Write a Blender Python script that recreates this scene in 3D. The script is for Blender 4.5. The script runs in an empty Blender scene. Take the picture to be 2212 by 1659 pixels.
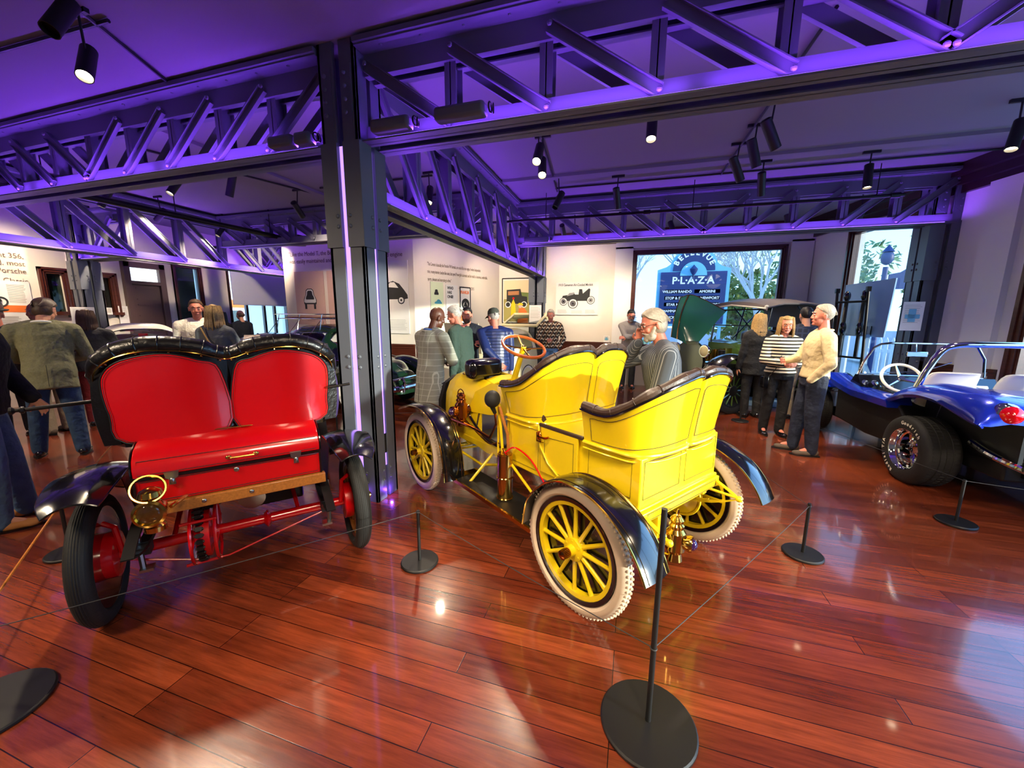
import bpy, math, random
import numpy as np
from mathutils import Vector as V, Matrix as M
from math import sin, cos, pi, radians as rad, atan2, hypot, sqrt
random.seed(7)
SC = bpy.context.scene
COL = SC.collection
# ---------------------------------------------------------------- camera
cd = bpy.data.cameras.new('camera'); cam = bpy.data.objects.new('camera', cd); COL.objects.link(cam)
def camera():
    yaw, pit, rol = rad(-17.2), rad(9.8), rad(-0.38)
    f = V((sin(yaw)*cos(pit), cos(yaw)*cos(pit), -sin(pit))); r = V((cos(yaw), -sin(yaw), 0)); d = f.cross(r)
    R = r*cos(rol)+d*sin(rol); D = -r*sin(rol)+d*cos(rol)
    cam.matrix_world = M(((R.x, -D.x, -f.x, 0), (R.y, -D.y, -f.y, 0), (R.z, -D.z, -f.z, 1.65), (0, 0, 0, 1)))
camera()
cd.sensor_width = 36; cd.lens = 835/2212*36; cd.clip_start = .02; cd.clip_end = 300
SC.camera = cam
vs = SC.view_settings; vs.view_transform = 'Standard'; vs.look = 'None'; vs.gamma = 1; vs.exposure = 0.2
# ---------------------------------------------------------------- world (clear cool daylight)
W = bpy.data.worlds.new('world'); SC.world = W; W.use_nodes = True
nt = W.node_tree; bg = nt.nodes['Background']
tc = nt.nodes.new('ShaderNodeTexCoord'); sp = nt.nodes.new('ShaderNodeSeparateXYZ'); rp = nt.nodes.new('ShaderNodeValToRGB')
nt.links.new(tc.outputs['Generated'], sp.inputs[0]); nt.links.new(sp.outputs['Z'], rp.inputs[0]); nt.links.new(rp.outputs[0], bg.inputs[0])
rp.color_ramp.elements[0].position = 0.0; rp.color_ramp.elements[0].color = (.42, .70, 1, 1)
rp.color_ramp.elements[1].position = .55; rp.color_ramp.elements[1].color = (.18, .45, 1, 1)
bg.inputs[1].default_value = 5.0
def lamp(kind, name, loc, energy, color, rot=None, target=None, **kw):
    l = bpy.data.lights.new(name, kind); l.energy = energy; l.color = color
    for k, x in kw.items(): setattr(l, k, x)
    o = bpy.data.objects.new(name, l); COL.objects.link(o); o.location = loc
    if target is not None: o.rotation_euler = (V(target)-V(loc)).to_track_quat('-Z', 'Y').to_euler()
    elif rot is not None: o.rotation_euler = rot
    return o
lamp('SUN', 'sun', (12, -2, 8), 8, (1, .93, .76), target=(12-10, -2+3.2, 8-1.55), angle=rad(1.2))
WARM = (1, .80, .56); PURP = (.24, .06, 1.0)
# daylight through the big glazed openings (portals of the sky)
# ---------------------------------------------------------------- mesh helpers
class G:
    def __init__(s): s.v = []; s.f = []; s.m = []; s.T = M.Identity(4); s.mi = 0
    def add(s, vs_, fs, mi=None):
        n = len(s.v); T = s.T
        s.v += [tuple(T @ V(p)) for p in vs_]; s.f += [tuple(i+n for i in f) for f in fs]
        s.m += [s.mi if mi is None else mi]*len(fs); return s
    def box(s, c, d, mi=None, R=None):
        c = V(c); h = [x/2 for x in d]; R = R or M.Identity(3)
        vs_ = [c+R@V((x*h[0], y*h[1], z*h[2])) for x in (-1, 1) for y in (-1, 1) for z in (-1, 1)]
        return s.add(vs_, [(0, 1, 3, 2), (4, 6, 7, 5), (0, 4, 5, 1), (2, 3, 7, 6), (0, 2, 6, 4), (1, 5, 7, 3)], mi)
    def bb(s, a, b, mi=None):
        return s.box([(a[i]+b[i])/2 for i in range(3)], [abs(b[i]-a[i]) for i in range(3)], mi)
    def rings(s, R_, closed=True, caps=(1, 1), mi=None, loop=False):
        n = len(R_[0]); vs_ = [p for r in R_ for p in r]; fs = []
        K = len(R_)
        for i in range(K if loop else K-1):
            a = i*n; b = ((i+1) % K)*n
            for j in range(n if closed else n-1):
                k = (j+1) % n; fs.append((a+j, a+k, b+k, b+j))
        if closed and not loop:
            if caps[0]: fs.append(tuple(range(n-1, -1, -1)))
            if caps[1]: fs.append(tuple(range((K-1)*n, K*n)))
        return s.add(vs_, fs, mi)
    def cyl(s, a, b, r0, r1=None, n=14, mi=None, caps=(1, 1)):
        r1 = r0 if r1 is None else r1; return s.tube([a, b], [r0, r1], n, mi=mi, caps=caps)
    def tube(s, P, r, n=8, mi=None, loop=False, caps=(1, 1), fl=1.0):
        P = [V(p) for p in P]; K = len(P); r = [r]*K if isinstance(r, (int, float)) else r
        R_ = []; up = None
        for i in range(K):
            if loop: t = P[(i+1) % K]-P[i-1]
            else: t = P[min(i+1, K-1)]-P[max(i-1, 0)]
            t.normalize()
            if up is None: up = V((0, 0, 1)) if abs(t.z) < .9 else V((1, 0, 0))
            x = t.cross(up)
            if x.length < 1e-4: x = t.orthogonal()
            x.normalize(); y = x.cross(t); up = y
            R_.append([P[i]+x*(r[i]*cos(2*pi*j/n))+y*(r[i]*fl*sin(2*pi*j/n)) for j in range(n)])
        return s.rings(R_, True, caps, mi, loop)
    def lathe(s, prof, o=(0, 0, 0), ax=(0, 0, 1), n=24, mi=None, caps=(1, 1)):
        o = V(o); a = V(ax).normalized(); x = a.orthogonal().normalized(); y = a.cross(x)
        return s.rings([[o+a*h+x*(r*cos(2*pi*j/n))+y*(r*sin(2*pi*j/n)) for j in range(n)] for r, h in prof], True, caps, mi)
    def torus(s, c, ax, R, r, n=32, k=8, mi=None):
        c = V(c); a = V(ax).normalized(); x = a.orthogonal().normalized(); y = a.cross(x)
        return s.rings([[c+(x*cos(t)+y*sin(t))*(R+r*cos(2*pi*j/k))+a*(r*sin(2*pi*j/k)) for j in range(k)] for t in [2*pi*i/n for i in range(n)]], True, mi=mi, loop=True)
    def ell(s, c, rr, n=16, k=10, mi=None, R=None):
        c = V(c); R = R or M.Identity(3); rr = (rr,)*3 if isinstance(rr, (int, float)) else rr
        R_ = []
        for i in range(k+1):
            t = pi*(.02+.96*i/k); R_.append([c+R@V((rr[0]*sin(t)*cos(2*pi*j/n), rr[1]*sin(t)*sin(2*pi*j/n), -rr[2]*cos(t))) for j in range(n)])
        return s.rings(R_, True, mi=mi)
    def cap(s, a, b, r0, r1=None, n=12, mi=None):
        a = V(a); b = V(b); r1 = r0 if r1 is None else r1; t = b-a; L = t.length
        if L < 1e-6: return s.ell(a, r0, n, 8, mi)
        t.normalize(); P = []; R_ = []
        for q in (80, 50, 20): P.append(a-t*(r0*sin(rad(q)))); R_.append(r0*cos(rad(q)))
        P.append(a+t*L*.02); R_.append(r0); P.append(a+t*L*.98); R_.append(r1)
        for q in (20, 50, 80): P.append(b+t*(r1*sin(rad(q)))); R_.append(r1*cos(rad(q)))
        x = t.orthogonal().normalized(); y = t.cross(x)
        return s.rings([[p+x*(r*cos(2*pi*j/n))+y*(r*sin(2*pi*j/n)) for j in range(n)] for p, r in zip(P, R_)], True, mi=mi)
    def prism(s, poly, o, ux, uy, d, mi=None):
        o, ux, uy = V(o), V(ux), V(uy); w = ux.cross(uy).normalized()*d; n = len(poly)
        a = [o+ux*p[0]+uy*p[1] for p in poly]; b = [p+w for p in a]
        return s.add(a+b, [tuple(range(n-1, -1, -1)), tuple(range(n, 2*n))]+[(i, (i+1) % n, n+(i+1) % n, n+i) for i in range(n)], mi)
    def grid(s, rows, mi=None): return s.rings(rows, closed=False, mi=mi)
    def shell(s, rows, th, mi=None):
        """open grid given thickness along its normals"""
        n = len(rows); m = len(rows[0]); R_ = [[V(p) for p in r] for r in rows]; off = []
        for i in range(n):
            o = []
            for j in range(m):
                du = R_[min(i+1, n-1)][j]-R_[max(i-1, 0)][j]; dv = R_[i][min(j+1, m-1)]-R_[i][max(j-1, 0)]
                q = du.cross(dv); q = q.normalized() if q.length > 1e-9 else V((0, 0, 1)); o.append(R_[i][j]+q*th)
            off.append(o)
        vs_ = [p for r in R_ for p in r]+[p for r in off for p in r]; N = n*m; fs = []
        for i in range(n-1):
            for j in range(m-1):
                a = i*m+j; fs += [(a, a+1, a+m+1, a+m), (N+a, N+a+m, N+a+m+1, N+a+1)]
        for i in range(n-1):
            for j in (0, m-1):
                a = i*m+j; fs.append((a, a+m, N+a+m, N+a))
        for j in range(m-1):
            for i in (0, n-1):
                a = i*m+j; fs.append((a, a+1, N+a+1, N+a))
        return s.add(vs_, fs, mi)
def obj(name, g, mats, parent=None, smooth=True, bevel=0, sub=0, remesh=0, fix=True, sm=6, ang=35, label=None):
    me = bpy.data.meshes.new(name); me.from_pydata(g.v, [], g.f)
    mats = mats if isinstance(mats, (list, tuple)) else [mats]
    for m in mats: me.materials.append(m)
    if len(mats) > 1: me.polygons.foreach_set('material_index', g.m)
    if fix:
        import bmesh
        b = bmesh.new(); b.from_mesh(me); bmesh.ops.recalc_face_normals(b, faces=b.faces); b.to_mesh(me); b.free()
    if smooth:
        me.polygons.foreach_set('use_smooth', [True]*len(me.polygons))
        if not sub and not remesh: me.set_sharp_from_angle(angle=rad(ang))
    me.update()
    o = bpy.data.objects.new(name, me); COL.objects.link(o)
    if parent: o.parent = parent
    if label: o['label'] = label
    if remesh:
        md = o.modifiers.new('r', 'REMESH'); md.mode = 'VOXEL'; md.voxel_size = remesh; md.use_smooth_shade = True
        if sm: md = o.modifiers.new('s', 'SMOOTH'); md.iterations = sm; md.factor = .5
    if bevel: md = o.modifiers.new('b', 'BEVEL'); md.width = bevel; md.segments = 2; md.limit_method = 'ANGLE'; md.angle_limit = rad(40)
    if sub: md = o.modifiers.new('u', 'SUBSURF'); md.levels = sub; md.render_levels = sub
    return o
def tag(o, label, cat, group=None):
    o['label'] = label; o['category'] = cat
    if group: o['group'] = group
    return o
def thing(name, label, cat, loc=(0, 0, 0), rz=0, group=None):
    o = bpy.data.objects.new(name, None); COL.objects.link(o); o.location = loc; o.rotation_euler = (0, 0, rz); o.empty_display_size = .1
    return tag(o, label, cat, group)
def struct(name, g, m, **k):
    o = obj(name, g, m, **k); o['kind'] = 'structure'; return o
def dup(root, loc=None, rz=None, label=None, group=None):
    r = root.copy(); COL.objects.link(r)
    if loc is not None: r.location = loc
    if rz is not None: r.rotation_euler = (0, 0, rz)
    if label: r['label'] = label
    if group: r['group'] = group
    for ch in list(root.children):
        c = ch.copy(); COL.objects.link(c); c.parent = r
        for q in list(ch.children):
            d = q.copy(); COL.objects.link(d); d.parent = c
    return r
def cr(P, n=6, closed=False):
    """Catmull-Rom resample"""
    P = [V(p) for p in P]; K = len(P); out = []
    for i in range(K if closed else K-1):
        a = P[i-1] if (closed or i > 0) else P[0]*2-P[1]; b = P[i]; c = P[(i+1) % K]; d = P[(i+2) % K] if (closed or i+2 < K) else P[-1]*2-P[-2]
        for j in range(n):
            t = j/n; out.append(.5*((2*b)+(c-a)*t+(2*a-5*b+4*c-d)*t*t+(3*b-a-3*c+d)*t**3))
    if not closed: out.append(P[-1])
    return out
def arc(c, r, a0, a1, n=12, ux=(1, 0, 0), uy=(0, 0, 1)):
    c, ux, uy = V(c), V(ux), V(uy); return [c+ux*(r*cos(rad(a0+(a1-a0)*i/n)))+uy*(r*sin(rad(a0+(a1-a0)*i/n))) for i in range(n+1)]
# ---------------------------------------------------------------- materials
def L(h):
    c = [int(h[i:i+2], 16)/255 for i in (0, 2, 4)]
    return tuple([x/12.92 if x < .04045 else ((x+.055)/1.055)**2.4 for x in c]+[1])
def mat(name, col, rough=.5, metal=0, coat=0, bump=0, bs=60, var=0, vs=8, emit=0, spec=.5, stretch=None, alpha=1, trans=0, flake=0, bd=.01):
    m = bpy.data.materials.new(name); m.use_nodes = True; n = m.node_tree.nodes; l = m.node_tree.links; b = n['Principled BSDF']
    c = L(col) if isinstance(col, str) else tuple(col)+((1,) if len(col) == 3 else ())
    b.inputs['Base Color'].default_value = c; b.inputs['Roughness'].default_value = rough; b.inputs['Metallic'].default_value = metal
    b.inputs['Coat Weight'].default_value = coat; b.inputs['Coat Roughness'].default_value = .06; b.inputs['Specular IOR Level'].default_value = spec
    if trans: b.inputs['Transmission Weight'].default_value = trans
    if alpha < 1: b.inputs['Alpha'].default_value = alpha
    if emit: b.inputs['Emission Color'].default_value = c; b.inputs['Emission Strength'].default_value = emit
    t = n.new('ShaderNodeTexCoord'); mp = n.new('ShaderNodeMapping'); l.new(t.outputs['Object'], mp.inputs[0])
    if stretch: mp.inputs['Scale'].default_value = stretch
    if var:
        x = n.new('ShaderNodeTexNoise'); x.inputs['Scale'].default_value = vs; x.inputs['Detail'].default_value = 4; l.new(mp.outputs[0], x.inputs[0])
        r = n.new('ShaderNodeMapRange'); r.inputs[1].default_value = .3; r.inputs[2].default_value = .7; r.inputs[3].default_value = 1-var; r.inputs[4].default_value = 1+var; l.new(x.outputs[0], r.inputs[0])
        h = n.new('ShaderNodeHueSaturation'); h.inputs['Color'].default_value = c; l.new(r.outputs[0], h.inputs['Value']); l.new(h.outputs[0], b.inputs['Base Color'])
    if flake:
        x = n.new('ShaderNodeTexVoronoi'); x.inputs['Scale'].default_value = 350; l.new(t.outputs['Object'], x.inputs[0])
        bp = n.new('ShaderNodeBump'); bp.inputs['Strength'].default_value = flake; bp.inputs['Distance'].default_value = .002; l.new(x.outputs['Color'], bp.inputs['Height']); l.new(bp.outputs[0], b.inputs['Normal'])
    if bump:
        x = n.new('ShaderNodeTexNoise'); x.inputs['Scale'].default_value = bs; x.inputs['Detail'].default_value = 3; l.new(mp.outputs[0], x.inputs[0])
        bp = n.new('ShaderNodeBump'); bp.inputs['Strength'].default_value = bump; bp.inputs['Distance'].default_value = bd; l.new(x.outputs[0], bp.inputs['Height']); l.new(bp.outputs[0], b.inputs['Normal'])
    return m
def pattern(name, kind, c1, c2, scale, rough=.85, ax='z', width=.5, c3=None):
    """striped / checked / zigzag cloth"""
    m = mat(name, c1, rough); n = m.node_tree.nodes; l = m.node_tree.links; b = n['Principled BSDF']
    t = n.new('ShaderNodeTexCoord'); s = n.new('ShaderNodeSeparateXYZ'); l.new(t.outputs['Object'], s.inputs[0])
    def line(sock, sc, w):
        a = n.new('ShaderNodeMath'); a.operation = 'MULTIPLY'; a.inputs[1].default_value = sc; l.new(sock, a.inputs[0])
        f = n.new('ShaderNodeMath'); f.operation = 'FRACT'; l.new(a.outputs[0], f.inputs[0])
        g = n.new('ShaderNodeMath'); g.operation = 'LESS_THAN'; g.inputs[1].default_value = w; l.new(f.outputs[0], g.inputs[0]); return g.outputs[0]
    def op(o, a, b_):
        q = n.new('ShaderNodeMath'); q.operation = o
        for i, x in enumerate((a, b_)):
            if isinstance(x, (int, float)): q.inputs[i].default_value = x
            else: l.new(x, q.inputs[i])
        return q.outputs[0]
    X, Y, Z = s.outputs
    if kind == 'stripe': fac = line(Z if ax == 'z' else op('ADD', X, Y) if ax == 'xy' else Y, scale, width)
    elif kind == 'check': fac = op('MAXIMUM', line(Z, scale, width), line(op('ADD', Y, op('MULTIPLY', X, .6)), scale, width))
    elif kind == 'zig':
        tri = op('PINGPONG', op('MULTIPLY', Y, scale*1.3), .5); fac = line(op('ADD', Z, op('MULTIPLY', tri, .8/scale)), scale, width)
    mx = n.new('ShaderNodeMix'); mx.data_type = 'RGBA'; mx.inputs['A'].default_value = L(c1); mx.inputs['B'].default_value = L(c2); l.new(fac, mx.inputs['Factor']); out = mx.outputs['Result']
    if c3:
        m2 = n.new('ShaderNodeMix'); m2.data_type = 'RGBA'; l.new(out, m2.inputs['A']); m2.inputs['B'].default_value = L(c3); l.new(line(op('SUBTRACT', Y, op('MULTIPLY', Z, .5)), scale*.8, .3), m2.inputs['Factor']); out = m2.outputs['Result']
    l.new(out, b.inputs['Base Color']); return m
MT = {}
def mk(k, *a, **kw): MT[k] = mat(k, *a, **kw)
for a in [('red', 'C8060F', dict(rough=.22, coat=.8)), ('yellow', 'DEBF10', dict(rough=.3, coat=.6)), ('black', '08080A', dict(rough=.18, coat=.8)), ('matblack', '0D0D0E', dict(rough=.5)),
    ('leather', '0C0B0D', dict(rough=.3, bump=.35, bs=40)), ('brownleather', '3A2A20', dict(rough=.42, bump=.3, bs=40)), ('brass', 'C9A250', dict(rough=.16, metal=1)), ('copper', 'B8763A', dict(rough=.14, metal=1)), ('chrome', 'D8DADC', dict(rough=.06, metal=1)),
    ('steel', '9A9A98', dict(rough=.3, metal=1)), ('darkmetal', '2A2828', dict(rough=.4, metal=.8)), ('rubber', '141414', dict(rough=.7, bump=.2)), ('creamtyre', 'CDB89E', dict(rough=.6, var=.08)), ('whitewall', 'E6E2D6', dict(rough=.5)),
    ('wood', 'A8682A', dict(rough=.35, coat=.4, var=.2, vs=12, stretch=(1, 8, 8))), ('wheelwood', '9A4A18', dict(rough=.25, coat=.7, var=.15, vs=20)), ('truss', '5C5C68', dict(rough=.5)), ('column', '565B66', dict(rough=.42, bump=.05, bs=200)),
    ('wall', 'DCD3C4', dict(rough=.9, var=.03, vs=2)), ('wallgrey', 'E4E2DC', dict(rough=.9)), ('ceil', '7E7880', dict(rough=.9)), ('trim', '4A1F12', dict(rough=.35, coat=.3, var=.2, vs=6, stretch=(1, 1, 6))), ('darktrim', '2A1510', dict(rough=.4, coat=.3)),
    ('white', 'E8E6E0', dict(rough=.6)), ('paper', 'D8D5CE', dict(rough=.7)), ('cream', 'E6DCAE', dict(rough=.25, coat=.6)), ('ivory', 'E9E4D2', dict(rough=.3, coat=.4)), ('green', '0F2A16', dict(rough=.2, coat=.8)), ('touring', '3F5A2C', dict(rough=.2, coat=.8)),
    ('hoodgreen', '1E5040', dict(rough=.15, coat=.9)), ('blue', '0A2FC8', dict(rough=.22, coat=1, flake=.5, metal=.4)), ('canvas', '6E6260', dict(rough=.6)), ('redlens', 'D00812', dict(rough=.1, coat=1)), ('skin', 'C88C6E', dict(rough=.5, var=.06, vs=30)), ('darkskin', '5A3220', dict(rough=.45)),
    ('pinkskin', 'D0806A', dict(rough=.5, var=.06, vs=30)), ('greyhair', 'A8A29A', dict(rough=.6, var=.3, vs=60)), ('whitehair', 'A39B8C', dict(rough=.6, var=.2, vs=60)), ('blond', '9A7C4C', dict(rough=.5, var=.35, vs=60)), ('brownhair', '4A3424', dict(rough=.55, var=.35, vs=60)), ('darkhair', '17110E', dict(rough=.5)),
    ('eyewhite', 'E0DAD2', dict(rough=.2)), ('iris', '201810', dict(rough=.2)), ('lips', '9A4A42', dict(rough=.5)), ('orange', 'D86A20', dict(rough=.6)), ('signblue', '1B2F66', dict(rough=.5)), ('signcyan', '6FB4CF', dict(rough=.5)),
    ('bark', 'DCD4CC', dict(rough=.9)), ('leaf', '7E9A62', dict(rough=.8, var=.3, vs=3)), ('asphalt', '8A9096', dict(rough=.9)), ('fencewhite', 'F0F2F2', dict(rough=.7)), ('shade', 'D8DCE0', dict(rough=.8)), ('greenshade', '1E2E28', dict(rough=.8)), ('doorwood', '5A4440', dict(rough=.45)),
    ('rope', '2A2A2C', dict(rough=.6)), ('panelblue', '9CC4E6', dict(rough=.6)), ('ink', '1A1A1A', dict(rough=.7)), ('textbrown', '6E5A48', dict(rough=.8)), ('posterpink', 'C9A595', dict(rough=.7)), ('purplelens', '2A1440', dict(rough=.08, coat=1)), ('lampcream', 'D8CC90', dict(rough=.15, coat=1))]:
    mk(a[0], a[1], **a[2])
MT['led'] = mat('led', (.30, .12, 1, 1), emit=1.6); MT['lampglow'] = mat('lampglow', (1, .82, .55, 1), emit=22)
MT['transom'] = mat('transom', (.8, .92, 1, 1), emit=1.6, rough=.3)  # pane glows by itself, daylight through it put into the material
def glassmat(name, tint, fac=.12):
    m = bpy.data.materials.new(name); m.use_nodes = True; n = m.node_tree.nodes; l = m.node_tree.links; n.clear()
    o = n.new('ShaderNodeOutputMaterial'); t = n.new('ShaderNodeBsdfTransparent'); g = n.new('ShaderNodeBsdfGlossy'); x = n.new('ShaderNodeMixShader'); fr = n.new('ShaderNodeFresnel')
    t.inputs[0].default_value = tint; g.inputs['Roughness'].default_value = .02; fr.inputs[0].default_value = 1.45
    ge = n.new('ShaderNodeNewGeometry'); ml = n.new('ShaderNodeMath'); ml.operation = 'MULTIPLY'; sb = n.new('ShaderNodeMath'); sb.operation = 'SUBTRACT'; sb.inputs[0].default_value = 1; l.new(ge.outputs['Backfacing'], sb.inputs[1]); l.new(fr.outputs[0], ml.inputs[0]); l.new(sb.outputs[0], ml.inputs[1]); l.new(ml.outputs[0], x.inputs[0]); l.new(t.outputs[0], x.inputs[1]); l.new(g.outputs[0], x.inputs[2]); l.new(x.outputs[0], o.inputs[0]); return m
MT['glass'] = glassmat('glass', (.93, .97, .98, 1)); MT['dimglass'] = glassmat('dimglass', (.66, .68, .68, 1)); MT['darkglass'] = glassmat('darkglass', (.45, .5, .5, 1))  # plaza and bay pane tint added to dim the bright outdoors
def floor_mat():
    m = mat('floorboards', '7A2A18', .2, coat=.6); n = m.node_tree.nodes; l = m.node_tree.links; b = n['Principled BSDF']
    t = n.new('ShaderNodeTexCoord'); br = n.new('ShaderNodeTexBrick'); l.new(t.outputs['Object'], br.inputs[0])
    for k, x in (('Scale', 1), ('Mortar Size', .0022), ('Mortar Smooth', .3), ('Bias', 0), ('Brick Width', 1.9), ('Row Height', .118)): br.inputs[k].default_value = x
    br.inputs['Color1'].default_value = L('5A2313'); br.inputs['Color2'].default_value = L('80391F'); br.inputs['Mortar'].default_value = L('1C0704'); br.offset = .37; br.offset_frequency = 3
    mp = n.new('ShaderNodeMapping'); l.new(t.outputs['Object'], mp.inputs[0]); mp.inputs['Scale'].default_value = (.7, 9, 1)
    x = n.new('ShaderNodeTexNoise'); x.inputs['Scale'].default_value = 4; x.inputs['Detail'].default_value = 8; x.inputs['Roughness'].default_value = .65; l.new(mp.outputs[0], x.inputs[0])
    r = n.new('ShaderNodeMapRange'); r.inputs[1].default_value = .3; r.inputs[2].default_value = .72; r.inputs[3].default_value = .55; r.inputs[4].default_value = 1.45; l.new(x.outputs[0], r.inputs[0])
    h = n.new('ShaderNodeHueSaturation'); l.new(br.outputs['Color'], h.inputs['Color']); l.new(r.outputs[0], h.inputs['Value']); l.new(h.outputs[0], b.inputs['Base Color'])
    x2 = n.new('ShaderNodeTexNoise'); x2.inputs['Scale'].default_value = 3; x2.inputs['Detail'].default_value = 5; l.new(t.outputs['Object'], x2.inputs[0])
    r2 = n.new('ShaderNodeMapRange'); r2.inputs[3].default_value = .12; r2.inputs[4].default_value = .34; l.new(x2.outputs[0], r2.inputs[0]); l.new(r2.outputs[0], b.inputs['Roughness'])
    bp = n.new('ShaderNodeBump'); bp.inputs['Strength'].default_value = .12; bp.inputs['Distance'].default_value = .004
    a = n.new('ShaderNodeMath'); a.operation = 'SUBTRACT'; l.new(x.outputs[0], a.inputs[0]); l.new(br.outputs['Fac'], a.inputs[1]); l.new(a.outputs[0], bp.inputs['Height']); l.new(bp.outputs[0], b.inputs['Normal'])
    return m
MT['floor'] = floor_mat()
FONT = None
def text(name, s, size, m, parent, loc, ux, uz, ext=.001, align='LEFT', sx=1.0, bold=0):
    """raised lettering as a mesh: ux = reading direction, uz = up"""
    c = bpy.data.curves.new('t', 'FONT'); c.body = s; c.size = size; c.extrude = ext; c.align_x = align; c.space_line = 1.1; c.offset = bold; c.resolution_u = 3
    o = bpy.data.objects.new('t', c); COL.objects.link(o); bpy.context.view_layer.update()
    me = bpy.data.meshes.new_from_object(o); bpy.data.objects.remove(o); me.materials.clear(); me.materials.append(m); me.name = name
    ux = V(ux).normalized(); uz = V(uz).normalized(); w = ux.cross(uz)
    T = M(((ux.x*sx, uz.x, w.x, loc[0]), (ux.y*sx, uz.y, w.y, loc[1]), (ux.z*sx, uz.z, w.z, loc[2]), (0, 0, 0, 1)))
    me.transform(T); q = bpy.data.objects.new(name, me); COL.objects.link(q)
    if parent: q.parent = parent
    return q
# ================================================================ ROOM
RX = lambda y: 3.5+(10-y)*.223                     # the right wall runs slightly outward towards the viewer
CZ = 3.68
PLAN = [(-10.7, -4.2), (RX(-4.2)+.1, -4.2), (RX(10.2)+.1, 10.2), (-10.7, 10.2)]
g = G(); g.prism(PLAN, (0, 0, -.12), (1, 0, 0), (0, 1, 0), .12); struct('floor', g, MT['floor'], smooth=False)
g = G(); g.prism(PLAN, (0, 0, CZ), (1, 0, 0), (0, 1, 0), .15); struct('ceiling', g, MT['ceil'], smooth=False)
g = G()
for y in (5.9,): g.bb((-2, y, CZ-.04), (3.9, y+.12, CZ))
for x in (-5.2,): g.bb((x, 3.2, CZ-.04), (x+.12, 9.5, CZ))
struct('trim_1', g, MT['ceil'], smooth=False)
def holes(a, b, z0, z1, hs):
    """rect segments of a wall from a to b along s leaving holes (s0,s1,z0,z1)"""
    out = []; s = a
    for h in sorted(hs):
        if h[0] > s: out.append((s, h[0], z0, z1))
        if h[2] > z0: out.append((h[0], h[1], z0, h[2]))
        if h[3] < z1: out.append((h[0], h[1], h[3], z1))
        s = h[1]
    if s < b: out.append((s, b, z0, z1))
    return out
def wallseg(name, p, q, th, hs, m, z0=0, z1=CZ):
    p = V((*p, 0)); q = V((*q, 0)); d = (q-p); Ln = d.length; d.normalize(); nrm = V((0, 0, 1)).cross(d)
    R = M((d, nrm, V((0, 0, 1)))).transposed(); g = G()
    for s0, s1, a, b in holes(0, Ln, z0, z1, hs): g.box(p+d*(s0+s1)/2+nrm*th/2+V((0, 0, (a+b)/2)), (s1-s0, th, b-a), R=R)
    return struct(name, g, m, smooth=False)
def frame_local(p, q): 
    p = V((*p, 0)); q = V((*q, 0)); d = (q-p).normalized(); return p, d, V((0, 0, 1)).cross(d)
def window(name, p, q, s0, s1, z0, z1, fw=.09, dp=.14, mull=(), rails=(), m='trim', glass='glass', parts=True, inset=.05):
    """frame + glass in the wall from p to q (nrm side = outside)"""
    p, d, nr = frame_local(p, q); R = M((d, nr, V((0, 0, 1)))).transposed(); g = G()
    def B(a, b, c, e, o0, o1): g.box(p+d*(a+b)/2+nr*(o0+o1)/2+V((0, 0, (c+e)/2)), (b-a, o1-o0, e-c), R=R)
    for k, (w, o0) in enumerate(((fw, -.02), (fw*.72, -.045), (fw*.35, -.065))):
        B(s0-fw+w*0, s0-fw+w, z0-fw, z1+fw, o0, dp*.6); B(s1+fw-w, s1+fw, z0-fw, z1+fw, o0, dp*.6); B(s0-fw, s1+fw, z1+fw-w, z1+fw, o0, dp*.6)
    B(s0-fw-.03, s1+fw+.03, z0-fw*.6, z0, -.08, dp*.6)
    for a in mull: B(a-.035, a+.035, z0, z1, .0, .07)
    for c in rails: B(s0, s1, c-.03, c+.03, .0, .07)
    w = struct(name, g, MT[m], smooth=False)
    if glass:
        g = G(); g.box(p+d*(s0+s1)/2+nr*inset+V((0, 0, (z0+z1)/2)), (s1-s0, .006, z1-z0), R=R); o = obj('pane', g, MT[glass], w, smooth=False)
    return w
# far wall with the large plaza window
FA, FB = (-3.5, 10.0), (3.55, 10.0)
wallseg('wall_far', (-12.5, 10.0), (3.65, 10.0), .2, [(12.45, 15.5, 1.0, 3.17)], MT['wall'])
g = G(); g.bb((-.5, 9.9, 0), (-.1, 10, 3.3)); g.bb((3.1, 9.9, 0), (3.5, 10, 3.3)); g.bb((-.5, 9.9, 3.26), (3.6, 10, 3.4)); struct('trim_2', g, MT['wallgrey'], smooth=False)
window('window_1', (-12.5, 10.0), (5.5, 10.0), 12.5, 15.45, 1.03, 3.12, fw=.1, glass='dimglass')
g = G()
for z, d, h in ((3.40, .05, .1), (3.5, .1, .09), (3.59, .16, .09)): g.bb((-3.45, 10-d, z), (3.45, 10, z+h)); 
struct('trim_3', g, MT['trim'], smooth=False, bevel=.01)
def wains(name, p, q, s0, s1, h=1.05, base=.16):
    p, d, nr = frame_local(p, q); R = M((d, nr, V((0, 0, 1)))).transposed(); g = G()
    def B(c, e, o): g.box(p+d*(s0+s1)/2-nr*o/2+V((0, 0, (c+e)/2)), (s1-s0, o, e-c), R=R)
    B(0, h, .02); B(0, base, .035); B(h-.04, h, .05); B(h-.09, h-.05, .035)
    for i in range(5): B(.24+i*.14, .27+i*.14, .032)
    return struct(name, g, MT['trim'], smooth=False)
wains('trim_4', (-3.5, 10), (3.5, 10), 0, 3.0); 
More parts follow.
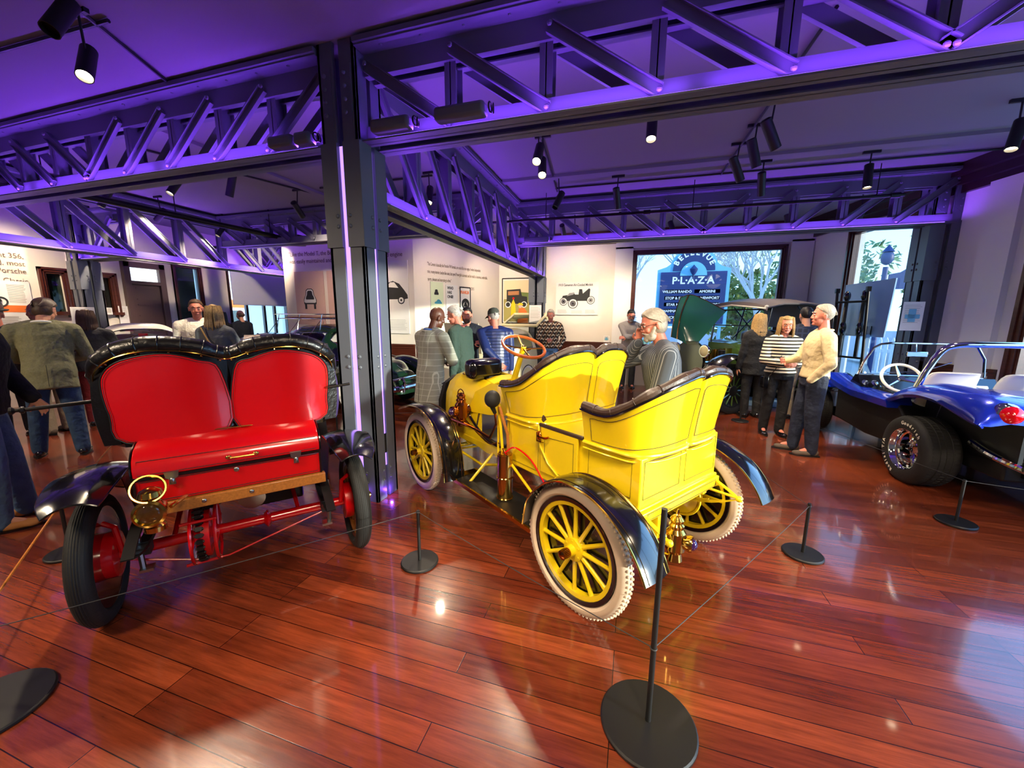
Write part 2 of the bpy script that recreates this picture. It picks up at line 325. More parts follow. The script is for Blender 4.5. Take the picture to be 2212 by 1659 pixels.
# partition with the small car prints, and the slanted wall behind it
g = G(); g.bb((-8.05, 7.5, 0), (-4.53, 7.72, 3.3)); g.bb((-8.05, 7.72, 0), (-7.8, 8.4, 3.3)); struct('wall_partition', g, MT['wall'], smooth=False)
wallseg('wall_slanted', (-4.53, 7.5), (-3.45, 10.05), .15, [], MT['wall'], z1=3.4)
wains('trim_5', (-8.05, 7.5), (-4.53, 7.5), .0, 3.5); wains('trim_6', (-4.53, 7.5), (-3.45, 10.05), 0, 2.7)
g = G()
for z, d, h in ((3.34, .05, .08), (3.42, .1, .08), (3.5, .16, .16)): g.bb((-8.3, 8.9-d, z), (-4.2, 8.95, z+h))
struct('trim_7', g, MT['trim'], smooth=False)
# left wall
LA, LB = (-10.5, -4.2), (-10.5, 10.05)
S_ = lambda y: y+4.2
wallseg('wall_left', LA, LB, .2, [(S_(4.52), S_(4.73), 1.7, 2.4), (S_(5.25), S_(5.45), 1.7, 2.4), (S_(5.75), S_(6.35), 0, 2.68), (S_(6.72), S_(7.2), .7, 2.78), (S_(8.0), S_(9.75), .95, 2.9)], MT['wall'])
window('window_2', LA, LB, S_(4.52), S_(4.73), 1.7, 2.4, fw=.11, glass='darkglass'); window('window_3', LA, LB, S_(5.25), S_(5.45), 1.7, 2.4, fw=.1, glass='darkglass')
g = G(); g.bb((-10.75, 4.4, 1.6), (-10.7, 5.6, 2.5)); struct('dark_sheet_behind_small_windows', g, mat('dim_room', '3C3C34', .9), smooth=False)  # dark sheet close behind the panes, dimness of a room put into its colour
w = window('window_4', LA, LB, S_(6.72), S_(7.2), .7, 2.78, fw=.08)
g = G(); g.bb((-10.58, 6.72, .72), (-10.56, 7.16, 2.78)); tag(obj('roller_shade', g, MT['greenshade'], smooth=False), 'dark green roller shade drawn down in the narrow window right of the panelled door', 'roller shade')
window('window_5', LA, LB, S_(8.0), S_(9.75), .97, 2.9, fw=.06, mull=(S_(8.45), S_(9.0), S_(9.35)))
g = G(); g.bb((-10.46, 8.02, 1.95), (-10.44, 9.72, 2.88)); g.cyl((-10.45, 8.02, 1.95), (-10.45, 9.72, 1.95), .014); tag(obj('roller_shade', g, MT['shade'], smooth=False), 'white roller shade pulled half down over the window left of the car print partition', 'roller shade')
# panelled door with transom
g = G()
for a, b, c, e in ((5.66, 5.78, 0, 2.78), (6.32, 6.44, 0, 2.78), (5.66, 6.44, 2.66, 2.78), (5.75, 6.35, 2.3, 2.38)): g.bb((-10.52, a, c), (-10.4, b, e))
struct('trim_8', g, MT['doorwood'], smooth=False, bevel=.01)
g = G(); g.bb((-10.5, 5.78, .01), (-10.46, 6.32, 2.3)); 
for i in range(6): g.bb((-10.47, 5.86, .18+i*.36), (-10.445, 6.24, .2+i*.36)); g.bb((-10.47, 5.86, .42+i*.36), (-10.445, 6.24, .44+i*.36))
d = struct('door_1', g, MT['doorwood'], smooth=False); g = G(); g.ell((-10.41, 6.27, 1.0), .03); obj('door_knob', g, MT['brass'], d)
g = G(); g.bb((-10.5, 5.78, 2.38), (-10.49, 6.32, 2.66)); o = struct('window_6', g, MT['transom'], smooth=False)
# right wall: pier, window bay, pier, big side window
RA, RB = (RX(-4.2), -4.2), (RX(10.05), 10.05)
RL = sqrt(1+.223**2); T_ = lambda y: (y+4.2)*RL
wallseg('wall_right', RB, RA, .2, [((10.05-8.9)*RL, (10.05-7.35)*RL, .45, 3.2), ((10.05-6.15)*RL, (10.05+.6)*RL, .55, 3.3)], MT['wallgrey'])
U_ = lambda y: (10.05-y)*RL
window('window_7', RB, RA, U_(8.86), U_(7.4), .5, 3.17, fw=.1, glass='dimglass')
window('window_8', RB, RA, U_(6.1), U_(-.55), .6, 3.25, fw=.12, mull=(U_(3.9), U_(1.7)))
wains('trim_9', RB, RA, U_(7.3), U_(6.3)); wains('trim_10', RB, RA, U_(9.95), U_(9.05))
p, dd, nr = frame_local(RB, RA); g = G(); R = M((dd, nr, V((0, 0, 1)))).transposed()
for z, d, h in ((3.33, .06, .1), (3.43, .12, .1), (3.53, .2, .15)): g.box(p+dd*U_(3)-nr*d/2+V((0, 0, z+h/2)), (U_(-4), d, h), R=R)
struct('trim_11', g, MT['darktrim'], smooth=False)
g = G(); g.box(p+dd*U_(6.55)-nr*.04+V((0, 0, 1.7)), (.35*RL, .08, 3.3), R=R); struct('trim_12', g, MT['wallgrey'], smooth=False)
wallseg('wall_back', (6.9, -4.1), (-12.5, -4.1), .1, [], MT['wall'])
# ================================================================ STEEL TRUSSES
def chan(g, a, b, h, w, lip, out, th=.008):
    """channel from a to b : web height h, flange depth w towards 'out' """
    a, b, out = V(a), V(b), V(out); t = (b-a).normalized(); up = t.cross(out).normalized()
    if up.z < 0: up = -up
    R = M((t, out, up)).transposed(); c = (a+b)/2; Ln = (b-a).length
    g.box(c, (Ln, th, h), R=R); g.box(c+up*(h/2-th/2)+out*w/2, (Ln, w, th), R=R); g.box(c-up*(h/2-th/2)+out*w/2, (Ln, w, th), R=R)
def truss(label, A, ax, Ln, n, z0, z1, flip=None, wid=.13, leds=(1, -1), led_e=8, n0=0, loc=None, hb=.13, ht=.16, group='purple lit steel roof trusses'):
    """A=(x,y) start on centre line; ax 0=x 1=y"""
    t = thing('roof_truss', label, 'roof truss', (A[0], A[1], 0), 0 if ax == 0 else pi/2, group)
    flip = n/2 if flip is None else flip; mt = MT['truss']; s = Ln/n
    g = G()
    for o in (1, -1):
        g.bb((0, o*(wid-.09), z0), (Ln, o*(wid+.02), z0+.012)); g.bb((0, o*(wid-.055), z0), (Ln, o*(wid-.047), z0+hb))
    obj('bottom_chord', g, mt, t, smooth=False)
    g = G()
    for o in (1, -1):
        g.bb((0, o*(wid-.055), z1-ht), (Ln, o*(wid-.047), z1)); g.bb((0, o*(wid-.1), z1-ht), (Ln, o*(wid-.05), z1-ht+.01)); g.bb((0, o*(wid-.06), z1-.012), (Ln, o*(wid+.07), z1))
    g.bb((0, -wid-.09, z1), (Ln, wid+.09, z1+.035))
    obj('top_chord', g, mt, t, smooth=False)
    g = G()
    for k in range(int(Ln/.33)):
        for o in (1, -1): g.ell((.2+k*.33, o*(wid+.02), z1-.014), (.012, .012, .008), 8, 4)
    obj('rivets', g, mt, t)
    for k in range(n0, n+1):
        if k > 0 and k < n:
            g = G(); g.bb((k*s-.045, -wid+.07, z0+.05), (k*s+.045, -wid+.075, z1-ht+.05)); g.bb((k*s-.045, wid-.075, z0+.05), (k*s+.045, wid-.07, z1-ht+.05)); g.bb((k*s-.004, -wid+.07, z0+.05), (k*s+.004, wid-.07, z1-ht+.05)); obj('vertical_strut', g, mt, t, smooth=False)
        if k < n:
            dn = k+.5 < flip; x0, x1 = (k*s+.03, (k+1)*s+.02) if dn else ((k+1)*s-.03, k*s-.02)
            for o in (1, -1):
                g = G(); chan(g, (x0, o*(wid-.04), z1-.1), (x1, o*(wid-.04), z0+.06), .085, .03, 0, (0, o, 0)); g.ell((x0, o*(wid-.01), z1-.09), (.018, .012, .018), 8, 5); g.ell((x1, o*(wid-.01), z0+.06), (.018, .012, .018), 8, 5)
                obj('diagonal_strut', g, mt, t, smooth=False)
    for o in leds:
        g = G(); g.bb((.1, o*(wid-.03), z0+.014), (Ln-.1, o*(wid-.005), z0+.026)); q = obj('light_strip', g, MT['led'], t, smooth=False, label='violet glowing strip')
        nn = max(1, round(Ln/2.2))
        for i in range(nn):
            l = lamp('AREA', 'strip_light', (0, 0, 0), led_e*Ln/nn, PURP, shape='RECTANGLE', size=Ln/nn*.95, size_y=.02)
            l.parent = t; l.location = (Ln*(i+.5)/nn, o*(wid+.02), z0+.03); l.rotation_euler = (pi-o*rad(4), 0, 0)
    return t
ZB = 2.98
truss('nearest truss, left span, meeting the tall bolted column in front', (-8.55, 2.92), 0, 6.12, 10, ZB, 3.62)
truss('nearest truss, right span, running from the tall bolted column out of the frame', (-2.08, 2.92), 0, 7.1, 10, ZB, 3.62, flip=5)
truss('deep truss running away from the tall column to the back wall', (-2.25, 3.05), 1, 6.4, 9, 2.6, 3.62, flip=6, wid=.15)
truss('far truss in front of the plaza window with a black pipe along it', (-2.1, 7.15), 0, 6.15, 10, 2.94, 3.6, flip=5, led_e=6)
truss('deep truss running away on the left side of the hall', (-8.5, -.2), 1, 9.9, 12, 2.62, 3.6, flip=10, wid=.15)
truss('short truss bay between the left wall column and the left truss', (-9.95, 4.75), 0, 1.3, 2, 2.62, 3.4)
truss('rear left truss glimpsed through the left deep truss', (-10.4, 8.4), 0, 1.9, 4, 2.85, 3.5)
truss('truss behind the left deep truss, crossing towards the partition', (-8.35, 6.4), 0, 6.0, 10, 3.05, 3.6, leds=(1,))
# pipes hung along trusses
t = thing('sprinkler_pipe', 'black pipe with couplings hung in front of the far truss', 'pipe', (0, 0, 0))
g = G(); g.cyl((-2.9, 6.7, 3.27), (3.3, 6.7, 3.27), .022); obj('pipe_run', g, MT['darkmetal'], t)
g = G()
for x in (.1, 3.2): g.cyl((x-.05, 6.7, 3.27), (x+.05, 6.7, 3.27), .035)
for x in (-1.5, .75, 3.0): g.cyl((x, 6.7, 3.27), (x, 6.7, CZ), .006)
obj('coupling', g, MT['darkmetal'], t)
t = thing('sprinkler_pipe', 'thick dark pipe slanting away beside the left deep truss to a valve', 'pipe', (0, 0, 0))
g = G(); g.cyl((-7.15, 2.2, 3.2), (-6.85, 6.9, 3.2), .045); g.cyl((-9.5, 6.9, 3.2), (-4.0, 6.95, 3.2), .035); obj('pipe_run', g, MT['darkmetal'], t)
g = G(); g.ell((-6.85, 6.75, 3.2), (.09, .13, .09)); g.cyl((-6.9, 6.6, 3.12), (-6.6, 6.75, 3.12), .05); g.cyl((-6.6, 6.7, 3.2), (-6.45, 6.7, 3.2), .07); obj('valve', g, MT['steel'], t)
g = G()
for x, y in ((-7.1, 3.2), (-7.0, 4.6), (-6.9, 6.2), (-5.6, 6.93), (-8.6, 6.9)): g.cyl((x, y, 3.2), (x, y, CZ), .007)
obj('hanger_rod', g, MT['darkmetal'], t)
# conduit boxes on the near truss right span
def duct(label, loc, L_, rz=0):
    t = thing('junction_box', label, 'junction box', loc, rz)
    g = G(); g.bb((0, -.05, 0), (L_, .05, .09)); obj('cover', g, MT['truss'], t, bevel=.025)
    g = G(); g.torus((L_+.03, 0, .05), (1, 0, 0), .03, .006); g.torus((L_+.05, .01, .045), (1, .3, 0), .028, .005); obj('cable_loop', g, MT['darkmetal'], t)
duct('rounded conduit box on the near truss right beside the tall column', (-1.96, 2.74, 3.0), .33)
duct('longer conduit box on the near truss, second right of the tall column', (-1.42, 2.72, 3.0), .38)
duct('rounded conduit box on the left span just left of the tall column', (-2.95, 2.74, 3.0), .25); duct('conduit box on the left span closest to the tall column', (-2.68, 2.74, 3.0), .16)
duct('conduit box at the left end of the far truss', (-1.95, 6.98, 2.96), .45)
# ================================================================ COLUMNS
def column(label, cx, cy, w, d, H=CZ, sleeve=(2.2, 2.98), lit=True, rows=(1.31, 1.22, .27, .18), m='column', gus=True):
    t = thing('steel_column', label, 'column', (cx, cy, 0)); a, b = w/2, d/2; sl = .028
    g = G()
    for sx in (1, -1):
        for sy in (1, -1): 
            g.bb((sx*sl, sy*b, 0), (sx*a, sy*(b-.03), H)); g.bb((sx*a, sy*sl*.7, 0), (sx*(a-.03), sy*b, H))
    g.bb((-sl*1.2, -.02, 0), (sl*1.2, .02, H)) if not lit else None
    obj('shaft', g, MT[m], t, smooth=False, bevel=.004)
    g = G()
    for sx in (1, -1):
        for sy in (1, -1):
            g.bb((sx*sl, sy*b, sleeve[0]), (sx*(a+.012), sy*(b+.014), sleeve[1])); g.bb((sx*a, sy*sl*.7, sleeve[0]), (sx*(a+.014), sy*(b+.012), sleeve[1]))
    obj('sleeve_plate', g, MT[m], t, smooth=False)
    if gus:
        g = G()
        for sx in (1, -1): g.prism([(-.05, 0), (.04, -.07), (.04, -.5), (-.05, -.42)], (sx*.09, -b-.005, H-.1), (1, 0, 0), (0, 0, 1), -.02)
        obj('gusset_plate', g, MT[m], t, smooth=False)
    g = G()
    for z in rows+(sleeve[0]+.24, sleeve[0]+.16):
        e = .014 if z > sleeve[0] else 0
        for sx in (1, -1):
            for sy in (1, -1):
                g.ell((sx*(sl+.03), sy*(b+e), z), (.017, .012, .017), 10, 6); g.ell((sx*(a+e), sy*(sl*.7+.03), z), (.012, .017, .017), 10, 6)
    if gus:
        for k in range(4):
            for sx in (1, -1): g.ell((sx*.09, -b-.028, H-.24-k*.09), (.015, .012, .015), 10, 6)
    obj('rivets', g, MT[m], t)
    if lit:
        g = G(); g.bb((-.026, -b+.016, .3), (.026, -b+.028, ZB-.02)); g.bb((a-.03, -.018, .3), (a-.018, .018, ZB-.02)); o = obj('light_tube', g, mat('tube', (.36, .2, 1, 1), emit=2.0), t, smooth=False, label='glowing violet tube inside the slots')
        g = G(); g.bb((-.03, -b+.012, .42), (.03, -b+.03, .6)); g.bb((a-.03, -.02, .42), (a-.012, .02, .6)); obj('outlet_box', g, MT['matblack'], t, smooth=False)
        for sx, sy, e in ((0, -1, 1.2), (1, 0, 1.2)): lamp('POINT', 'slot_light', (sx*(a+.03), sy*(b+.03), .06), e, PURP, shadow_soft_size=.01).parent = t
    return t
column('tall dark column with a violet lit slot between the red and yellow cars', -2.257, 2.888, .335, .304)
column('slim dark column by the back wall next to the man in the patterned sweater', -2.28, 9.42, .34, .3, lit=False, rows=(1.4, 1.3), gus=False, sleeve=(2.0, 2.6))
column('dark blue-grey column in the window bay behind the buggy', 4.02, 7.25, .36, .34, lit=False, rows=(1.15, 1.05))
column('brown-grey column against the left wall between the small windows', -9.75, 4.72, .3, .3, lit=False, H=3.6, rows=(1.4,), gus=False, sleeve=(2.1, 2.6))
# ================================================================ TRACK LIGHTS
def spot(loc, aim, label, power=0, glow=True, blend=1.0, size=60, col=WARM, soft=.05):
    t = thing('track_spotlight', label, 'spotlight', loc, 0, None)
    d = (V(aim)-V(loc)).normalized(); g = G(); Z_ = V((0, 0, 0))
    g.lathe([(.03, -.17), (.048, -.16), (.048, .12), (.043, .12), (.041, .09), (.0, .09)], Z_, d, 18); obj('housing', g, MT['matblack'], t)
    g = G(); g.lathe([(.0, .092), (.043, .092), (.04, .095), (0, .095)], Z_, d, 16); obj('lens', g, MT['lampglow'] if power else MT['darkglass'], t)
    g = G(); g.cyl(-d*.05, (0, 0, CZ-loc[2]-.02), .008); g.bb((-.09, -.015, CZ-loc[2]-.03), (.09, .015, CZ-loc[2])); obj('stem', g, MT['matblack'], t)
    if power:
        l = lamp('SPOT', 'beam', (0, 0, 0), power, col, spot_size=rad(size), spot_blend=blend, shadow_soft_size=soft); l.parent = t; l.location = d*.11; l.rotation_euler = d.to_track_quat('-Z', 'Y').to_euler()
    return t
def track(label, a, b):
    g = G(); g.cyl(a, b, .014, n=6); tag(obj('light_track', g, MT['matblack']), label, 'light track')
track('thin ceiling track of the pair of lamps above the steering wheel', (-1.05, 3.9, CZ-.02), (-1.3, 6.6, CZ-.02))
track('slanting ceiling track of three lamps above the seated yellow car', (1.15, 3.4, CZ-.02), (1.06, 6.5, CZ-.02))
track('ceiling track running left to right in front of the far truss', (-1.3, 6.45, CZ-.02), (4.2, 6.5, CZ-.02))
track('ceiling track at the top left corner of the picture', (-6, 2.02, CZ-.02), (-3.6, 2.1, CZ-.02)); track('second ceiling track crossing at the top left lamps', (-3.3, 1.2, CZ-.02), (-4.1, 2.9, CZ-.02))
track('thin ceiling track over the small car prints', (-5.9, 3.6, CZ-.02), (-5.2, 5.6, CZ-.02)); track('ceiling track behind the deep truss', (-4.9, 5.4, CZ-.02), (-2.9, 5.4, CZ-.02))
SP = [((-1.07, 4.34, 3.35), (-1.0, 1.6, 0), 'upper lamp of the lit pair above the steering wheel', 280, 62), ((-1.10, 4.67, 3.33), (-.6, 2.6, .5), 'lower lamp of the lit pair above the steering wheel', 260, 60),
 ((-1.16, 5.97, 3.33), (-1.9, 4.6, 1), 'slim lamp hanging alone right of the deep truss', 0, 60), ((-.33, 6.2, 3.35), (0, 7.5, 1), 'slim lamp at the left part of the far truss track', 0, 60),
 ((1.07, 5.5, 3.37), (2.2, 6.3, 1.2), 'lowest of the three lamps on the slanting track', 200, 62), ((1.13, 5.05, 3.37), (1.9, 5.6, 1.2), 'middle of the three lamps on the slanting track', 240, 62), ((1.16, 4.6, 3.37), (2.3, 5.4, 1.5), 'uppermost of the three lamps on the slanting track', 220, 62),
 ((1.5, 6.16, 3.37), (2.0, 7.4, 1), 'lamp tilted right above the open green hood', 450, 60), ((2.66, 6.2, 3.37), (2.6, 5.7, 0), 'black lamp hanging straight below the far right track', 120, 60), ((3.33, 5.2, 3.35), (2.6, 4.6, .3), 'black lamp at the far right edge under the ceiling', 160, 60),
 ((.06, 4.18, 3.4), (.0, 2.8, 0), 'small lamp peeking below the near truss in the centre', 300, 70), ((-3.72, 2.0, 3.35), (-2.6, .9, .9), 'lit lamp at top left, lower one of the crossed pair', 420, 75), ((-3.4, 1.73, 3.4), (-3.25, 1.2, 2.5), 'dark lamp at top left, upper one of the crossed pair', 0, 60),
 ((-5.35, 5.39, 3.35), (-5.9, 7.5, 1.9), 'lamp hanging in front of the small car print partition', 300, 80), ((-5.28, 4.2, 3.35), (-6.1, 4.2, 1.3), 'tilted lamp left of the tall column under the left span', 350, 70), ((-6.2, 4.1, 3.4), (-6.4, 2.6, 1.0), 'small lamp under the left span seen left of the tilted one', 260, 70),
 ((-2.9, 5.3, 3.35), (-2.5, 4.1, 1.1), 'lamp hanging behind the tall column on its right', 200, 60), ((-2.9, 6.5, 3.35), (-4.2, 8.6, 2.0), 'lamp behind the deep truss, nearer the slanted wall', 230, 80), ((-3.3, 7.6, 3.3), (-3.0, 10, 2.2), 'lamp behind the deep truss pointing at the framed print', 330, 80),
 ((-1.4, 7.8, 3.3), (-1.4, 10, 2.2), 'pair lamp behind the left part of the far truss', 380, 90), ((-1.2, 7.9, 3.25), (-2, 9.3, 1), 'second pair lamp behind the left part of the far truss', 60, 80), ((-.3, 8.2, 3.3), (-.2, 9.8, 1.6), 'slim lamp behind the far truss above the phone calling man', 200, 80),
 ((.6, 8.2, 3.3), (1.4, 7.4, .9), 'lamp behind the far truss, centre of the plaza window', 250, 80), ((2.0, 8.3, 3.3), (2.4, 7.5, 1), 'first of two lamps behind the far truss near the bay', 60, 80), ((2.5, 8.3, 3.3), (3.0, 8.3, 1), 'second of two lamps behind the far truss near the bay', 60, 80),
 ((3.4, 8.0, 3.3), (3.1, 9, 1), 'tilted lamp behind the far truss closest to the bay column', 40, 70),
 ((-8.0, 5.0, 3.35), (-10.5, 5.0, 1.8), 'lamp behind the left deep truss aimed at the left wall', 420, 90), ((-7.7, 4.1, 3.35), (-8.4, 3.0, .8), 'left hanging lamp of the two over the hatted man', 420, 80), ((-8.2, 6.2, 3.35), (-8.7, 4.9, 1.2), 'right hanging lamp over the white car', 600, 80),
 ((-7.4, 7.0, 3.3), (-10.4, 8.0, 1.5), 'lamp over the passage to the roller shade', 260, 90), ((-9.2, 3.2, 3.3), (-10.5, 4.0, 2.0), 'lamp aimed at the lettering on the left wall', 380, 90)]
for loc, aim, lab, pw, sz in SP: spot(loc, aim, lab, pw, size=sz)
for q in [(-2.5, -1.2, 3.3), (1.2, -1.0, 3.3), (-6.5, -.6, 3.3), (3.2, 1.2, 3.3), (0, .6, 3.35)]:
    spot(q, (q[0]*.7-.3, q[1]+2.6, .2), 'ceiling spotlight behind the viewer over '+{-2.5: 'the red car', 1.2: 'the yellow car', -6.5: 'the left aisle', 3.2: 'the buggy', 0: 'the front rope post'}[q[0]], 400, size=95, soft=.3)
# ================================================================ WHEELS
def wood_wheel(par, loc, R, rr, tm, sm_, side=1, tw=.042, nsp=12, hubm='copper', knobs=True, rimb=True, cap=.055, rot=0.13):
    """spoked artillery wheel: part = tyre, sub-parts rim, spokes, hub; axis along local y, side=outer direction"""
    g = G(); g.rings([[V((sin(t)*(R-tw+tw*cos(a)*(1 if abs(a-pi) > 1.2 else .75)), tw*1.0*sin(a), cos(t)*(R-tw+tw*cos(a)*(1 if abs(a-pi) > 1.2 else .75)))) for a in [2*pi*j/14 for j in range(14)]] for t in [2*pi*i/56 for i in range(56)]], True, loop=True)
    if knobs == 1:
        for i in range(84):
            for q in (-1, 0, 1):
                t = 2*pi*(i+.5*(q % 2))/84; a = q*.5; g.ell((sin(t)*(R-tw+tw*cos(a)), tw*sin(a), cos(t)*(R-tw+tw*cos(a))), (.0085, .007, .0085), 6, 4)
    elif knobs == 2:
        for q in (-3, -2, -1, 0, 1, 2, 3): g.torus((0, q*.0095, 0), (0, 1, 0), R-tw+tw*cos(q*.24)-.0005, .0032, 56, 6)
    w = obj('wheel', g, MT[tm], par); w.location = loc
    g = G()
    if rimb: g.lathe([(rr-.004, -.03), (rr+.004, -.032), (rr+.004, .032), (rr-.004, .03), (rr-.02, .028), (rr-.02, -.028)], ax=(0, 1, 0), n=48, mi=1)
    g.rings([[V((sin(t)*q, y, cos(t)*q)) for q, y in ((rr-.012, -.024), (rr-.012, .024), (rr-.045, .02), (rr-.045, -.02))] for t in [2*pi*i/48 for i in range(48)]], True, loop=True, mi=0)
    obj('rim', g, [sm_, MT['black']], w)
    g = G()
    for i in range(nsp):
        t = rot+2*pi*i/nsp; d = V((sin(t), 0, cos(t))); g.tube([d*.05, d*.09, d*(rr-.08), d*(rr-.03)], [.017, .0135, .0115, .016], 8, fl=1)
    obj('spokes', g, sm_, w)
    g = G(); g.lathe([(.0, -.05), (.03, -.05), (.068, -.02), (.068, .02), (.066, .024), (.035, .03), (.03, .06), (.0, .06)], ax=(0, side, 0), n=20)
    for i in range(6): t = 2*pi*i/6; g.cyl((sin(t)*.052, side*.018, cos(t)*.052), (sin(t)*.052, side*.03, cos(t)*.052), .007, n=8)
    obj('hub', g, sm_, w)
    g = G(); g.lathe([(.026, .055), (.028, .085), (.026, .11), (.012, .118), (0, .12)], ax=(0, side, 0), n=14); obj('hub_cap', g, MT[hubm], w)
    return w
def leaf_spring(g, y, xa, xb, zl, zu, n=3, w=.022):
    xm = (xa+xb)/2; h = (xb-xa)/2
    for sgn, zb in ((-1, zl), (1, zu)):
        ze = (zl+zu)/2
        for k in range(n):
            f = 1-k*.22; P = []
            for i in range(13):
                u = -1+2*i/12; x = xm+h*f*u; z = zb+(ze-zb)*(u*f)**2+sgn*(-k)*.008; P.append((x, z))
            g.rings([[V((x, y-w, z-.003)), V((x, y+w, z-.003)), V((x, y+w, z+.003)), V((x, y-w, z+.003))] for x, z in P], True)
def strip(path, y0, y1, crown=.015, n=8, th=.004, lip=True):
    """mudguard strip swept along path (x,z) between y0..y1"""
    P = cr([(x, 0, z) for x, z in path], 5); rows = []
    for i, p in enumerate(P):
        t = (P[min(i+1, len(P)-1)]-P[max(i-1, 0)]).normalized(); nn = V((-t.z, 0, t.x)); nn = nn if nn.z > 0 or abs(nn.z) < .3 and nn.x*1 < 0 and True else nn
        if i == 0: last = nn if nn.z > 0 else -nn
        nn = nn if nn.dot(last) > 0 else -nn; last = nn
        rows.append([p+V((0, y0+(y1-y0)*j/n, 0))+nn*(crown*(1-(2*j/n-1)**2)) for j in range(n+1)])
    return rows
# ================================================================ YELLOW TOURING CAR
YC = thing('vintage_car', 'bright yellow early touring car with brown quilted tub seats and cream tyres', 'car', (.115, 2.518, 0), rad(144.8))
yl = MT['yellow']
for x, y, s in ((0, .62, 1), (0, -.62, -1), (2.016, .62, 1), (2.016, -.62, -1)): wood_wheel(YC, (x, y, .367), .372, .297, 'creamtyre', yl, s, rot=.13 if x else .02)
g = G(); g.bb((-.255, -.42, .60), (.2, .42, .925)); g.bb((.19, -.43, .56), (.9, .43, .925)); 
g.prism([(-.28, .56), (-.28, .635), (-.262, .655), (.2, .655), (.2, .56)], (0, .435, 0), (1, 0, 0), (0, 0, 1), -.0); g.bb((-.285, -.437, .565), (.2, .437, .63)); g.bb((-.27, -.43, .63), (.2, .43, .65))
obj('body', g, yl, YC, bevel=.008)
def tub(par, half, zb, base, inset, th=.03, seam=.02):
    """two lobed tub seat: half=[(x,y,ztop)] from arm to centre, base=[(x,y)] same count"""
    full = half+[(x, -y, z) for x, y, z in reversed(half[:-1])]; bs = base+[(x, -y) for x, y in reversed(base[:-1])]
    T = cr(full, 4); B = cr([(x, y, zb) for x, y in bs], 4); NV = 8; rows = []
    for i in range(NV+1):
        v = i/NV; e = v**1.3; rows.append([b.lerp(V((t.x, t.y, b.z)), e)+V((0, 0, (t.z-b.z)*v)) for b, t in zip(B, T)])
    c = V((sum(p.x for p in T)/len(T)+.25, 0, 0)); g = G(); g.shell(rows, .012); obj('seat_shell', g, yl, par)
    inn = []
    for i in range(NV+1):
        r = []
        for p in rows[i]:
            d = V((c.x-p.x, c.y-p.y, 0)).normalized(); r.append(p+d*(inset+.02*sin(pi*i/NV)))
        inn.append(r)
    g = G(); g.shell(inn, .01); obj('upholstery', g, MT['brownleather'], par)
    m = len(T); P = [p+V((c.x-p.x, c.y-p.y, 0)).normalized()*.018+V((0, 0, .018)) for p in T]; g = G()
    g.tube(P, [.026+.004*sin(i*.9) for i in range(m)], 10); 
    for i in range(3, m-3, 5): g.torus(P[i], (P[i+1]-P[i-1]), .028, .0025, 12, 5)
    obj('seat_roll', g, MT['brownleather'], par)
    g = G(); g.tube([p+V((p.x-c.x, p.y-c.y, 0)).normalized()*.006+V((0, 0, .0)) for p in T], .008, 8); obj('piping', g, MT['black'], par)
    g = G(); g.tube([p+V((p.x-c.x, p.y-c.y, 0)).normalized()*.004 for p in B], .012, 8); g.tube([p+V((p.x-c.x, p.y-c.y, 0)).normalized()*.004+V((0, 0, -.035)) for p in B], .006, 8); obj('moulding', g, yl, par)
    # pinstripes that follow the panel outline on each lobe
    g = G()
    for a, b in ((2, m//2-4), (m//2+4, m-3)):
        lo, hi, vv = a, b, .85; pts = []
        def at(i, v): 
            k = v*NV; k0 = min(int(k), NV-1); p = rows[k0][i].lerp(rows[k0+1][i], k-k0); return p+V((p.x-c.x, p.y-c.y, 0)).normalized()*.003
        pts = [at(i, .12) for i in range(lo, hi)]+[at(hi, .12+.7*t/6) for t in range(7)]+[at(i, .84) for i in range(hi, lo, -1)]+[at(lo, .8-.68*t/6) for t in range(7)]
        g.tube(pts, .0016, 4, loop=True)
    obj('pinstripe', g, MT['ink'], par)
    return rows
rear = [(.13, .47, 1.13), (.0, .48, 1.12), (-.10, .485, 1.135), (-.2, .47, 1.19), (-.28, .42, 1.25), (-.335, .33, 1.30), (-.36, .2, 1.335), (-.355, .1, 1.345), (-.345, .03, 1.335), (-.315, 0, 1.315)]
rb = [(.12, .445), (.0, .445), (-.10, .44), (-.18, .43), (-.235, .39), (-.275, .3), (-.29, .19), (-.29, .1), (-.285, .035), (-.265, 0)]
tub(YC, rear, .93, rb, .03)
front = [(.93, .475, 1.15), (.82, .485, 1.16), (.68, .485, 1.20), (.57, .465, 1.275), (.48, .42, 1.35), (.43, .32, 1.405), (.405, .2, 1.425), (.41, .1, 1.425), (.42, .03, 1.40), (.45, 0, 1.37)]
fb = [(.9, .43), (.8, .435), (.68, .435), (.6, .42), (.54, .38), (.5, .29), (.48, .19), (.48, .1), (.485, .035), (.51, 0)]
tub(YC, front, .93, fb, .03)
g = G(); g.bb((-.2, -.4, .93), (.12, .4, 1.03)); g.bb((.53, -.4, .93), (.9, .4, 1.02)); obj('seat_cushion', g, MT['brownleather'], YC, bevel=.03)
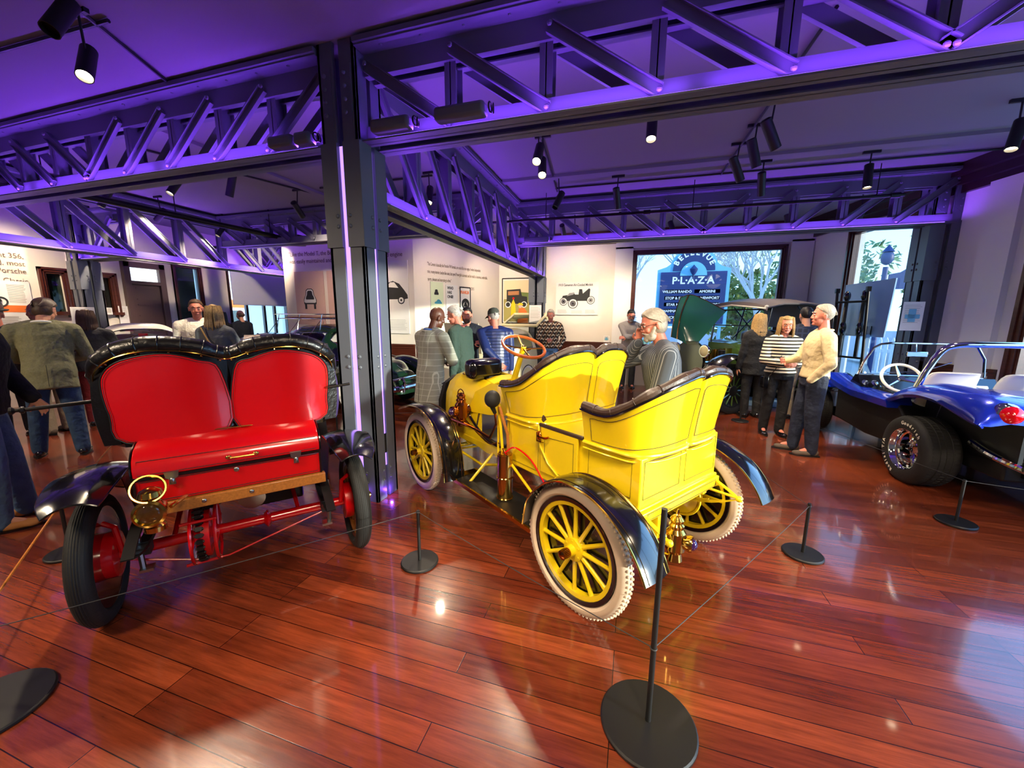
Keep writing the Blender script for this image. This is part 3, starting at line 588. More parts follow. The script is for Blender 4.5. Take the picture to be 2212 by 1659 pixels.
# left tonneau door + right one
for s in (1, -1):
    g = G(); g.bb((.17, s*.432, .62), (.5, s*.447, .94)); g.tube([(.52, s*.45, .94), (.5, s*.452, .8), (.42, s*.452, .7), (.3, s*.452, .63), (.17, s*.452, .61)], .008, 8)
    obj('tonneau_door', g, yl, YC, bevel=.004)
g = G(); g.bb((.13, .43, .93), (.52, .45, .955)); g.bb((.13, -.45, .93), (.52, -.43, .955)); obj('door_trim', g, MT['brownleather'], YC, bevel=.006)
g = G(); g.tube([(.5, .47, .88), (.47, .475, .87), (.42, .475, .875), (.4, .47, .885)], .008, 8); g.tube([(.5, .455, .9), (.5, .48, .9), (.5, .48, .84), (.47, .47, .84)], .006, 8); g.ell((.5, .46, .87), (.02, .01, .03)); obj('door_handle', g, MT['copper'], YC)
# panels, pinstripes on the flat body
g = G()
def rectline(g, pts, r=.0016): g.tube(pts, r, 4, loop=True)
rectline(g, [(-.2, .4225, .69), (.1, .4225, .69), (.1, .4225, .89), (-.2, .4225, .89)]); rectline(g, [(-.2, .4385, .575), (.15, .4385, .575), (.15, .4385, .615), (-.2, .4385, .615)])
for a, b in ((.39, .03), (-.03, -.39)): rectline(g, [(-.257, a, .69), (-.257, b, .69), (-.257, b, .9), (-.257, a, .9)])
rectline(g, [(-.2875, .38, .578), (-.2875, -.38, .578), (-.2875, -.38, .616), (-.2875, .38, .616)])
rectline(g, [(.87, .4325, .6), (.54, .4325, .6), (.54, .4325, .89), (.87, .4325, .89)]); rectline(g, [(.46, .449, .87), (.46, .449, .72), (.38, .449, .66), (.2, .449, .64), (.2, .449, .89)])
obj('pinstripe', g, MT['ink'], YC)
# front: hood, cowl side panels, black dash box
g = G(); prof = [(.31, .6), (.31, .78), (.30, .92), (.26, 1.02), (.18, 1.085), (.08, 1.11), (0, 1.115)]; prof = [(y, z) for y, z in prof]+[(-y, z) for y, z in reversed(prof[:-1])]
rows = []
for x, s, dz in ((2.12, .93, -.05), (2.08, .98, -.02), (1.95, 1, 0), (1.75, 1.0, .0), (1.55, 1.0, -.01), (1.42, 1.02, -.03)): rows.append([V((x, y*s, .6+(z-.6)*(1+dz/.5))) for y, z in prof])
# leave an oval opening on the top where the engine shows
g.shell(rows[:3], .012); g.shell([r[:5] for r in rows[2:]], .012); g.shell([r[-5:] for r in rows[2:]], .012); g.shell([[p for p in r[4:9]] for r in rows[4:]], .012)
obj('bonnet', g, yl, YC)
g = G(); g.tube([(x, y, z) for x, y, z in cr([(1.97, .17, 1.095), (1.97, -.17, 1.095), (1.8, -.19, 1.09), (1.6, -.17, 1.08), (1.57, 0, 1.1), (1.6, .17, 1.08), (1.8, .19, 1.09)], 5, True)], .006, 6, loop=True); obj('bonnet_beading', g, MT['copper'], YC)
g = G(); g.bb((1.5, -.2, .55), (2.0, .2, .8), 1)
for i in range(4): g.cyl((1.58+i*.12, 0, .8), (1.58+i*.12, 0, .97), .055, n=16, mi=0); g.torus((1.58+i*.12, 0, .85), (0, 0, 1), .06, .006, 16, 5, 0); g.torus((1.58+i*.12, 0, .9), (0, 0, 1), .06, .006, 16, 5, 0); g.tube([(1.58+i*.12, 0, .99), (1.6+i*.12, .05, 1.04), (1.6+i*.1, .12, 1.0), (1.55+i*.12, .16, .9)], .006, 6, 2)
g.tube([(1.5, .12, .95), (1.7, .1, 1.0), (2.0, .12, .95)], .012, 8, 2); obj('engine', g, [MT['steel'], MT['darkmetal'], MT['brass']], YC)
g = G(); g.prism([(-.33, .42), (.33, .42), (.33, .8), (.27, .98), (.15, 1.05), (-.15, 1.05), (-.27, .98), (-.33, .8)], (2.16, 0, 0), (0, 1, 0), (0, 0, 1), .06)
for i in range(16): g.bb((2.225, -.28, .48+i*.032), (2.24, .28, .49+i*.032))
obj('radiator', g, MT['darkmetal'], YC)
for s in (1, -1):
    g = G(); poly = [(1.42, .78), (1.42, 1.06), (1.27, 1.10), (.92, 1.14), (.92, .9), (1.08, .86), (1.6, .8)]
    g.prism([(1.62, .8), (1.5, 1.0), (1.25, 1.11), (1.08, 1.11), (1.02, .88), (1.3, .83)], (0, s*.335, 0), (1, 0, 0), (0, 0, 1), .012); obj('cowl_side', g, yl, YC)
    g = G(); g.prism([(2.1, .55), (2.1, .68), (1.75, .66), (1.62, .78), (1.5, .70), (1.32, .62), (1.12, .6), (.92, .64), (.9, .5), (1.32, .49), (1.75, .56)], (0, s*.34, 0), (1, 0, 0), (0, 0, 1), .014); obj('side_sill', g, yl, YC)
    g = G(); g.tube(cr([(1.62, s*.345, .8), (1.5, s*.345, .71), (1.33, s*.345, .625), (1.15, s*.345, .6), (1.02, s*.345, .63), (.97, s*.345, .75)], 5), .012, 8); obj('sill_trim', g, MT['black'], YC)
g = G(); g.bb((1.55, -.02, 1.085), (1.72, .33, 1.27)); o = obj('dash_box', g, MT['black'], YC, bevel=.05)
g = G(); g.bb((.92, -.33, .6), (1.5, .33, .63)); g.box((1.45, 0, .8), (.02, .66, .42), R=M.Rotation(rad(-18), 3, 'Y')); obj('floor_boards', g, MT['steel'], YC)
g = G(); g.cyl((1.2, .12, .63), (1.26, .12, .76), .006); g.ell((1.265, .12, .77), .014); g.cyl((1.3, .2, .63), (1.32, .2, .68), .006); g.cyl((1.31, .2, .68), (1.33, .2, .68), .02); obj('pedals', g, MT['copper'], YC)
# steering
sc_ = V((1.2, .03, 1.405)); sn = V((-.42, .05, .88)).normalized()
g = G(); g.cyl(sc_, (1.42, -.0, .98), .022, .03); g.bb((1.38, -.05, .96), (1.5, .06, 1.02)); obj('steering_column', g, yl, YC)
g = G(); g.torus(sc_, sn, .185, .014, 40, 10); w = obj('steering_wheel', g, MT['wheelwood'], YC)
g = G(); a = sn.orthogonal().normalized(); b = sn.cross(a)
for k in range(4): d = a*cos(k*pi/2+.5)+b*sin(k*pi/2+.5); g.tube([sc_-sn*.02, sc_+d*.09-sn*.012, sc_+d*.18], [.01, .007, .009], 6)
g.ell(sc_-sn*.01, (.022, .022, .022)); obj('wheel_spokes', g, MT['brass'], w)
g = G(); g.tube([sc_-sn*.06, sc_-sn*.06+V((.03, -.12, .02))], .006); g.tube([sc_-sn*.08, sc_-sn*.08+V((-.05, .12, 0))], .006); obj('spark_lever', g, MT['brass'], w)
# fenders, running boards
rf = [(.34, .40), (.30, .57), (.19, .70), (.06, .775), (-.06, .79), (-.18, .775), (-.29, .73), (-.37, .68), (-.43, .62), (-.48, .55), (-.515, .48)]
ff = [(2.3, .74), (2.15, .80), (1.95, .835), (1.8, .835), (1.65, .80), (1.53, .73), (1.45, .64), (1.4, .53), (1.37, .40), (1.36, .30)]
for s in (1, -1):
    for pth in (rf, ff):
        rows = strip(pth, s*.54, s*.73); g = G(); g.shell(rows, .004); f = obj('mudguard', g, MT['black'], YC)
        g = G()
        for o in (1, -2): g.tube([r[o if o > 0 else -2]+V((0, 0, .002)) for r in rows], .0018, 4)
        g.tube([r[0] for r in rows], .005, 6); g.tube([r[-1] for r in rows], .005, 6); obj('gilt_line', g, MT['brass'], f)
    g = G(); g.prism([(1.98, .40), (1.94, .76), (1.8, .83), (1.65, .80), (1.53, .73), (1.45, .64), (1.4, .53), (1.37, .40), (1.36, .32)], (0, s*.54, 0), (1, 0, 0), (0, 0, 1), .004); obj('splash_apron', g, MT['black'], YC) if 0 else None
    g = G(); g.bb((.36, s*.37, .29), (1.42, s*.63, .31)); r = obj('running_board', g, MT['matblack'], YC); g = G(); g.bb((.36, s*.625, .285), (1.42, s*.64, .315)); g.bb((1.36, s*.37, .31), (1.44, s*.63, .318)); 
    for i in range(9): g.ell((.45+i*.11, s*.632, .317), .006, 6, 4)
    obj('edge_strip', g, MT['brass'], r)
g = G(); g.cyl((.83, .5, .31), (.83, .5, .655), .058, n=24); g.torus((.83, .5, .48), (0, 0, 1), .059, .006, 24, 6); g.torus((.83, .5, .32), (0, 0, 1), .06, .006, 24, 6); g.cyl((.83, .5, .65), (.83, .5, .665), .05); c = obj('gas_canister', g, MT['brass'], YC)
g = G(); g.tube(cr([(.83, .5, .665), (.75, .47, .72), (.6, .44, .66), (.45, .42, .5), (.4, .38, .45)], 5), .006, 6, 0); g.tube(cr([(.83, .5, .665), (.95, .47, .7), (1.2, .4, .62), (1.5, .37, .68), (1.7, .36, .75)], 5), .006, 6, 1); obj('gas_hose', g, [MT['redlens'], MT['copper']], YC)
# side lamp and bulb horn
def oil_lamp(par, loc, s=1, m='copper', aim=(0, 1, 0), name='lamp'):
    g = G(); a = V(aim).normalized()
    g.lathe([(.03, -.12), (.042, -.11), (.035, -.07), (.05, -.05), (.05, .05), (.035, .07), (.04, .09), (.03, .1), (.036, .12), (.02, .14), (0, .145)], (0, 0, 0), (0, 0, 1), 18)
    g.lathe([(.03, .03), (.045, .07), (.042, .085), (.03, .085)], ax=a, n=18); g.lathe([(.03, .03), (.04, .065), (.034, .07)], ax=-a, n=18); g.torus((0, 0, .12), a, .05, .004, 20, 6)
    o = obj(name, g, MT[m], par); o.location = loc; o.scale = (s, s, s)
    g = G(); g.ell(a*.078, (.032, .032, .032), 12, 8); l = obj('lens', g, MT['purplelens'], o); return o
oil_lamp(YC, (1.6, .42, .82), 1.15, name='side_lamp'); oil_lamp(YC, (1.6, -.42, .82), 1.15, name='side_lamp')
oil_lamp(YC, (-.34, .17, .42), 1.05, 'brass', aim=(-.8, -.3, 0), name='tail_lamp')
g = G(); g.bb((-.29, .2, .44), (-.25, .28, .57)); g.tube([(-.27, .24, .5), (-.32, .27, .42), (-.3, .22, .34), (-.34, .17, .32)], .006, 6); obj('lamp_bracket', g, yl, YC)
g = G(); g.ell((.92, .55, 1.06), (.06, .06, .065)); g.cyl((.92, .55, 1.0), (.93, .52, .95), .018, .014); o = obj('horn_bulb', g, MT['rubber'], YC)
g = G(); g.tube([(.93, .52, .95), (.97, .48, .85), (1.1, .45, .7), (1.4, .44, .72), (1.75, .45, .72), (1.85, .5, .68), (1.78, .56, .66)], [.01, .01, .012, .014, .022, .03, .05], 10); obj('horn_tube', g, MT['copper'], YC)
g = G(); g.tube([(.95, .47, 1.0), (.88, .49, .7), (.86, .47, .42)], .011, 8); g.tube([(.98, .45, .95), (.96, .47, .6), (.94, .45, .42)], .009, 8); g.tube([(.86, .47, .62), (.5, .48, .43), (.0, .5, .37)], .01, 8); g.tube([(.9, .3, .5), (1.4, .33, .35), (2.0, .3, .36)], .012, 8); obj('brake_rods', g, yl, YC)
g = G(); g.tube([(.9, .5, 1.0), (.84, .47, .8), (.85, .45, .62)], .012, 8); obj('brake_lever', g, MT['wood'], YC)
# chassis
g = G()
for s in (1, -1):
    g.bb((-.25, s*.3, .52), (2.1, s*.35, .57)); leaf_spring(g, s*.4, -.43, .42, .40, .66, 3, .014); leaf_spring(g, s*.33, 1.6, 2.42, .40, .58, 2, .014)
    g.tube([(-.25, s*.34, .56), (-.43, s*.4, .535)], .009, 8); g.ell((-.43, s*.4, .53), .02); g.ell((.42, s*.4, .53), .02)
    g.cyl((.5, s*.35, .52), (.55, s*.55, .3), .012); g.cyl((1.2, s*.35, .52), (1.25, s*.55, .3), .012)
g.bb((-.22, -.33, .5), (-.18, .33, .57)); g.cyl((0, -.6, .367), (0, .6, .367), .03); g.ell((0, 0, .367), (.14, .1, .14), 20, 12); g.cyl((2.016, -.58, .34), (2.016, .58, .34), .022); g.cyl((.1, 0, .38), (1.5, 0, .5), .03)
for s in (1, -1): g.lathe([(.13, -.03), (.14, 0), (.14, .03), (.03, .035)], (0, s*.52, .367), (0, s, 0), 28); g.torus((0, s*.5, .367), (0, 1, 0), .145, .01, 28, 6); g.cyl((2.1, s*.5, .3), (1.8, 0, .36), .01)
obj('chassis', g, yl, YC)
# ================================================================ RED RUNABOUT
RC = thing('vintage_car', 'glossy red early runabout with black leather two lobed seat and rear trunk', 'car', (-2.29, 1.674, 0), rad(140.5))
rd = MT['red']
for x, y, s in ((0, .655, 1), (0, -.655, -1), (1.85, .655, 1), (1.85, -.655, -1)): wood_wheel(RC, (x, y, .345), .35, .265, 'rubber', MT['wood'], s, tw=.05, knobs=2, nsp=12, hubm='brass')
g = G(); g.bb((-.2, -.43, .665), (.1, .43, .80)); g.bb((.06, -.43, .6), (1.55, .43, .72)); obj('trunk', g, rd, RC, bevel=.006)
g = G(); pr = [(.1, .815), (-.205, .815), (-.205, .86), (-.185, .905), (-.13, .945), (-.05, .965), (.1, .975)]
g.rings([[V((x, y, z)) for x, z in pr] for y in (-.435, .435)], True); t = obj('trunk_lid', g, rd, RC, bevel=.006)
g = G(); g.bb((-.207, -.437, .798), (.1, .437, .815)); g.bb((-.206, -.437, .664), (-.19, -.428, .82)); g.bb((-.206, .428, .664), (-.19, .437, .82)); g.tube([(.0, -.43, .978), (.0, .43, .978)], .005, 6, 1)
for y in (-.437, .437): g.prism([(x*1.01, z) for x, z in pr], (0, y, 0), (1, 0, 0), (0, 0, 1), -.006 if y > 0 else .006)
obj('trunk_edging', g, [MT['black'], MT['brass']], t)
g = G(); g.tube([(-.21, -.1, .858), (-.235, -.09, .86), (-.235, .02, .86), (-.21, .03, .858)], .006, 8); g.ell((-.21, -.1, .858), (.008, .016, .012)); g.ell((-.21, .03, .858), (.008, .016, .012)); obj('lid_handle', g, MT['brass'], t)
for y in (.28, -.3):
    g = G(); g.prism([(-.03, .02), (.03, .02), (.026, -.01), (.012, -.02), (.014, -.05), (-.014, -.05), (-.012, -.02), (-.026, -.01)], (-.208, y, .81), (0, 1, 0), (0, 0, 1), -.012); g.ell((-.22, y, .78), (.008, .012, .018)); obj('hasp', g, MT['steel'], RC)
g = G(); g.ell((-.21, 0, .78), (.006, .014, .014)); obj('keyhole', g, MT['steel'], RC)
g = G()
for z0, z1, x, a in ((.68, .79, -.2025, .415), (.83, .9, -.2065, .415)): g.tube([(x, a, z0), (x, -a, z0), (x if z1 < .8 else -.19, -a, z1), (x if z1 < .8 else -.19, a, z1)], .0016, 4, loop=True)
obj('pinstripe', g, MT['ink'], RC)
g = G(); g.bb((-.22, -.455, .6), (-.18, .42, .662)); o = obj('cross_beam', g, MT['wood'], RC, bevel=.004); g = G()
for y in (.16, -.06): g.ell((-.222, y, .635), (.006, .012, .012))
obj('bolt', g, MT['steel'], o)
# seat back: two convex red panels under a black leather roll
def panel(s):
    out = [(.03, .955), (.48, .96), (.53, 1.12), (.545, 1.26), (.53, 1.34), (.47, 1.40), (.36, 1.435), (.25, 1.44), (.13, 1.40), (.03, 1.33)]
    return [(s*y, z) for y, z in out]
def bulge(y, s, z): u = (abs(y)-.28)/.27; return .06-.045*(1-u*u)*(1)-.03*(z-.95)
g = G(); rows = []
for i in range(11):
    z = .93+.53*i/10; rows.append([V((bulge(y, 1, z)+.012+(.16*max(0, abs(y)-.5)/.08), y, z)) for y in [(-.56-.03*sin(pi*i/10))+(1.12+.06*sin(pi*i/10))*j/28 for j in range(29)]])
g.shell(rows, .02); obj('seat_back', g, MT['black'], RC)
for s in (1, -1):
    P2 = panel(s); ol = cr([(0, y, z) for y, z in P2], 4, True); c0 = V((0, s*.27, 1.2)); g = G(); N = len(ol); R_ = []
    for k in (0.0, .25, .5, .75, .93, .98, 1.0):
        R_.append([V((bulge((c0+(p-c0)*k).y, s, (c0+(p-c0)*k).z)+(.0 if k < 1 else .012)-.040, (c0+(p-c0)*k).y, (c0+(p-c0)*k).z)) for p in ol])
    g.rings(R_, True, (0, 0)); obj('seat_panel', g, rd, RC, fix=True)
    g = G(); g.tube([V((bulge(p.y, s, p.z)-.047, p.y, p.z)) for p in [c0+(q-c0)*.955 for q in ol]], .0016, 4, loop=True, mi=0); g.tube([V((bulge(p.y, s, p.z)-.036, p.y, p.z)) for p in ol], .0035, 6, loop=True, mi=1); obj('pinstripe', g, [MT['ink'], MT['matblack']], RC)
roll = [(.42, .56, 1.16), (.3, .585, 1.2), (.14, .58, 1.29), (.06, .55, 1.39), (.04, .47, 1.455), (.03, .36, 1.485), (.03, .25, 1.485), (.035, .13, 1.465), (.05, .05, 1.435)]
full = cr(roll+[(.06, 0, 1.425)]+[(x, -y, z) for x, y, z in reversed(roll)], 5)
g = G(); rr = [.028+.022*min(1, max(0, (p.z-1.2)/.25))*(1 if abs(p.y) > .08 else .65) for p in full]; g.tube(full, rr, 12)
for i in range(4, len(full)-4, 4): g.torus(full[i], full[i+1]-full[i-1], rr[i]+.001, .0035, 14, 5)
obj('seat_roll', g, MT['leather'], RC)
g = G()
for s in (1, -1):
    rows = []
    for i in range(9):
        v = i/8; rows.append([V((x, s*(y+.02*sin(pi*v)), .95+(z-.95)*v)) for x, y, z in [(.06, .5, 1.42), (.07, .555, 1.36), (.15, .575, 1.28), (.3, .58, 1.2), (.46, .56, 1.13)]])
    g.shell(rows, .03*s)
g.bb((.1, -.52, .93), (.52, .52, 1.02)); obj('upholstery', g, MT['leather'], RC)
g = G(); g.tube([V((p.x-.045, p.y*1.01, p.z-.03)) for p in full if p.z > 1.3], .004, 6)
for i in range(0, len(full), 6):
    if full[i].z > 1.36: g.ell((full[i].x-.05, full[i].y, full[i].z-.04), .006, 6, 4)
obj('brass_tacks', g, MT['brass'], RC)
g = G(); g.tube([(.35, .56, 1.15), (.3, .62, 1.16), (.25, .9, 1.15)], .011, 8); g.lathe([(.0, 0), (.018, .0), (.02, .01), (.01, .02), (.01, .03), (.02, .04), (.02, .05), (0, .055)], (.25, .9, 1.15), (-.15, 1, 0), 12); obj('top_socket', g, MT['darkmetal'], RC)
g = G(); g.tube([(-.04, -.53, 1.18), (-.08, -.66, 1.2)], .009, 8); obj('hood_peg', g, MT['darkmetal'], RC)
# tool box, side, front
g = G(); g.bb((.45, .3, .72), (.85, .5, .94)); obj('battery_box', g, MT['wood'], RC, bevel=.006)
g = G(); g.bb((.44, .29, .94), (.86, .51, .95)); obj('box_lid', g, MT['brass'], RC)
g = G(); g.bb((.9, -.4, .6), (1.55, .4, .64)); g.prism([(1.45, .6), (1.5, .95), (1.62, .95), (1.9, .75), (1.92, .6)], (0, -.38, 0), (1, 0, 0), (0, 0, 1), -.76); obj('front_body', g, rd, RC, bevel=.02)
g = G(); g.cyl((1.35, .15, .9), (1.0, .15, 1.22), .015); g.torus((1.0, .15, 1.23), (-.6, 0, .8), .19, .014, 32, 8); obj('steering_wheel', g, MT['black'], RC)
# mudguards: cupped wings that flare outwards
for s in (1, -1):
    rows = []
    path = [(-.33, .755), (-.22, .79), (-.05, .805), (.12, .80), (.3, .76), (.5, .66), (.7, .52), (.9, .42)]
    P = cr([(x, 0, z) for x, z in path], 4)
    for i, p in enumerate(P):
        u = i/(len(P)-1); wd = .30*sin(pi*min(1, .12+u*.9))**.5; yc = .63+.02*sin(pi*u)
        rows.append([V((p.x, s*(yc-wd*.5+wd*j/8), p.z+.035*(1-(2*j/8-1)**2)-.02*(j/8))) for j in range(9)])
    g = G(); g.shell(rows, .004); f = obj('mudguard', g, MT['black'], RC)
    g = G(); g.tube([r[0] for r in rows], .005, 6); g.tube([r[-1] for r in rows], .005, 6); g.tube(rows[0], .005, 6); obj('rolled_edge', g, MT['black'], f)
    g = G(); g.prism([(-.1, .80), (.3, .76), (.45, .66), (.42, .5), (.25, .38), (.1, .5), (-.02, .66)], (0, s*.50, 0), (1, 0, 0), (0, 0, 1), .004); obj('leather_flap', g, MT['leather'], RC)
# running gear
g = G(); g.cyl((0, .62, .345), (0, .24, .345), .032, n=16); g.cyl((0, .14, .345), (0, -.62, .345), .03, n=16)
g.lathe([(.03, -.14), (.06, -.12), (.035, -.1)], (0, 0, .345), (0, 1, 0), 16); g.lathe([(.04, 0), (.1, -.02), (.14, -.05), (.14, -.09), (.05, -.1), (.03, -.13)], (0, .26, .345), (0, 1, 0), 24)
for y in (.255, .14):
    g.torus((0, y, .345), (0, 1, 0), .165, .009, 28, 6)
    for k in range(3): t = k*2*pi/3+.4; g.cyl((0, y, .345), (sin(t)*.165, y, .345+cos(t)*.165), .009)
for a in (60, 180, 300): t = rad(a+20); g.cyl((sin(t)*.165, .13, .345+cos(t)*.165), (sin(t)*.165, .3, .345+cos(t)*.165), .009)
g.tube([(0, .6, .31), (-.01, .2, .17), (-.01, .1, .165), (0, -.55, .33)], .006, 6); g.cyl((0, -.3, .345), (.5, -.25, .6), .014); g.cyl((0, .35, .345), (.4, .3, .6), .014); g.cyl((.3, .43, .6), (-.02, .46, .38), .01)
for s in (1, -1):
    g.lathe([(.11, -.025), (.125, -.02), (.125, .03), (.05, .035)], (0, s*.6, .345), (0, s, 0), 28); g.tube([(-.03, s*.56, .36), (-.05, s*.57, .52), (-.02, s*.62, .54)], .014, 8)
obj('rear_axle', g, rd, RC)
g = G()
for i in range(26): t = 2*pi*i/26; p = V((sin(t)*.15, .215, .345+cos(t)*.15)); g.box(p, (.024, .03, .022), R=M.Rotation(t, 3, 'Y')); g.cyl(p+V((0, -.022, 0)), p+V((0, .022, 0)), .007, n=6)
for i in range(8): g.box((-.1, .215, .5+i*.03), (.02, .03, .02)); g.cyl((-.1, .19, .5+i*.03), (-.1, .24, .5+i*.03), .006, n=6)
obj('drive_chain', g, MT['darkmetal'], RC)
for s in (1, -1):
    g = G(); leaf_spring(g, s*.45, -.42, .42, .40, .58, 4, .024); g.bb((-.14, s*.425, .36), (-.06, s*.475, .42)); o = obj('leaf_spring', g, MT['matblack'], RC)
    g = G(); g.bb((-.16, s*.45-.03, .27), (-.1, s*.45+.03, .285)); g.tube([(-.12, s*.47, .57), (-.13, s*.47, .42), (-.13, s*.465, .28)], .014, 8); obj('spring_shackle', g, MT['steel'], o)
g = G(); g.cyl((.3, -.05, .42), (.3, -.05, .44), .065); g.cyl((.28, -.05, .43), (.04, -.05, .5), .02); g.lathe([(.05, 0), (.075, .01), (.075, .03), (.03, .035)], (.05, -.05, .5), (-1, .1, -.2), 20); obj('exhaust_cutout', g, MT['steel'], RC)
g = G(); g.bb((.2, -.35, .35), (1.2, .0, .56)); g.cyl((.3, .2, .45), (.9, .2, .45), .09); obj('engine', g, MT['darkmetal'], RC, bevel=.02)
lp = V((-.36, .35, .685)); g = G(); ax = V((-1, .12, .05)).normalized()
g.lathe([(.02, -.09), (.05, -.06), (.055, -.02), (.045, .0), (.066, .02), (.068, .035), (.056, .04), (.053, .025)], lp, ax, 28); g.lathe([(.03, -.075), (.045, -.07), (.045, -.045), (.03, -.03)], lp+V((.03, 0, -.04)), (0, 0, 1), 18); g.lathe([(.035, .05), (.055, .075), (.045, .1), (.02, .115), (0, .118)], lp+V((.03, 0, 0)), (0, 0, 1), 18); g.torus(lp+V((.0, 0, .12)), (1, .2, -.5), .066, .006, 28, 6); g.tube([lp+V((.02, -.07, 0)), lp+V((.08, -.11, .01)), lp+V((.14, -.12, 0))], .01, 8)
l = obj('tail_lamp', g, MT['brass'], RC); g = G(); g.ell(lp+ax*.025, (.018, .05, .05), 16, 10); obj('lens', g, MT['glass'], l); g = G(); g.ell(lp-ax*.0, (.01, .04, .04), 14, 8); obj('reflector', g, MT['chrome'], l)
# ================================================================ ROUNDED CAR BODIES
def ip(tab, x):
    if x <= tab[0][0]: return tab[0][1]
    for (a, b), (c, d) in zip(tab, tab[1:]):
        if x <= c: t = (x-a)/(c-a); t = t*t*(3-2*t); return b+(d-b)*t
    return tab[-1][1]
def carbody(root, paint, Ht, Wt, zb, belt, tumble, wins, NX=120, NT=64, name='body', e=.75, trimm='chrome', gl='glass'):
    """lofted body with real window openings. wins = [(x0,x1,zlo,zhi,side)] side: 1/-1/0 ; 0 = across the car for sloping screens"""
    x0, x1 = Ht[0][0], Ht[-1][0]
    def S(x, t):
        H = ip(Ht, x); Wd = ip(Wt, x); c, s = cos(t), sin(t); zz = zb+(H-zb)*abs(s)**e
        w = Wd*(1-tumble*max(0, (zz-belt)/max(.05, H-belt+.001))**1.3 if zz > belt and H > belt+.15 else 1)
        return V((x, w*(1 if c > 0 else -1)*abs(c)**.55, zz))
    def inwin(p, sl):
        for a, b, lo, hi, sd in wins:
            if sd == 0:
                if a < p.x < b and abs(p.y) < lo and p.z > hi: return True
            elif a < p.x < b and lo < p.z < hi and p.y*sd > 0: return True
        return False
    P = [[S(x0+(x1-x0)*i/NX, pi*j/NT) for j in range(NT+1)] for i in range(NX+1)]
    g = G(); q = G(); idx = lambda i, j: i*(NT+1)+j; vs_ = [p for r in P for p in r]; fb = []; fg = []; edge = {}
    for i in range(NX):
        for j in range(NT):
            c = (P[i][j]+P[i+1][j+1])/2; w = inwin(c, 0); (fg if w else fb).append((idx(i, j), idx(i, j+1), idx(i+1, j+1), idx(i+1, j)))
    g.add(vs_, fb); g.add(P[0], [tuple(range(NT+1))]); g.add(P[-1], [tuple(range(NT+1))])
    o = obj(name, g, paint, root, ang=50)
    if fg:
        used = sorted({k for f in fg for k in f}); mp = {k: n for n, k in enumerate(used)}; q.add([vs_[k] for k in used], [tuple(mp[k] for k in f) for f in fg]); obj('window_glass', q, MT[gl], root)
        # chrome surround along the borders between body and glass
        ed = {}
        for f in fg:
            for k in range(4): e2 = tuple(sorted((f[k], f[(k+1) % 4]))); ed[e2] = ed.get(e2, 0)+1
        t = G()
        for (a, b), n in ed.items():
            if n == 1: t.cyl(vs_[a], vs_[b], .008, n=5, caps=(0, 0))
        obj('window_trim', t, MT[trimm], root)
    return o
def tyre(par, loc, R, w, hubm, side=1, wall=None, rim=.62, name='wheel'):
    g = G(); r = w/2; g.lathe([(R*rim, -r*.8), (R*.85, -r), (R*.97, -r*.85), (R, -r*.5), (R, r*.5), (R*.97, r*.85), (R*.85, r), (R*rim, r*.8)], ax=(0, side, 0), n=40, caps=(0, 0))
    o = obj(name, g, MT['rubber'], par); o.location = loc
    if wall: g = G(); g.lathe([(R*rim, r*.8+.002), (R*.86, r+.003)], ax=(0, side, 0), n=40, caps=(0, 0)); obj('whitewall', g, MT['whitewall'], o, fix=False)
    g = G(); g.lathe([(0, -r*.5), (R*rim, -r*.5), (R*rim, r*.8), (R*rim*.9, r*.7), (R*rim*.8, r*.45), (R*.25, r*.5), (R*.22, r*.75), (0, r*.85)], ax=(0, side, 0), n=32); obj('hub', g, MT[hubm], o)
    return o
# ---- dark green beetle shaped saloon
BT = thing('saloon_car', 'dark green rounded saloon with chrome roof rack behind the red car and the tall column', 'car', (-5.65, 6.25, 0), rad(-9))
gr = MT['green']
Ht = [(-2.0, .5), (-1.85, .85), (-1.45, 1.12), (-.95, 1.36), (-.4, 1.48), (.1, 1.5), (.4, 1.47), (.62, 1.33), (.85, 1.02), (1.1, .96), (1.5, .87), (1.8, .7), (1.98, .42)]
Wt = [(-2.0, .25), (-1.7, .42), (-1.1, .6), (-.4, .68), (.5, .68), (1.0, .58), (1.5, .45), (1.9, .32), (1.98, .2)]
carbody(BT, gr, Ht, Wt, .32, .95, .2, [(-.75, -.32, 1.0, 1.3, 1), (-.25, .38, 1.0, 1.34, 1), (-.75, -.32, 1.0, 1.3, -1), (-.25, .38, 1.0, 1.34, -1), (.52, .83, .45, 1.04, 0)])
for sx in (1.25, -1.25):
    for s in (1, -1):
        g = G(); g.tube(cr([(sx+.62, s*.56, .32), (sx+.5, s*.6, .55), (sx+.2, s*.62, .72), (sx-.2, s*.62, .7), (sx-.5, s*.6, .5), (sx-.62, s*.57, .3)], 5), [.05+.12*sin(pi*i/25) for i in range(26)], 14); obj('fender', g, gr, BT)
        tyre(BT, (sx, s*.66, .33), .33, .14, 'chrome', s, True)
for s in (1, -1):
    g = G(); g.bb((-.7, s*.62, .26), (.7, s*.8, .3)); obj('running_board', g, MT['matblack'], BT)
    g = G(); g.lathe([(0, 0), (.09, .01), (.1, .05), (.06, .12), (0, .14)], (1.78, s*.55, .62), (-1, 0, 0), 20); obj('headlamp', g, MT['chrome'], BT)
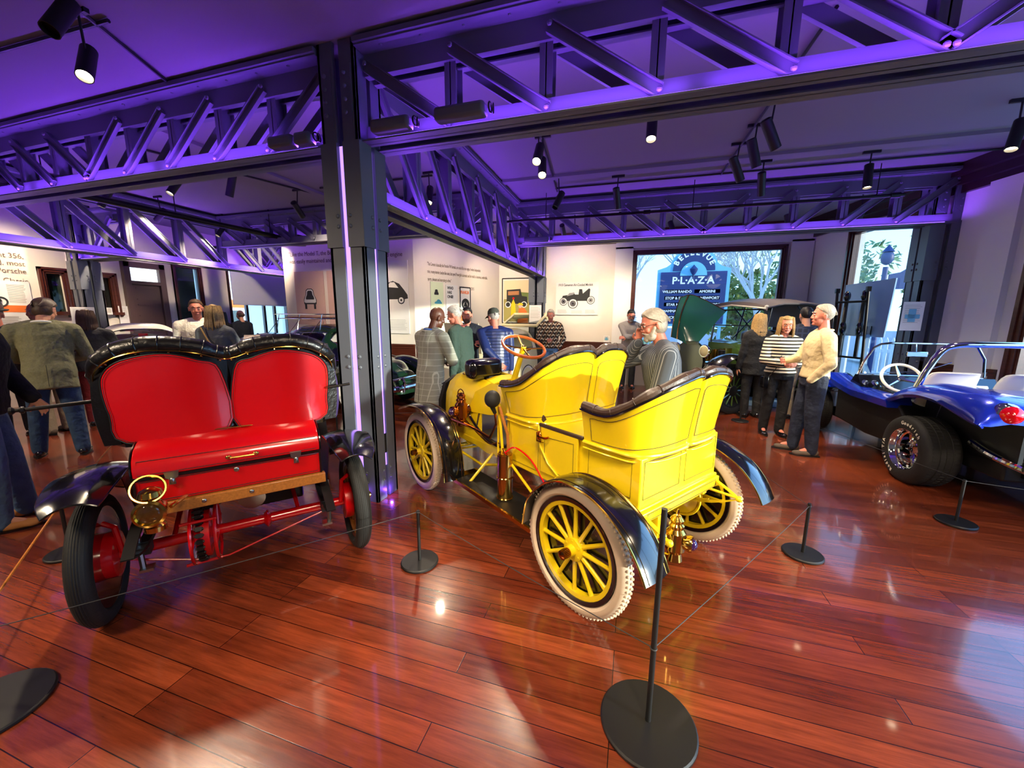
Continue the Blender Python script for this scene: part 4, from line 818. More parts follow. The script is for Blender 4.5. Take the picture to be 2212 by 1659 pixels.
for x in (2.02, -2.05):
    g = G(); g.tube(cr([(x-.25*(1 if x > 0 else -1), -.78, .45), (x-.02*(1 if x > 0 else -1), -.6, .45), (x, 0, .45), (x-.02*(1 if x > 0 else -1), .6, .45), (x-.25*(1 if x > 0 else -1), .78, .45)], 5), .05, 10)
    for s in (1, -1): g.tube([(x+.03*(1 if x > 0 else -1), s*.3, .38), (x+.05*(1 if x > 0 else -1), s*.3, .55), (x, s*.3, .62)], .025, 8)
    g.tube([(x, -.6, .6), (x, 0, .62), (x, .6, .6)], .02, 8); obj('bumper', g, MT['chrome'], BT)
g = G(); g.tube([(-.8, -.69, .9), (.3, -.7, .9), (1.0, -.6, .88), (1.6, -.42, .8)], .008, 6); g.tube([(-.8, .69, .9), (.3, .7, .9), (1.0, .6, .88), (1.6, .42, .8)], .008, 6); g.tube([(.9, 0, 1.01), (1.4, 0, .92), (1.85, 0, .66)], .01, 6); obj('side_trim', g, MT['chrome'], BT)
g = G(); g.ell((.05, .27, .75), (.12, .2, .3)); g.ell((.05, -.27, .75), (.12, .2, .3)); g.bb((.6, -.5, .85), (.75, .5, .98)); obj('interior', g, MT['ivory'], BT)
g = G()
for z, e in ((1.6, 0), (1.68, .04)): g.tube([(.45+e, -.5-e, z), (.45+e, .5+e, z), (-.85-e, .5+e, z), (-.85-e, -.5-e, z)], .009, 6, loop=True)
for i in range(6): g.tube([(-.75+i*.22, -.5, 1.6), (-.75+i*.22, 0, 1.63), (-.75+i*.22, .5, 1.6)], .007, 6)
for x in (.4, -.2, -.8):
    for s in (1, -1): g.tube([(x, s*.5, 1.68), (x, s*.56, 1.4)], .007, 6); g.tube([(x, s*.5, 1.6), (x-.25, s*.58, 1.32)], .006, 6)
obj('roof_rack', g, MT['chrome'], BT)
g = G()
for i in range(7): g.bb((-.75, -.42+i*.13, 1.62), (.4, -.36+i*.13, 1.635))
obj('rack_slats', g, MT['wood'], BT)
# ---- white small car at the left wall
WC = thing('saloon_car', 'small white car seen over the red seat, with a wide windscreen and rounded roof', 'car', (-8.75, 4.85, 0), rad(-25))
Ht = [(-1.7, .5), (-1.5, .9), (-1.1, 1.2), (-.5, 1.45), (.1, 1.5), (.5, 1.44), (.8, 1.2), (1.0, 1.02), (1.4, .95), (1.75, .5)]
Wt = [(-1.7, .5), (-1.2, .7), (0, .75), (1.0, .72), (1.75, .5)]
carbody(WC, MT['ivory'], Ht, Wt, .25, 1.0, .16, [(-.9, -.1, 1.06, 1.34, 1), (0, .4, 1.06, 1.36, 1), (-.9, -.1, 1.06, 1.34, -1), (0, .4, 1.06, 1.36, -1), (.56, .95, .58, 1.04, 0)], e=.6)
for sx in (1.1, -1.1):
    for s in (1, -1): tyre(WC, (sx, s*.68, .3), .3, .14, 'chrome', s)
g = G(); g.ell((.2, .3, .8), (.2, .22, .3)); g.ell((.2, -.3, .8), (.2, .22, .3)); obj('interior', g, MT['brownleather'], WC)
g = G(); g.bb((.62, -.06, 1.28), (.66, .06, 1.33)); obj('red_sticker', g, MT['redlens'], WC)
g = G(); g.tube([(1.0, -.1, 1.04), (.82, -.35, 1.16)], .006, 6); g.tube([(1.0, .3, 1.04), (.82, .02, 1.16)], .006, 6); obj('wiper', g, MT['chrome'], WC)
for s in (1, -1): g = G(); g.cyl((.7, s*.72, 1.05), (.72, s*.84, 1.12), .008); g.ell((.72, s*.87, 1.14), (.02, .05, .05)); obj('wing_mirror', g, MT['chrome'], WC)
# ---- black scooter-like vehicle beside it
t = thing('motorcycle', 'dark motorcycle between the white car and the man in glasses', 'motorcycle', (-9.0, 6.9, 0), rad(60))
for x in (.62, -.62): tyre(t, (x, 0, .3), .3, .1, 'chrome', 1)
g = G(); g.tube(cr([(.62, 0, .3), (.5, 0, .7), (.42, 0, 1.0)], 4), .03); g.ell((.1, 0, .75), (.3, .13, .14)); g.ell((-.35, 0, .78), (.3, .12, .08)); g.bb((-.25, -.12, .3), (.25, .12, .6)); g.tube([(-.62, 0, .3), (-.3, 0, .6), (.3, 0, .7)], .03); obj('frame', g, MT['black'], t)
g = G(); g.tube(cr([(.35, -.36, 1.12), (.42, -.15, 1.05), (.44, 0, 1.02), (.42, .15, 1.05), (.35, .36, 1.12)], 4), .014); g.lathe([(0, 0), (.08, .02), (.09, .06), (.05, .12)], (.5, 0, .95), (-1, 0, 0)); g.ell((.38, -.3, 1.2), (.03, .06, .04)); obj('handlebar', g, MT['black'], t)
# ---- green antique tail with number plate
t = thing('vintage_car', 'green antique car rear with a number plate, behind the woman with the strap bag', 'car', (-8.0, 6.7, 0), rad(120))
g = G(); g.rings([[V((x, y*w, z*h+.3)) for y, z in [(-.5, 0), (-.52, .5), (-.42, .85), (0, .95), (.42, .85), (.52, .5), (.5, 0)]] for x, w, h in ((-.5, .5, .6), (-.42, .9, .92), (-.2, 1, 1), (.6, 1, 1.02))], True); obj('body', g, gr, t)
for s in (1, -1): tyre(t, (0, s*.6, .35), .35, .1, 'darkmetal', s); 
g = G(); g.box((-.5, 0, 1.18), (.012, .3, .13), R=M.Rotation(rad(25), 3, 'Y')); obj('number_plate', g, mat('plate', 'D9B9A0', .5), t); text('lettering', '17358', .11, MT['red'], t, (-.51, .14, 1.14), (0, -1, 0), (.42, 0, .9))
# ---- cream wagon with bonnet and tailgate open
CW = thing('station_wagon', 'cream station wagon by the back wall with its bonnet and tailgate raised', 'car', (-3.1, 8.0, 0), rad(250)); CW.scale = (.88, .88, .97)
Ht = [(-1.45, 1.25), (-1.38, 1.4), (-1.0, 1.45), (0, 1.46), (.35, 1.4), (.62, 1.1), (.8, .9), (1.2, .86), (1.5, .7), (1.58, .45)]
Wt = [(-1.45, .62), (-1.0, .68), (.5, .68), (1.2, .64), (1.58, .5)]
carbody(CW, MT['cream'], Ht, Wt, .28, .95, .12, [(-1.2, -.75, 1.0, 1.3, 1), (-.68, -.22, 1.0, 1.3, 1), (-.15, .3, 1.0, 1.3, 1), (-1.2, -.75, 1.0, 1.3, -1), (-.68, -.22, 1.0, 1.3, -1), (-.15, .3, 1.0, 1.3, -1), (.4, .62, .5, .98, 0)], e=.5)
for sx in (.95, -.9):
    for s in (1, -1): tyre(CW, (sx, s*.62, .31), .31, .13, 'chrome', s, True)
g = G(); g.shell([[V((.75+.12*z, y, .95+.62*z)) for y in (-.55, -.3, 0, .3, .55)] for z in (0, .4, .8, 1)], .025); obj('bonnet', g, MT['cream'], CW)
g = G(); r = [V((-1.42, .58, 1.5)), V((-1.42, -.58, 1.5)), V((-1.95, -.55, 1.78)), V((-1.95, .55, 1.78))]; g.tube(r, .04, 8, loop=True); g.tube([(-1.95, -.6, 1.7), (-1.98, 0, 1.74), (-1.95, .6, 1.7)], .05, 8); o = obj('tailgate', g, MT['cream'], CW)
g = G(); g.add(r, [(0, 1, 2, 3)]); obj('tailgate_glass', g, MT['darkglass'], o)
g = G(); g.ell((-1.99, 0, 1.76), .03); obj('tailgate_handle', g, MT['chrome'], o)
g = G(); g.tube([(1.6, -.6, .42), (1.64, 0, .42), (1.6, .6, .42)], .04, 8); obj('bumper', g, MT['chrome'], CW)
g = G(); g.bb((-.9, -.5, .5), (.2, .5, .85)); obj('interior', g, MT['brownleather'], CW)
# ---- green touring car with canvas top and open hood
GT = thing('vintage_car', 'large green touring car with canvas roof and raised bonnet before the plaza window', 'car', (1.3, 8.0, 0), rad(217))
tg = MT['touring']
g = G(); prof = [(-.58, .5), (-.64, .75), (-.66, 1.0), (-.64, 1.22), (.64, 1.22), (.66, 1.0), (.64, .75), (.58, .5)]
rows = [[V((x, y*w, .5+(z-.5)*h)) for y, z in prof] for x, w, h in ((-2.45, .8, .8), (-2.4, .92, .96), (-2.0, 1, 1), (-1.0, 1, 1), (-.75, .95, .98), (-.62, .8, .95))]
g.rings(rows, True); obj('body', g, tg, GT)
g = G(); g.rings([[V((x, .38*w*cos(t), .62+.62*h*sin(t))) for t in [pi*j/16 for j in range(17)]] for x, w, h in ((-.75, 1.45, .98), (-.6, 1.35, .95), (-.5, 1.3, .93))], True); obj('cowl', g, tg, GT)
g = G(); g.bb((-.5, -.3, .55), (.35, .3, .82), 0)
for i in range(6): g.cyl((-.4+i*.12, 0, .82), (-.4+i*.12, 0, 1.08), .05, mi=1)
g.box((-.35, .2, 1.0), (.16, .04, .22), 1); g.cyl((-.15, .25, .9), (-.15, .25, 1.08), .06, mi=0); g.tube([(-.4, .2, .85), (.3, .2, .87)], .025, 8, 2); g.tube([(-.4, .28, .78), (.3, .28, .8)], .02, 8, 1); obj('engine', g, [MT['darkmetal'], MT['brass'], MT['chrome']], GT)
hp = [[(.50, -.34, 1.30), (.42, -.18, 1.24), (.3, .03, 1.10)], [(.38, -.42, 1.7), (.26, -.28, 1.68), (-.08, .0, 1.45)], [(.18, -.52, 2.05), (-.07, -.43, 2.09), (-.47, -.02, 1.79)]]
R_ = [cr(r, 8) for r in hp]; g = G(); rows = [[(a*(1-t)*(1-2*t)*1+b*4*t*(1-t)+c*t*(2*t-1)) for a, b, c in zip(*R_)] for t in [i/10 for i in range(11)]]; g.shell(rows, .012); h = obj('bonnet', g, MT['hoodgreen'], GT)
g = G(); g.tube([r[0] for r in rows], .008, 6); g.tube(rows[-1], .008, 6); g.tube([rows[i][5].lerp(rows[i][6], .5)+V((.01, .01, .0)) for i in range(11)], .012, 6); obj('bonnet_edge', g, MT['brass'], h)
for s in (1, -1):
    g = G(); rows = strip([(.55, .55), (.42, .82), (.2, .98), (-.05, 1.0), (-.3, .92), (-.5, .72), (-.65, .5), (-.8, .38)], s*.42, s*.82, crown=.05); g.shell(rows, .006); obj('front_fender', g, MT['black'], GT)
    g = G(); rows = strip([(-1.6, .4), (-1.75, .7), (-1.95, .9), (-2.2, .95), (-2.45, .88), (-2.62, .6)], s*.55, s*.82, crown=.04); g.shell(rows, .006); obj('rear_fender', g, MT['black'], GT)
    g = G(); g.bb((-1.65, s*.6, .36), (-.75, s*.82, .4)); obj('running_board', g, MT['black'], GT)
    for x in (0, -2.2):
        w = tyre(GT, (x, s*.66, .41), .41, .12, 'darkmetal', s, rim=.72); g = G()
        for i in range(12): t = 2*pi*i/12; g.cyl((0, s*.03, 0), (sin(t)*.28, s*.03, cos(t)*.28), .014, n=6)
        obj('spokes', g, tg, w)
    g = G(); g.lathe([(0, -.12), (.07, -.08), (.11, 0), (.118, .02), (.105, .03)], (.33, s*.33, 1.08), (1, 0, 0), 24); l = obj('headlamp', g, MT['chrome'], GT); g = G(); g.ell((.355, s*.33, 1.08), (.015, .1, .1)); obj('lens', g, MT['lampcream'], l)
g = G(); pr = [(-.3, .5), (.3, .5), (.33, .9), (.27, 1.15), (.12, 1.24), (-.12, 1.24), (-.27, 1.15), (-.33, .9)]; g.prism(pr, (.3, 0, 0), (0, 1, 0), (0, 0, 1), .06); obj('radiator_shell', g, MT['black'], GT)
g = G()
for s in (1, -1):
    g.tube(cr([(.72, s*.75, .52), (.8, s*.5, .52), (.8, s*.25, .56), (.8, 0, .5)], 5), .022, 8); g.tube(cr([(.72, s*.75, .46), (.8, s*.5, .46), (.8, s*.25, .42), (.8, 0, .5)], 5), .022, 8); g.cyl((.4, s*.3, .45), (.8, s*.3, .47), .02)
obj('bumper', g, MT['steel'], GT)
g = G(); g.cyl((0, -.6, .4), (0, .6, .4), .03); 
for s in (1, -1): leaf_spring(g, s*.36, -.5, .55, .40, .48, 3); g.bb((-2.4, s*.33, .45), (.6, s*.38, .52))
obj('chassis', g, MT['matblack'], GT)
tp = [(-2.35, 1.93), (-2.2, 1.99), (-1.6, 2.04), (-1.0, 2.03), (-.6, 1.96), (-.58, 1.9)]
g = G(); rows = [[V((x, y, z-.10*(abs(y)/.68)**2.5)) for y in [-.7+1.4*j/12 for j in range(13)]] for x, z in tp]; g.shell(rows, -.02); rows2 = [[V((-2.35-.08*t, y*(1-.05*t), 1.93-.45*t-.10*(abs(y)/.68)**2.5*(1-t))) for y in [-.7+1.4*j/12 for j in range(13)]] for t in (0, .5, 1)]; g.shell(rows2, .02); c = obj('canvas_top', g, MT['canvas'], GT)
g = G(); g.ell((-.62, .66, 1.86), (.04, .03, .03)); g.tube([(-.58, -.68, 1.83), (-.56, 0, 1.9), (-.58, .68, 1.83)], .015, 8); obj('top_bow_end', g, MT['ivory'], c)
g = G()
for s in (1, -1): g.cyl((-.75, s*.58, 1.2), (-.85, s*.58, 1.84), .018); g.cyl((-1.5, s*.64, 1.2), (-1.7, s*.66, 1.88), .016); g.cyl((-2.2, s*.64, 1.2), (-1.4, s*.66, 1.88), .014); g.cyl((-1.4, s*.64, 1.22), (-2.2, s*.66, 1.88), .014)
g.cyl((-.75, -.58, 1.2), (-.75, .58, 1.2), .014); g.cyl((-.8, -.58, 1.52), (-.8, .58, 1.52), .012); g.cyl((-.85, -.58, 1.82), (-.85, .58, 1.82), .014); obj('windscreen_frame', g, MT['black'], GT)
g = G(); g.add([(-.75, -.57, 1.21), (-.75, .57, 1.21), (-.85, .57, 1.82), (-.85, -.57, 1.82)], [(0, 1, 2, 3)]); obj('windscreen', g, MT['glass'], GT)
g = G(); g.torus((-1.15, .3, 1.3), (.6, 0, .8), .2, .014); g.cyl((-1.14, .3, 1.29), (-.8, .3, 1.0), .02); g.cyl((-1.15, .1, 1.3), (-1.15, .5, 1.3), .01); obj('steering_wheel', g, MT['black'], GT)
g = G(); g.bb((-1.7, -.55, 1.1), (-1.5, .55, 1.4)); g.bb((-2.4, -.55, 1.1), (-2.2, .55, 1.42)); obj('seats', g, MT['leather'], GT, bevel=.05)
# ================================================================ BLUE DUNE BUGGY
DB = thing('dune_buggy', 'metallic blue open dune buggy with chrome roll bar and wide rear tyres at the right', 'car', (2.704, 4.675, 0), rad(92.1))
bl = MT['blue']
def bsec(x, zl, zc, ze, yin=-.34):
    h = [(-.03, zl-.0), (-.0, zl+.03), (-.015, zl+(zc-zl)*.55), (-.08, zc-.02), (-.2, zc+.01), (yin, zc), (-.5, ze+.01), (-.8, ze)]
    f = h+[(-1.6-y, z) for y, z in reversed(h[:-1])]; return [V((x, y, z)) for y, z in f]
g = G(); rows = [bsec(.55, .74, .80, .80), bsec(.42, .80, .93, .9), bsec(.3, .85, .99, .97), bsec(.1, .89, 1.035, 1.0), bsec(-.12, .89, 1.04, 1.0), bsec(-.3, .85, 1.03, 1.0), bsec(-.45, .81, 1.01, .99), bsec(-.56, .79, .97, .96), bsec(-.62, .78, .90, .9), bsec(-.64, .78, .82, .82)]
R2 = []; 
for j in range(len(rows[0])): R2.append(cr([r[j] for r in rows], 4))
rr_ = [[R2[j][i] for j in range(len(R2))] for i in range(len(R2[0]))]; g.shell(rr_, -.015); obj('rear_body', g, bl, DB, ang=60)
g = G()
for s, yo in ((1, 0), (-1, -1.6)):
    Y_ = lambda y: yo-s*abs(y)
    g.rings([[V((x, Y_(y), z)) for y, z in ((.02, zt-.1), (.0, zt-.02), (.08, zt+.02), (.22, zt+.01), (.26, zt-.1))] for x, zt in ((.5, .8), (.8, .80), (1.2, .80), (1.5, .84), (1.8, .9))], True)
rows = [[V((x, -.8+w*cos(t), zb_+h*sin(t))) for t in [pi*j/16 for j in range(17)]] for x, w, h, zb_ in ((1.3, .62, .22, .75), (1.6, .6, .22, .72), (2.0, .5, .2, .66), (2.4, .42, .16, .58), (2.6, .35, .1, .52), (2.68, .2, .05, .5))]; g.rings(rows, True)
for s, yo in ((1, .02), (-1, -1.62)):
    g.shell([[V((x, yo-s*y, z)) for y in (0, .1, .2, .3, .42)] for x, z in ((1.75, .72), (1.9, .82), (2.15, .88), (2.4, .84), (2.6, .7))], .015)
obj('front_body', g, bl, DB, ang=60)
g = G(); g.prism([(.45, .30), (1.0, .27), (1.7, .32), (1.72, .75), (1.35, .80), (.55, .78), (.35, .6)], (0, -.12, 0), (1, 0, 0), (0, 0, 1), 1.36); g.bb((-.5, -1.4, .3), (.5, -.33, .5)); obj('floor_tub', g, MT['matblack'], DB, bevel=.02)
for y in (-.33, -1.3): g = G(); g.prism([(-.6, .45), (-.6, .9), (-.3, .97), (.1, .97), (.45, .84), (.5, .4)], (0, y, 0), (1, 0, 0), (0, 0, 1), .03); obj('inner_wing', g, MT['matblack'], DB)
g = G(); g.prism([(1.18, .78), (1.3, .96), (1.36, .96), (1.5, .78)], (0, -.12, 0), (1, 0, 0), (0, 0, 1), 1.36); g.bb((.6, -.35, .5), (1.6, -.3, .8)); obj('dashboard', g, MT['black'], DB)
g = G()
for y in (-.45, -.55): g.lathe([(.03, 0), (.035, .012), (0, .014)], (1.2, y+.3, .87), (-.8, 0, .5), 14)
for y in (-.3, -.42, -.9): g.cyl((1.19, y, .82), (1.16, y, .84), .012)
obj('gauges', g, MT['chrome'], DB)
for y0, y1 in ((-.28, -.72), (-.88, -1.32)):
    g = G(); ym = (y0+y1)/2; rows = []
    for i in range(9):
        u = i/8; z = .5+.62*sin(u*pi*.5); rows.append([V((.62-.2*u+.03*cos(t), ym+(.23-.06*max(0, u-.6))*cos(t)*1.0, z) if 0 else (.6-.22*u+.07*sin(t), ym+.23*cos(t)*(1-.25*u**4), z)) for t in [2*pi*j/20 for j in range(20)]])
    g.rings(rows, True); g.bb((.55, y1+.04, .42), (1.0, y0-.04, .56)); q = obj('bucket_seat', g, MT['ivory'], DB, bevel=.01, ang=60)
    g = G(); g.prism([(-.17, .1), (.17, .1), (.17, .42), (.12, .5), (-.12, .5), (-.17, .42)], (.50-.17, ym, .52), (0, 1, 0), (.28, 0, -1) if 0 else (-.25, 0, 1), -.01); obj('seat_back_panel', g, MT['shade'], q)
g = G(); hoop = cr([(.22, -.08, .98), (.2, -.12, 1.15), (.18, -.2, 1.35), (.16, -.3, 1.41), (.15, -.5, 1.42), (.15, -1.1, 1.42), (.16, -1.3, 1.41), (.18, -1.4, 1.35), (.2, -1.48, 1.15), (.22, -1.52, .98)], 5); g.tube(hoop, .03, 12); obj('roll_bar', g, MT['chrome'], DB)
g = G(); wf = [(1.30, -.12, .97), (1.27, -.14, 1.12), (1.22, -.2, 1.31), (1.21, -.26, 1.355), (1.2, -.35, 1.37), (1.2, -1.1, 1.37), (1.21, -1.19, 1.35), (1.24, -1.3, 1.2), (1.29, -1.36, .98)]; wf = [(x, y if y > -1 else -1.6-(-1.6-y) , z) for x, y, z in wf]; g.tube(wf, .014, 8); g.cyl((1.3, -.12, .965), (1.3, -1.36, .965), .012); f = obj('windscreen_frame', g, MT['chrome'], DB)
g = G(); g.add([V(p) for p in wf], [tuple(range(len(wf)))]); obj('windscreen', g, MT['glass'], DB, smooth=False)
g = G(); g.bb((1.08, -.66, 1.22), (1.11, -.46, 1.28)); g.cyl((1.11, -.56, 1.27), (1.19, -.6, 1.36), .006); obj('rear_view_mirror', g, MT['chrome'], DB, bevel=.01)
g = G(); g.cyl((1.27, -.7, 1.0), (1.24, -1.0, 1.15), .006); g.cyl((1.27, -.4, 1.0), (1.24, -.7, 1.03), .006); obj('wiper', g, MT['chrome'], DB)
g = G(); sc2 = V((1.0, -.40, .97)); n2 = V((-.75, .1, .55)).normalized(); g.torus(sc2, n2, .185, .016, 40, 10); w = obj('steering_wheel', g, MT['ivory'], DB); g = G(); a = n2.orthogonal().normalized(); b = n2.cross(a)
for k in range(3): d_ = a*cos(k*2*pi/3+.5)+b*sin(k*2*pi/3+.5); g.tube([sc2-n2*.03, sc2+d_*.18], [.02, .008], 6)
g.cyl(sc2-n2*.03, (1.3, -.42, .78), .018); g.cyl(sc2-n2*.03, sc2+n2*.01, .03); obj('wheel_spokes', g, MT['chrome'], w)
for s, y in ((1, -.2), (-1, -1.4)):
    ax = V((-1, .25*s, .15)).normalized(); g = G(); g.lathe([(.0, -.12), (.075, -.1), (.092, -.02), (.09, .02), (.07, .05)], (-.58, y, .9), ax, 28); l = obj('tail_lamp', g, MT['chrome'], DB); g = G(); g.lathe([(.075, .02), (.07, .06), (.045, .085), (0, .095)], (-.58, y-.015*s, .895), ax, 24); obj('lens', g, MT['redlens'], l)
def rtyre(x, y, s, R, w, big):
    g = G(); r = w/2; n = 72; prof = [(R*.60, -r*.9), (R*.72, -r), (R*.88, -r*.98), (R*.965, -r*.86), (R, -r*.7), (R, -r*.38), (R*.985, -r*.36), (R*.985, -r*.3), (R, -r*.28), (R, r*.0-.004), (R*.985, 0), (R, .004), (R, r*.28), (R*.985, r*.3), (R*.985, r*.36), (R, r*.38), (R, r*.7), (R*.965, r*.86), (R*.88, r*.98), (R*.72, r), (R*.60, r*.9)]
    g.lathe(prof, ax=(0, s, 0), n=n, caps=(0, 0))
    for i in range(60):
        t = 2*pi*i/60
        for yy in (-.55, -.15, .15, .55): g.box((sin(t)*R, s*yy*r, cos(t)*R), (R*.055, r*.26, .006), R=M.Rotation(t+.1*(1 if yy > 0 else -1), 3, 'Y'))
    o = obj('wheel', g, MT['rubber'], DB); o.location = (x, y, R)
    g = G(); g.lathe([(R*.60, r*.9), (R*.615, r*.92), (R*.6, r*.8), (R*.56, r*.7), (R*.545, r*.45), (R*.5, r*.4), (R*.49, r*.1), (R*.46, -r*.1), (R*.44, -r*.3), (0, -r*.32)], ax=(0, s, 0), n=48, caps=(0, 0)); g.lathe([(0, .0), (R*.13, .0), (R*.12, -.04), (R*.16, -r*.32)], (0, s*r*.2, 0), (0, s, 0), 20)
    for k in range(5):
        t = 2*pi*k/5
        for e in (-.12, .12): g.tube([(sin(t+e)*R*.12, s*r*.1, cos(t+e)*R*.12), (sin(t+e*.6)*R*.3, s*-r*.12, cos(t+e*.6)*R*.3), (sin(t+e)*R*.47, s*-r*.2, cos(t+e)*R*.47)], [.018, .014, .02], 8)
    obj('rim', g, MT['chrome'], o, fix=False)
    if s > 0:
        for word, c0, dr in (('Radial T/A', 213, 1), ('Goodrich', 70, 1)):
            for i, ch in enumerate(word):
                if ch == ' ': continue
                a = rad(c0-i*8.2+ (len(word)-1)*4.1); u = V((-cos(a), 0, sin(a))); tg_ = V((-sin(a), 0, -cos(a)))*-1
                # reading direction clockwise seen from outside (+y)
                tg_ = V((-sin(a), 0, -cos(a))); text('raised_letter', ch, .042*R/.34*1.15, MT['ivory'], o, tuple(u*R*.74+V((0, r*1.0+.0, 0))), tuple(tg_), tuple(u), align='CENTER', bold=.001)
    return o
for x, y, s, R, w, b in ((.15, -.15, 1, .343, .30, 1), (.15, -1.45, -1, .343, .30, 1), (2.2, -.1, 1, .33, .2, 0), (2.2, -1.5, -1, .33, .2, 0)): rtyre(x, y, s, R, w, b)
g = G(); g.bb((-.6, -1.2, .35), (.1, -.45, .7), 0); g.cyl((-.62, -.8, .72), (-.3, -.8, .72), .12, mi=0)
for i in range(7): g.torus((-.35+i*.0, -.42, .4+i*.03), (0, 0, 1), .07, .008, 20, 5, 1); g.torus((-.35, -1.18, .4+i*.03), (0, 0, 1), .07, .008, 20, 5, 1)
g.tube(cr([(-.2, -.3, .55), (-.5, -.28, .5), (-.75, -.45, .42), (-.82, -.7, .42)], 5), .03, 10, 1); g.tube(cr([(-.75, -.25, .5), (-.85, -.6, .48), (-.85, -1.3, .48)], 5), .022, 8, 1); g.lathe([(.02, 0), (.05, .02), (.05, .18), (.02, .2)], (-.7, -.6, .42), (0, -1, 0), 16, 1); obj('engine', g, [MT['darkmetal'], MT['chrome']], DB)
g = G(); g.cyl((.15, -.2, .34), (.15, -1.4, .34), .035); g.cyl((2.2, -.1, .33), (2.2, -1.5, .33), .03); g.bb((.1, -1.35, .26), (2.3, -.25, .3)); obj('chassis', g, MT['matblack'], DB)
# ================================================================ CHASSIS DISPLAY IN THE BAY
t = thing('display_board', 'blue-grey metal display board with slots standing before the bay window', 'display board', (0, 0, 0))
a, b, c, d = V((3.80, 8.80, 2.27)), V((4.10, 7.95, 2.31)), V((4.06, 7.95, 1.36)), V((3.78, 8.80, 1.36)); off = V((-.12, -.02, 0)); a, b, c, d = [p+off for p in (a, b, c, d)]
g = G(); g.add([a, b, c, d]+[p+V((.02, .006, 0)) for p in (a, b, c, d)], [(0, 1, 2, 3), (7, 6, 5, 4), (0, 4, 5, 1), (1, 5, 6, 2), (2, 6, 7, 3), (3, 7, 4, 0)]); g.bb((3.78, 8.1, 0), (3.84, 8.16, 1.4)); g.bb((3.7, 8.6, 0), (3.76, 8.66, 1.4)); obj('board', g, MT['panelblue'], t, smooth=False)
g = G()
for k in range(4): p = d.lerp(c, .45+.1*k)+V((-.012, 0, .1)); g.box(p, (.01, .02, .16))
obj('slot', g, MT['matblack'], t, smooth=False)
t = thing('chassis_frame', 'upright black bare chassis ladder frame before the blue board', 'chassis frame', (0, 0, 0))
g = G(); A_, B_ = V((3.45, 8.5, 0)), V((3.68, 8.02, 0))
for p in (A_, B_): g.cyl(p+V((.12, 0, 0)), p+V((0, 0, 2.15)), .022, n=8); g.box(p+V((0, 0, 2.15)), (.06, .05, .08))
for z in (1.95, 1.0, .4): g.cyl(A_+V((.06*(1-z/2), 0, z)), B_+V((.06*(1-z/2), 0, z)), .018, n=8)
obj('rails', g, MT['darkmetal'], t)
g = G()
for u in (.25, .8): p = A_.lerp(B_, u)+V((.05, 0, 0)); g.cyl(p+V((0, 0, 1.0)), p+V((0, 0, 2.1)), .03, n=8); g.ell(p+V((0, 0, 2.05)), (.05, .05, .09)); g.ell(p+V((0, 0, 1.5)), (.05, .05, .12))
obj('suspension_strut', g, MT['black'], t)
t = thing('display_platform', 'low blue lit plinth behind the striped woman', 'plinth', (2.3, 8.55, 0))
g = G(); g.bb((-.5, -.25, 0), (.5, .2, .1)); obj('plinth', g, MT['panelblue'], t, bevel=.01)
# ================================================================ PEOPLE
def ik(a, b, l1, l2, hint):
    d = b-a; D = min(d.length, (l1+l2)*.999); u = d.normalized(); b = a+u*D; k = (l1*l1-l2*l2+D*D)/(2*D); hgt = sqrt(max(0, l1*l1-k*k)); h = V(hint)-u*V(hint).dot(u)
    if h.length < 1e-4: h = u.orthogonal()
    return a+u*k+h.normalized()*hgt, b
def hand(g, w, d, pn, side, curl=.35, s=1.0, spread=.0):
    """palm + four jointed fingers + thumb; w wrist, d direction, pn palm normal (palm side)"""
    d = d.normalized(); pn = (pn-d*pn.dot(d)).normalized(); lat = d.cross(pn)*side      # lat points to the thumb side
    for k in (-1, 0, 1): g.cap(w+d*.01*s+lat*k*.012*s, w+d*.085*s+lat*k*.022*s, .013*s, .0125*s, 8)
    for k, ln in ((-1.5, .062), (-.5, .075), (.5, .08), (1.5, .07)):
        p = w+d*.085*s+lat*(k*.0185*s); L_ = ln*s; a = curl*(1.0+.12*(-k)); q = d+lat*k*.06
        for i, f in enumerate((.45, .3, .25)): 
            t = (q*cos(a*(i+.6)*1.15)+pn*sin(a*(i+.6)*1.15)).normalized(); n_ = p+t*L_*f; g.cap(p, n_, (.0088-.0008*i)*s, (.0082-.0009*i)*s, 7); p = n_
    p = w+d*.025*s+lat*.024*s; q = (d*.55+lat*.75+pn*.35).normalized(); n_ = p+q*.042*s; g.cap(p, n_, .0125*s, .0105*s, 8); g.cap(n_, n_+(d*.8+lat*.1+pn*(.3+curl*.4)).normalized()*.036*s, .0102*s, .0085*s, 8)
DN = lambda s, **k: ((.03, s*.235, .80), (-1, s*.4, 0))
POSE = dict(down=lambda s: ((.05, s*.25, .80), (-1, s*.3, 0)), pocket=lambda s: ((.10, s*.20, .92), (-1, s*1.1, 0)), hold=lambda s: ((.29, s*.09, 1.10), (-.2, s*.9, -1)), crossL=lambda s: ((.23, -s*.10, 1.17), (.3, s*1, -.8)), crossR=lambda s: ((.25, -s*.13, 1.21), (.3, s*1, -.8)),
    phone=lambda s: ((.17, s*.10, 1.50), (.3, s*.9, -1)), back=lambda s: ((-.17, -s*.02, .98), (-.6, s*1, 0)), low=lambda s: ((.25, s*.1, .92), (-.5, s*.9, -.3)), reach=lambda s: ((.38, s*.16, .95), (-.5, s*.5, -1)), chin=lambda s: ((.2, s*.05, 1.42), (.3, s*.5, -1)))
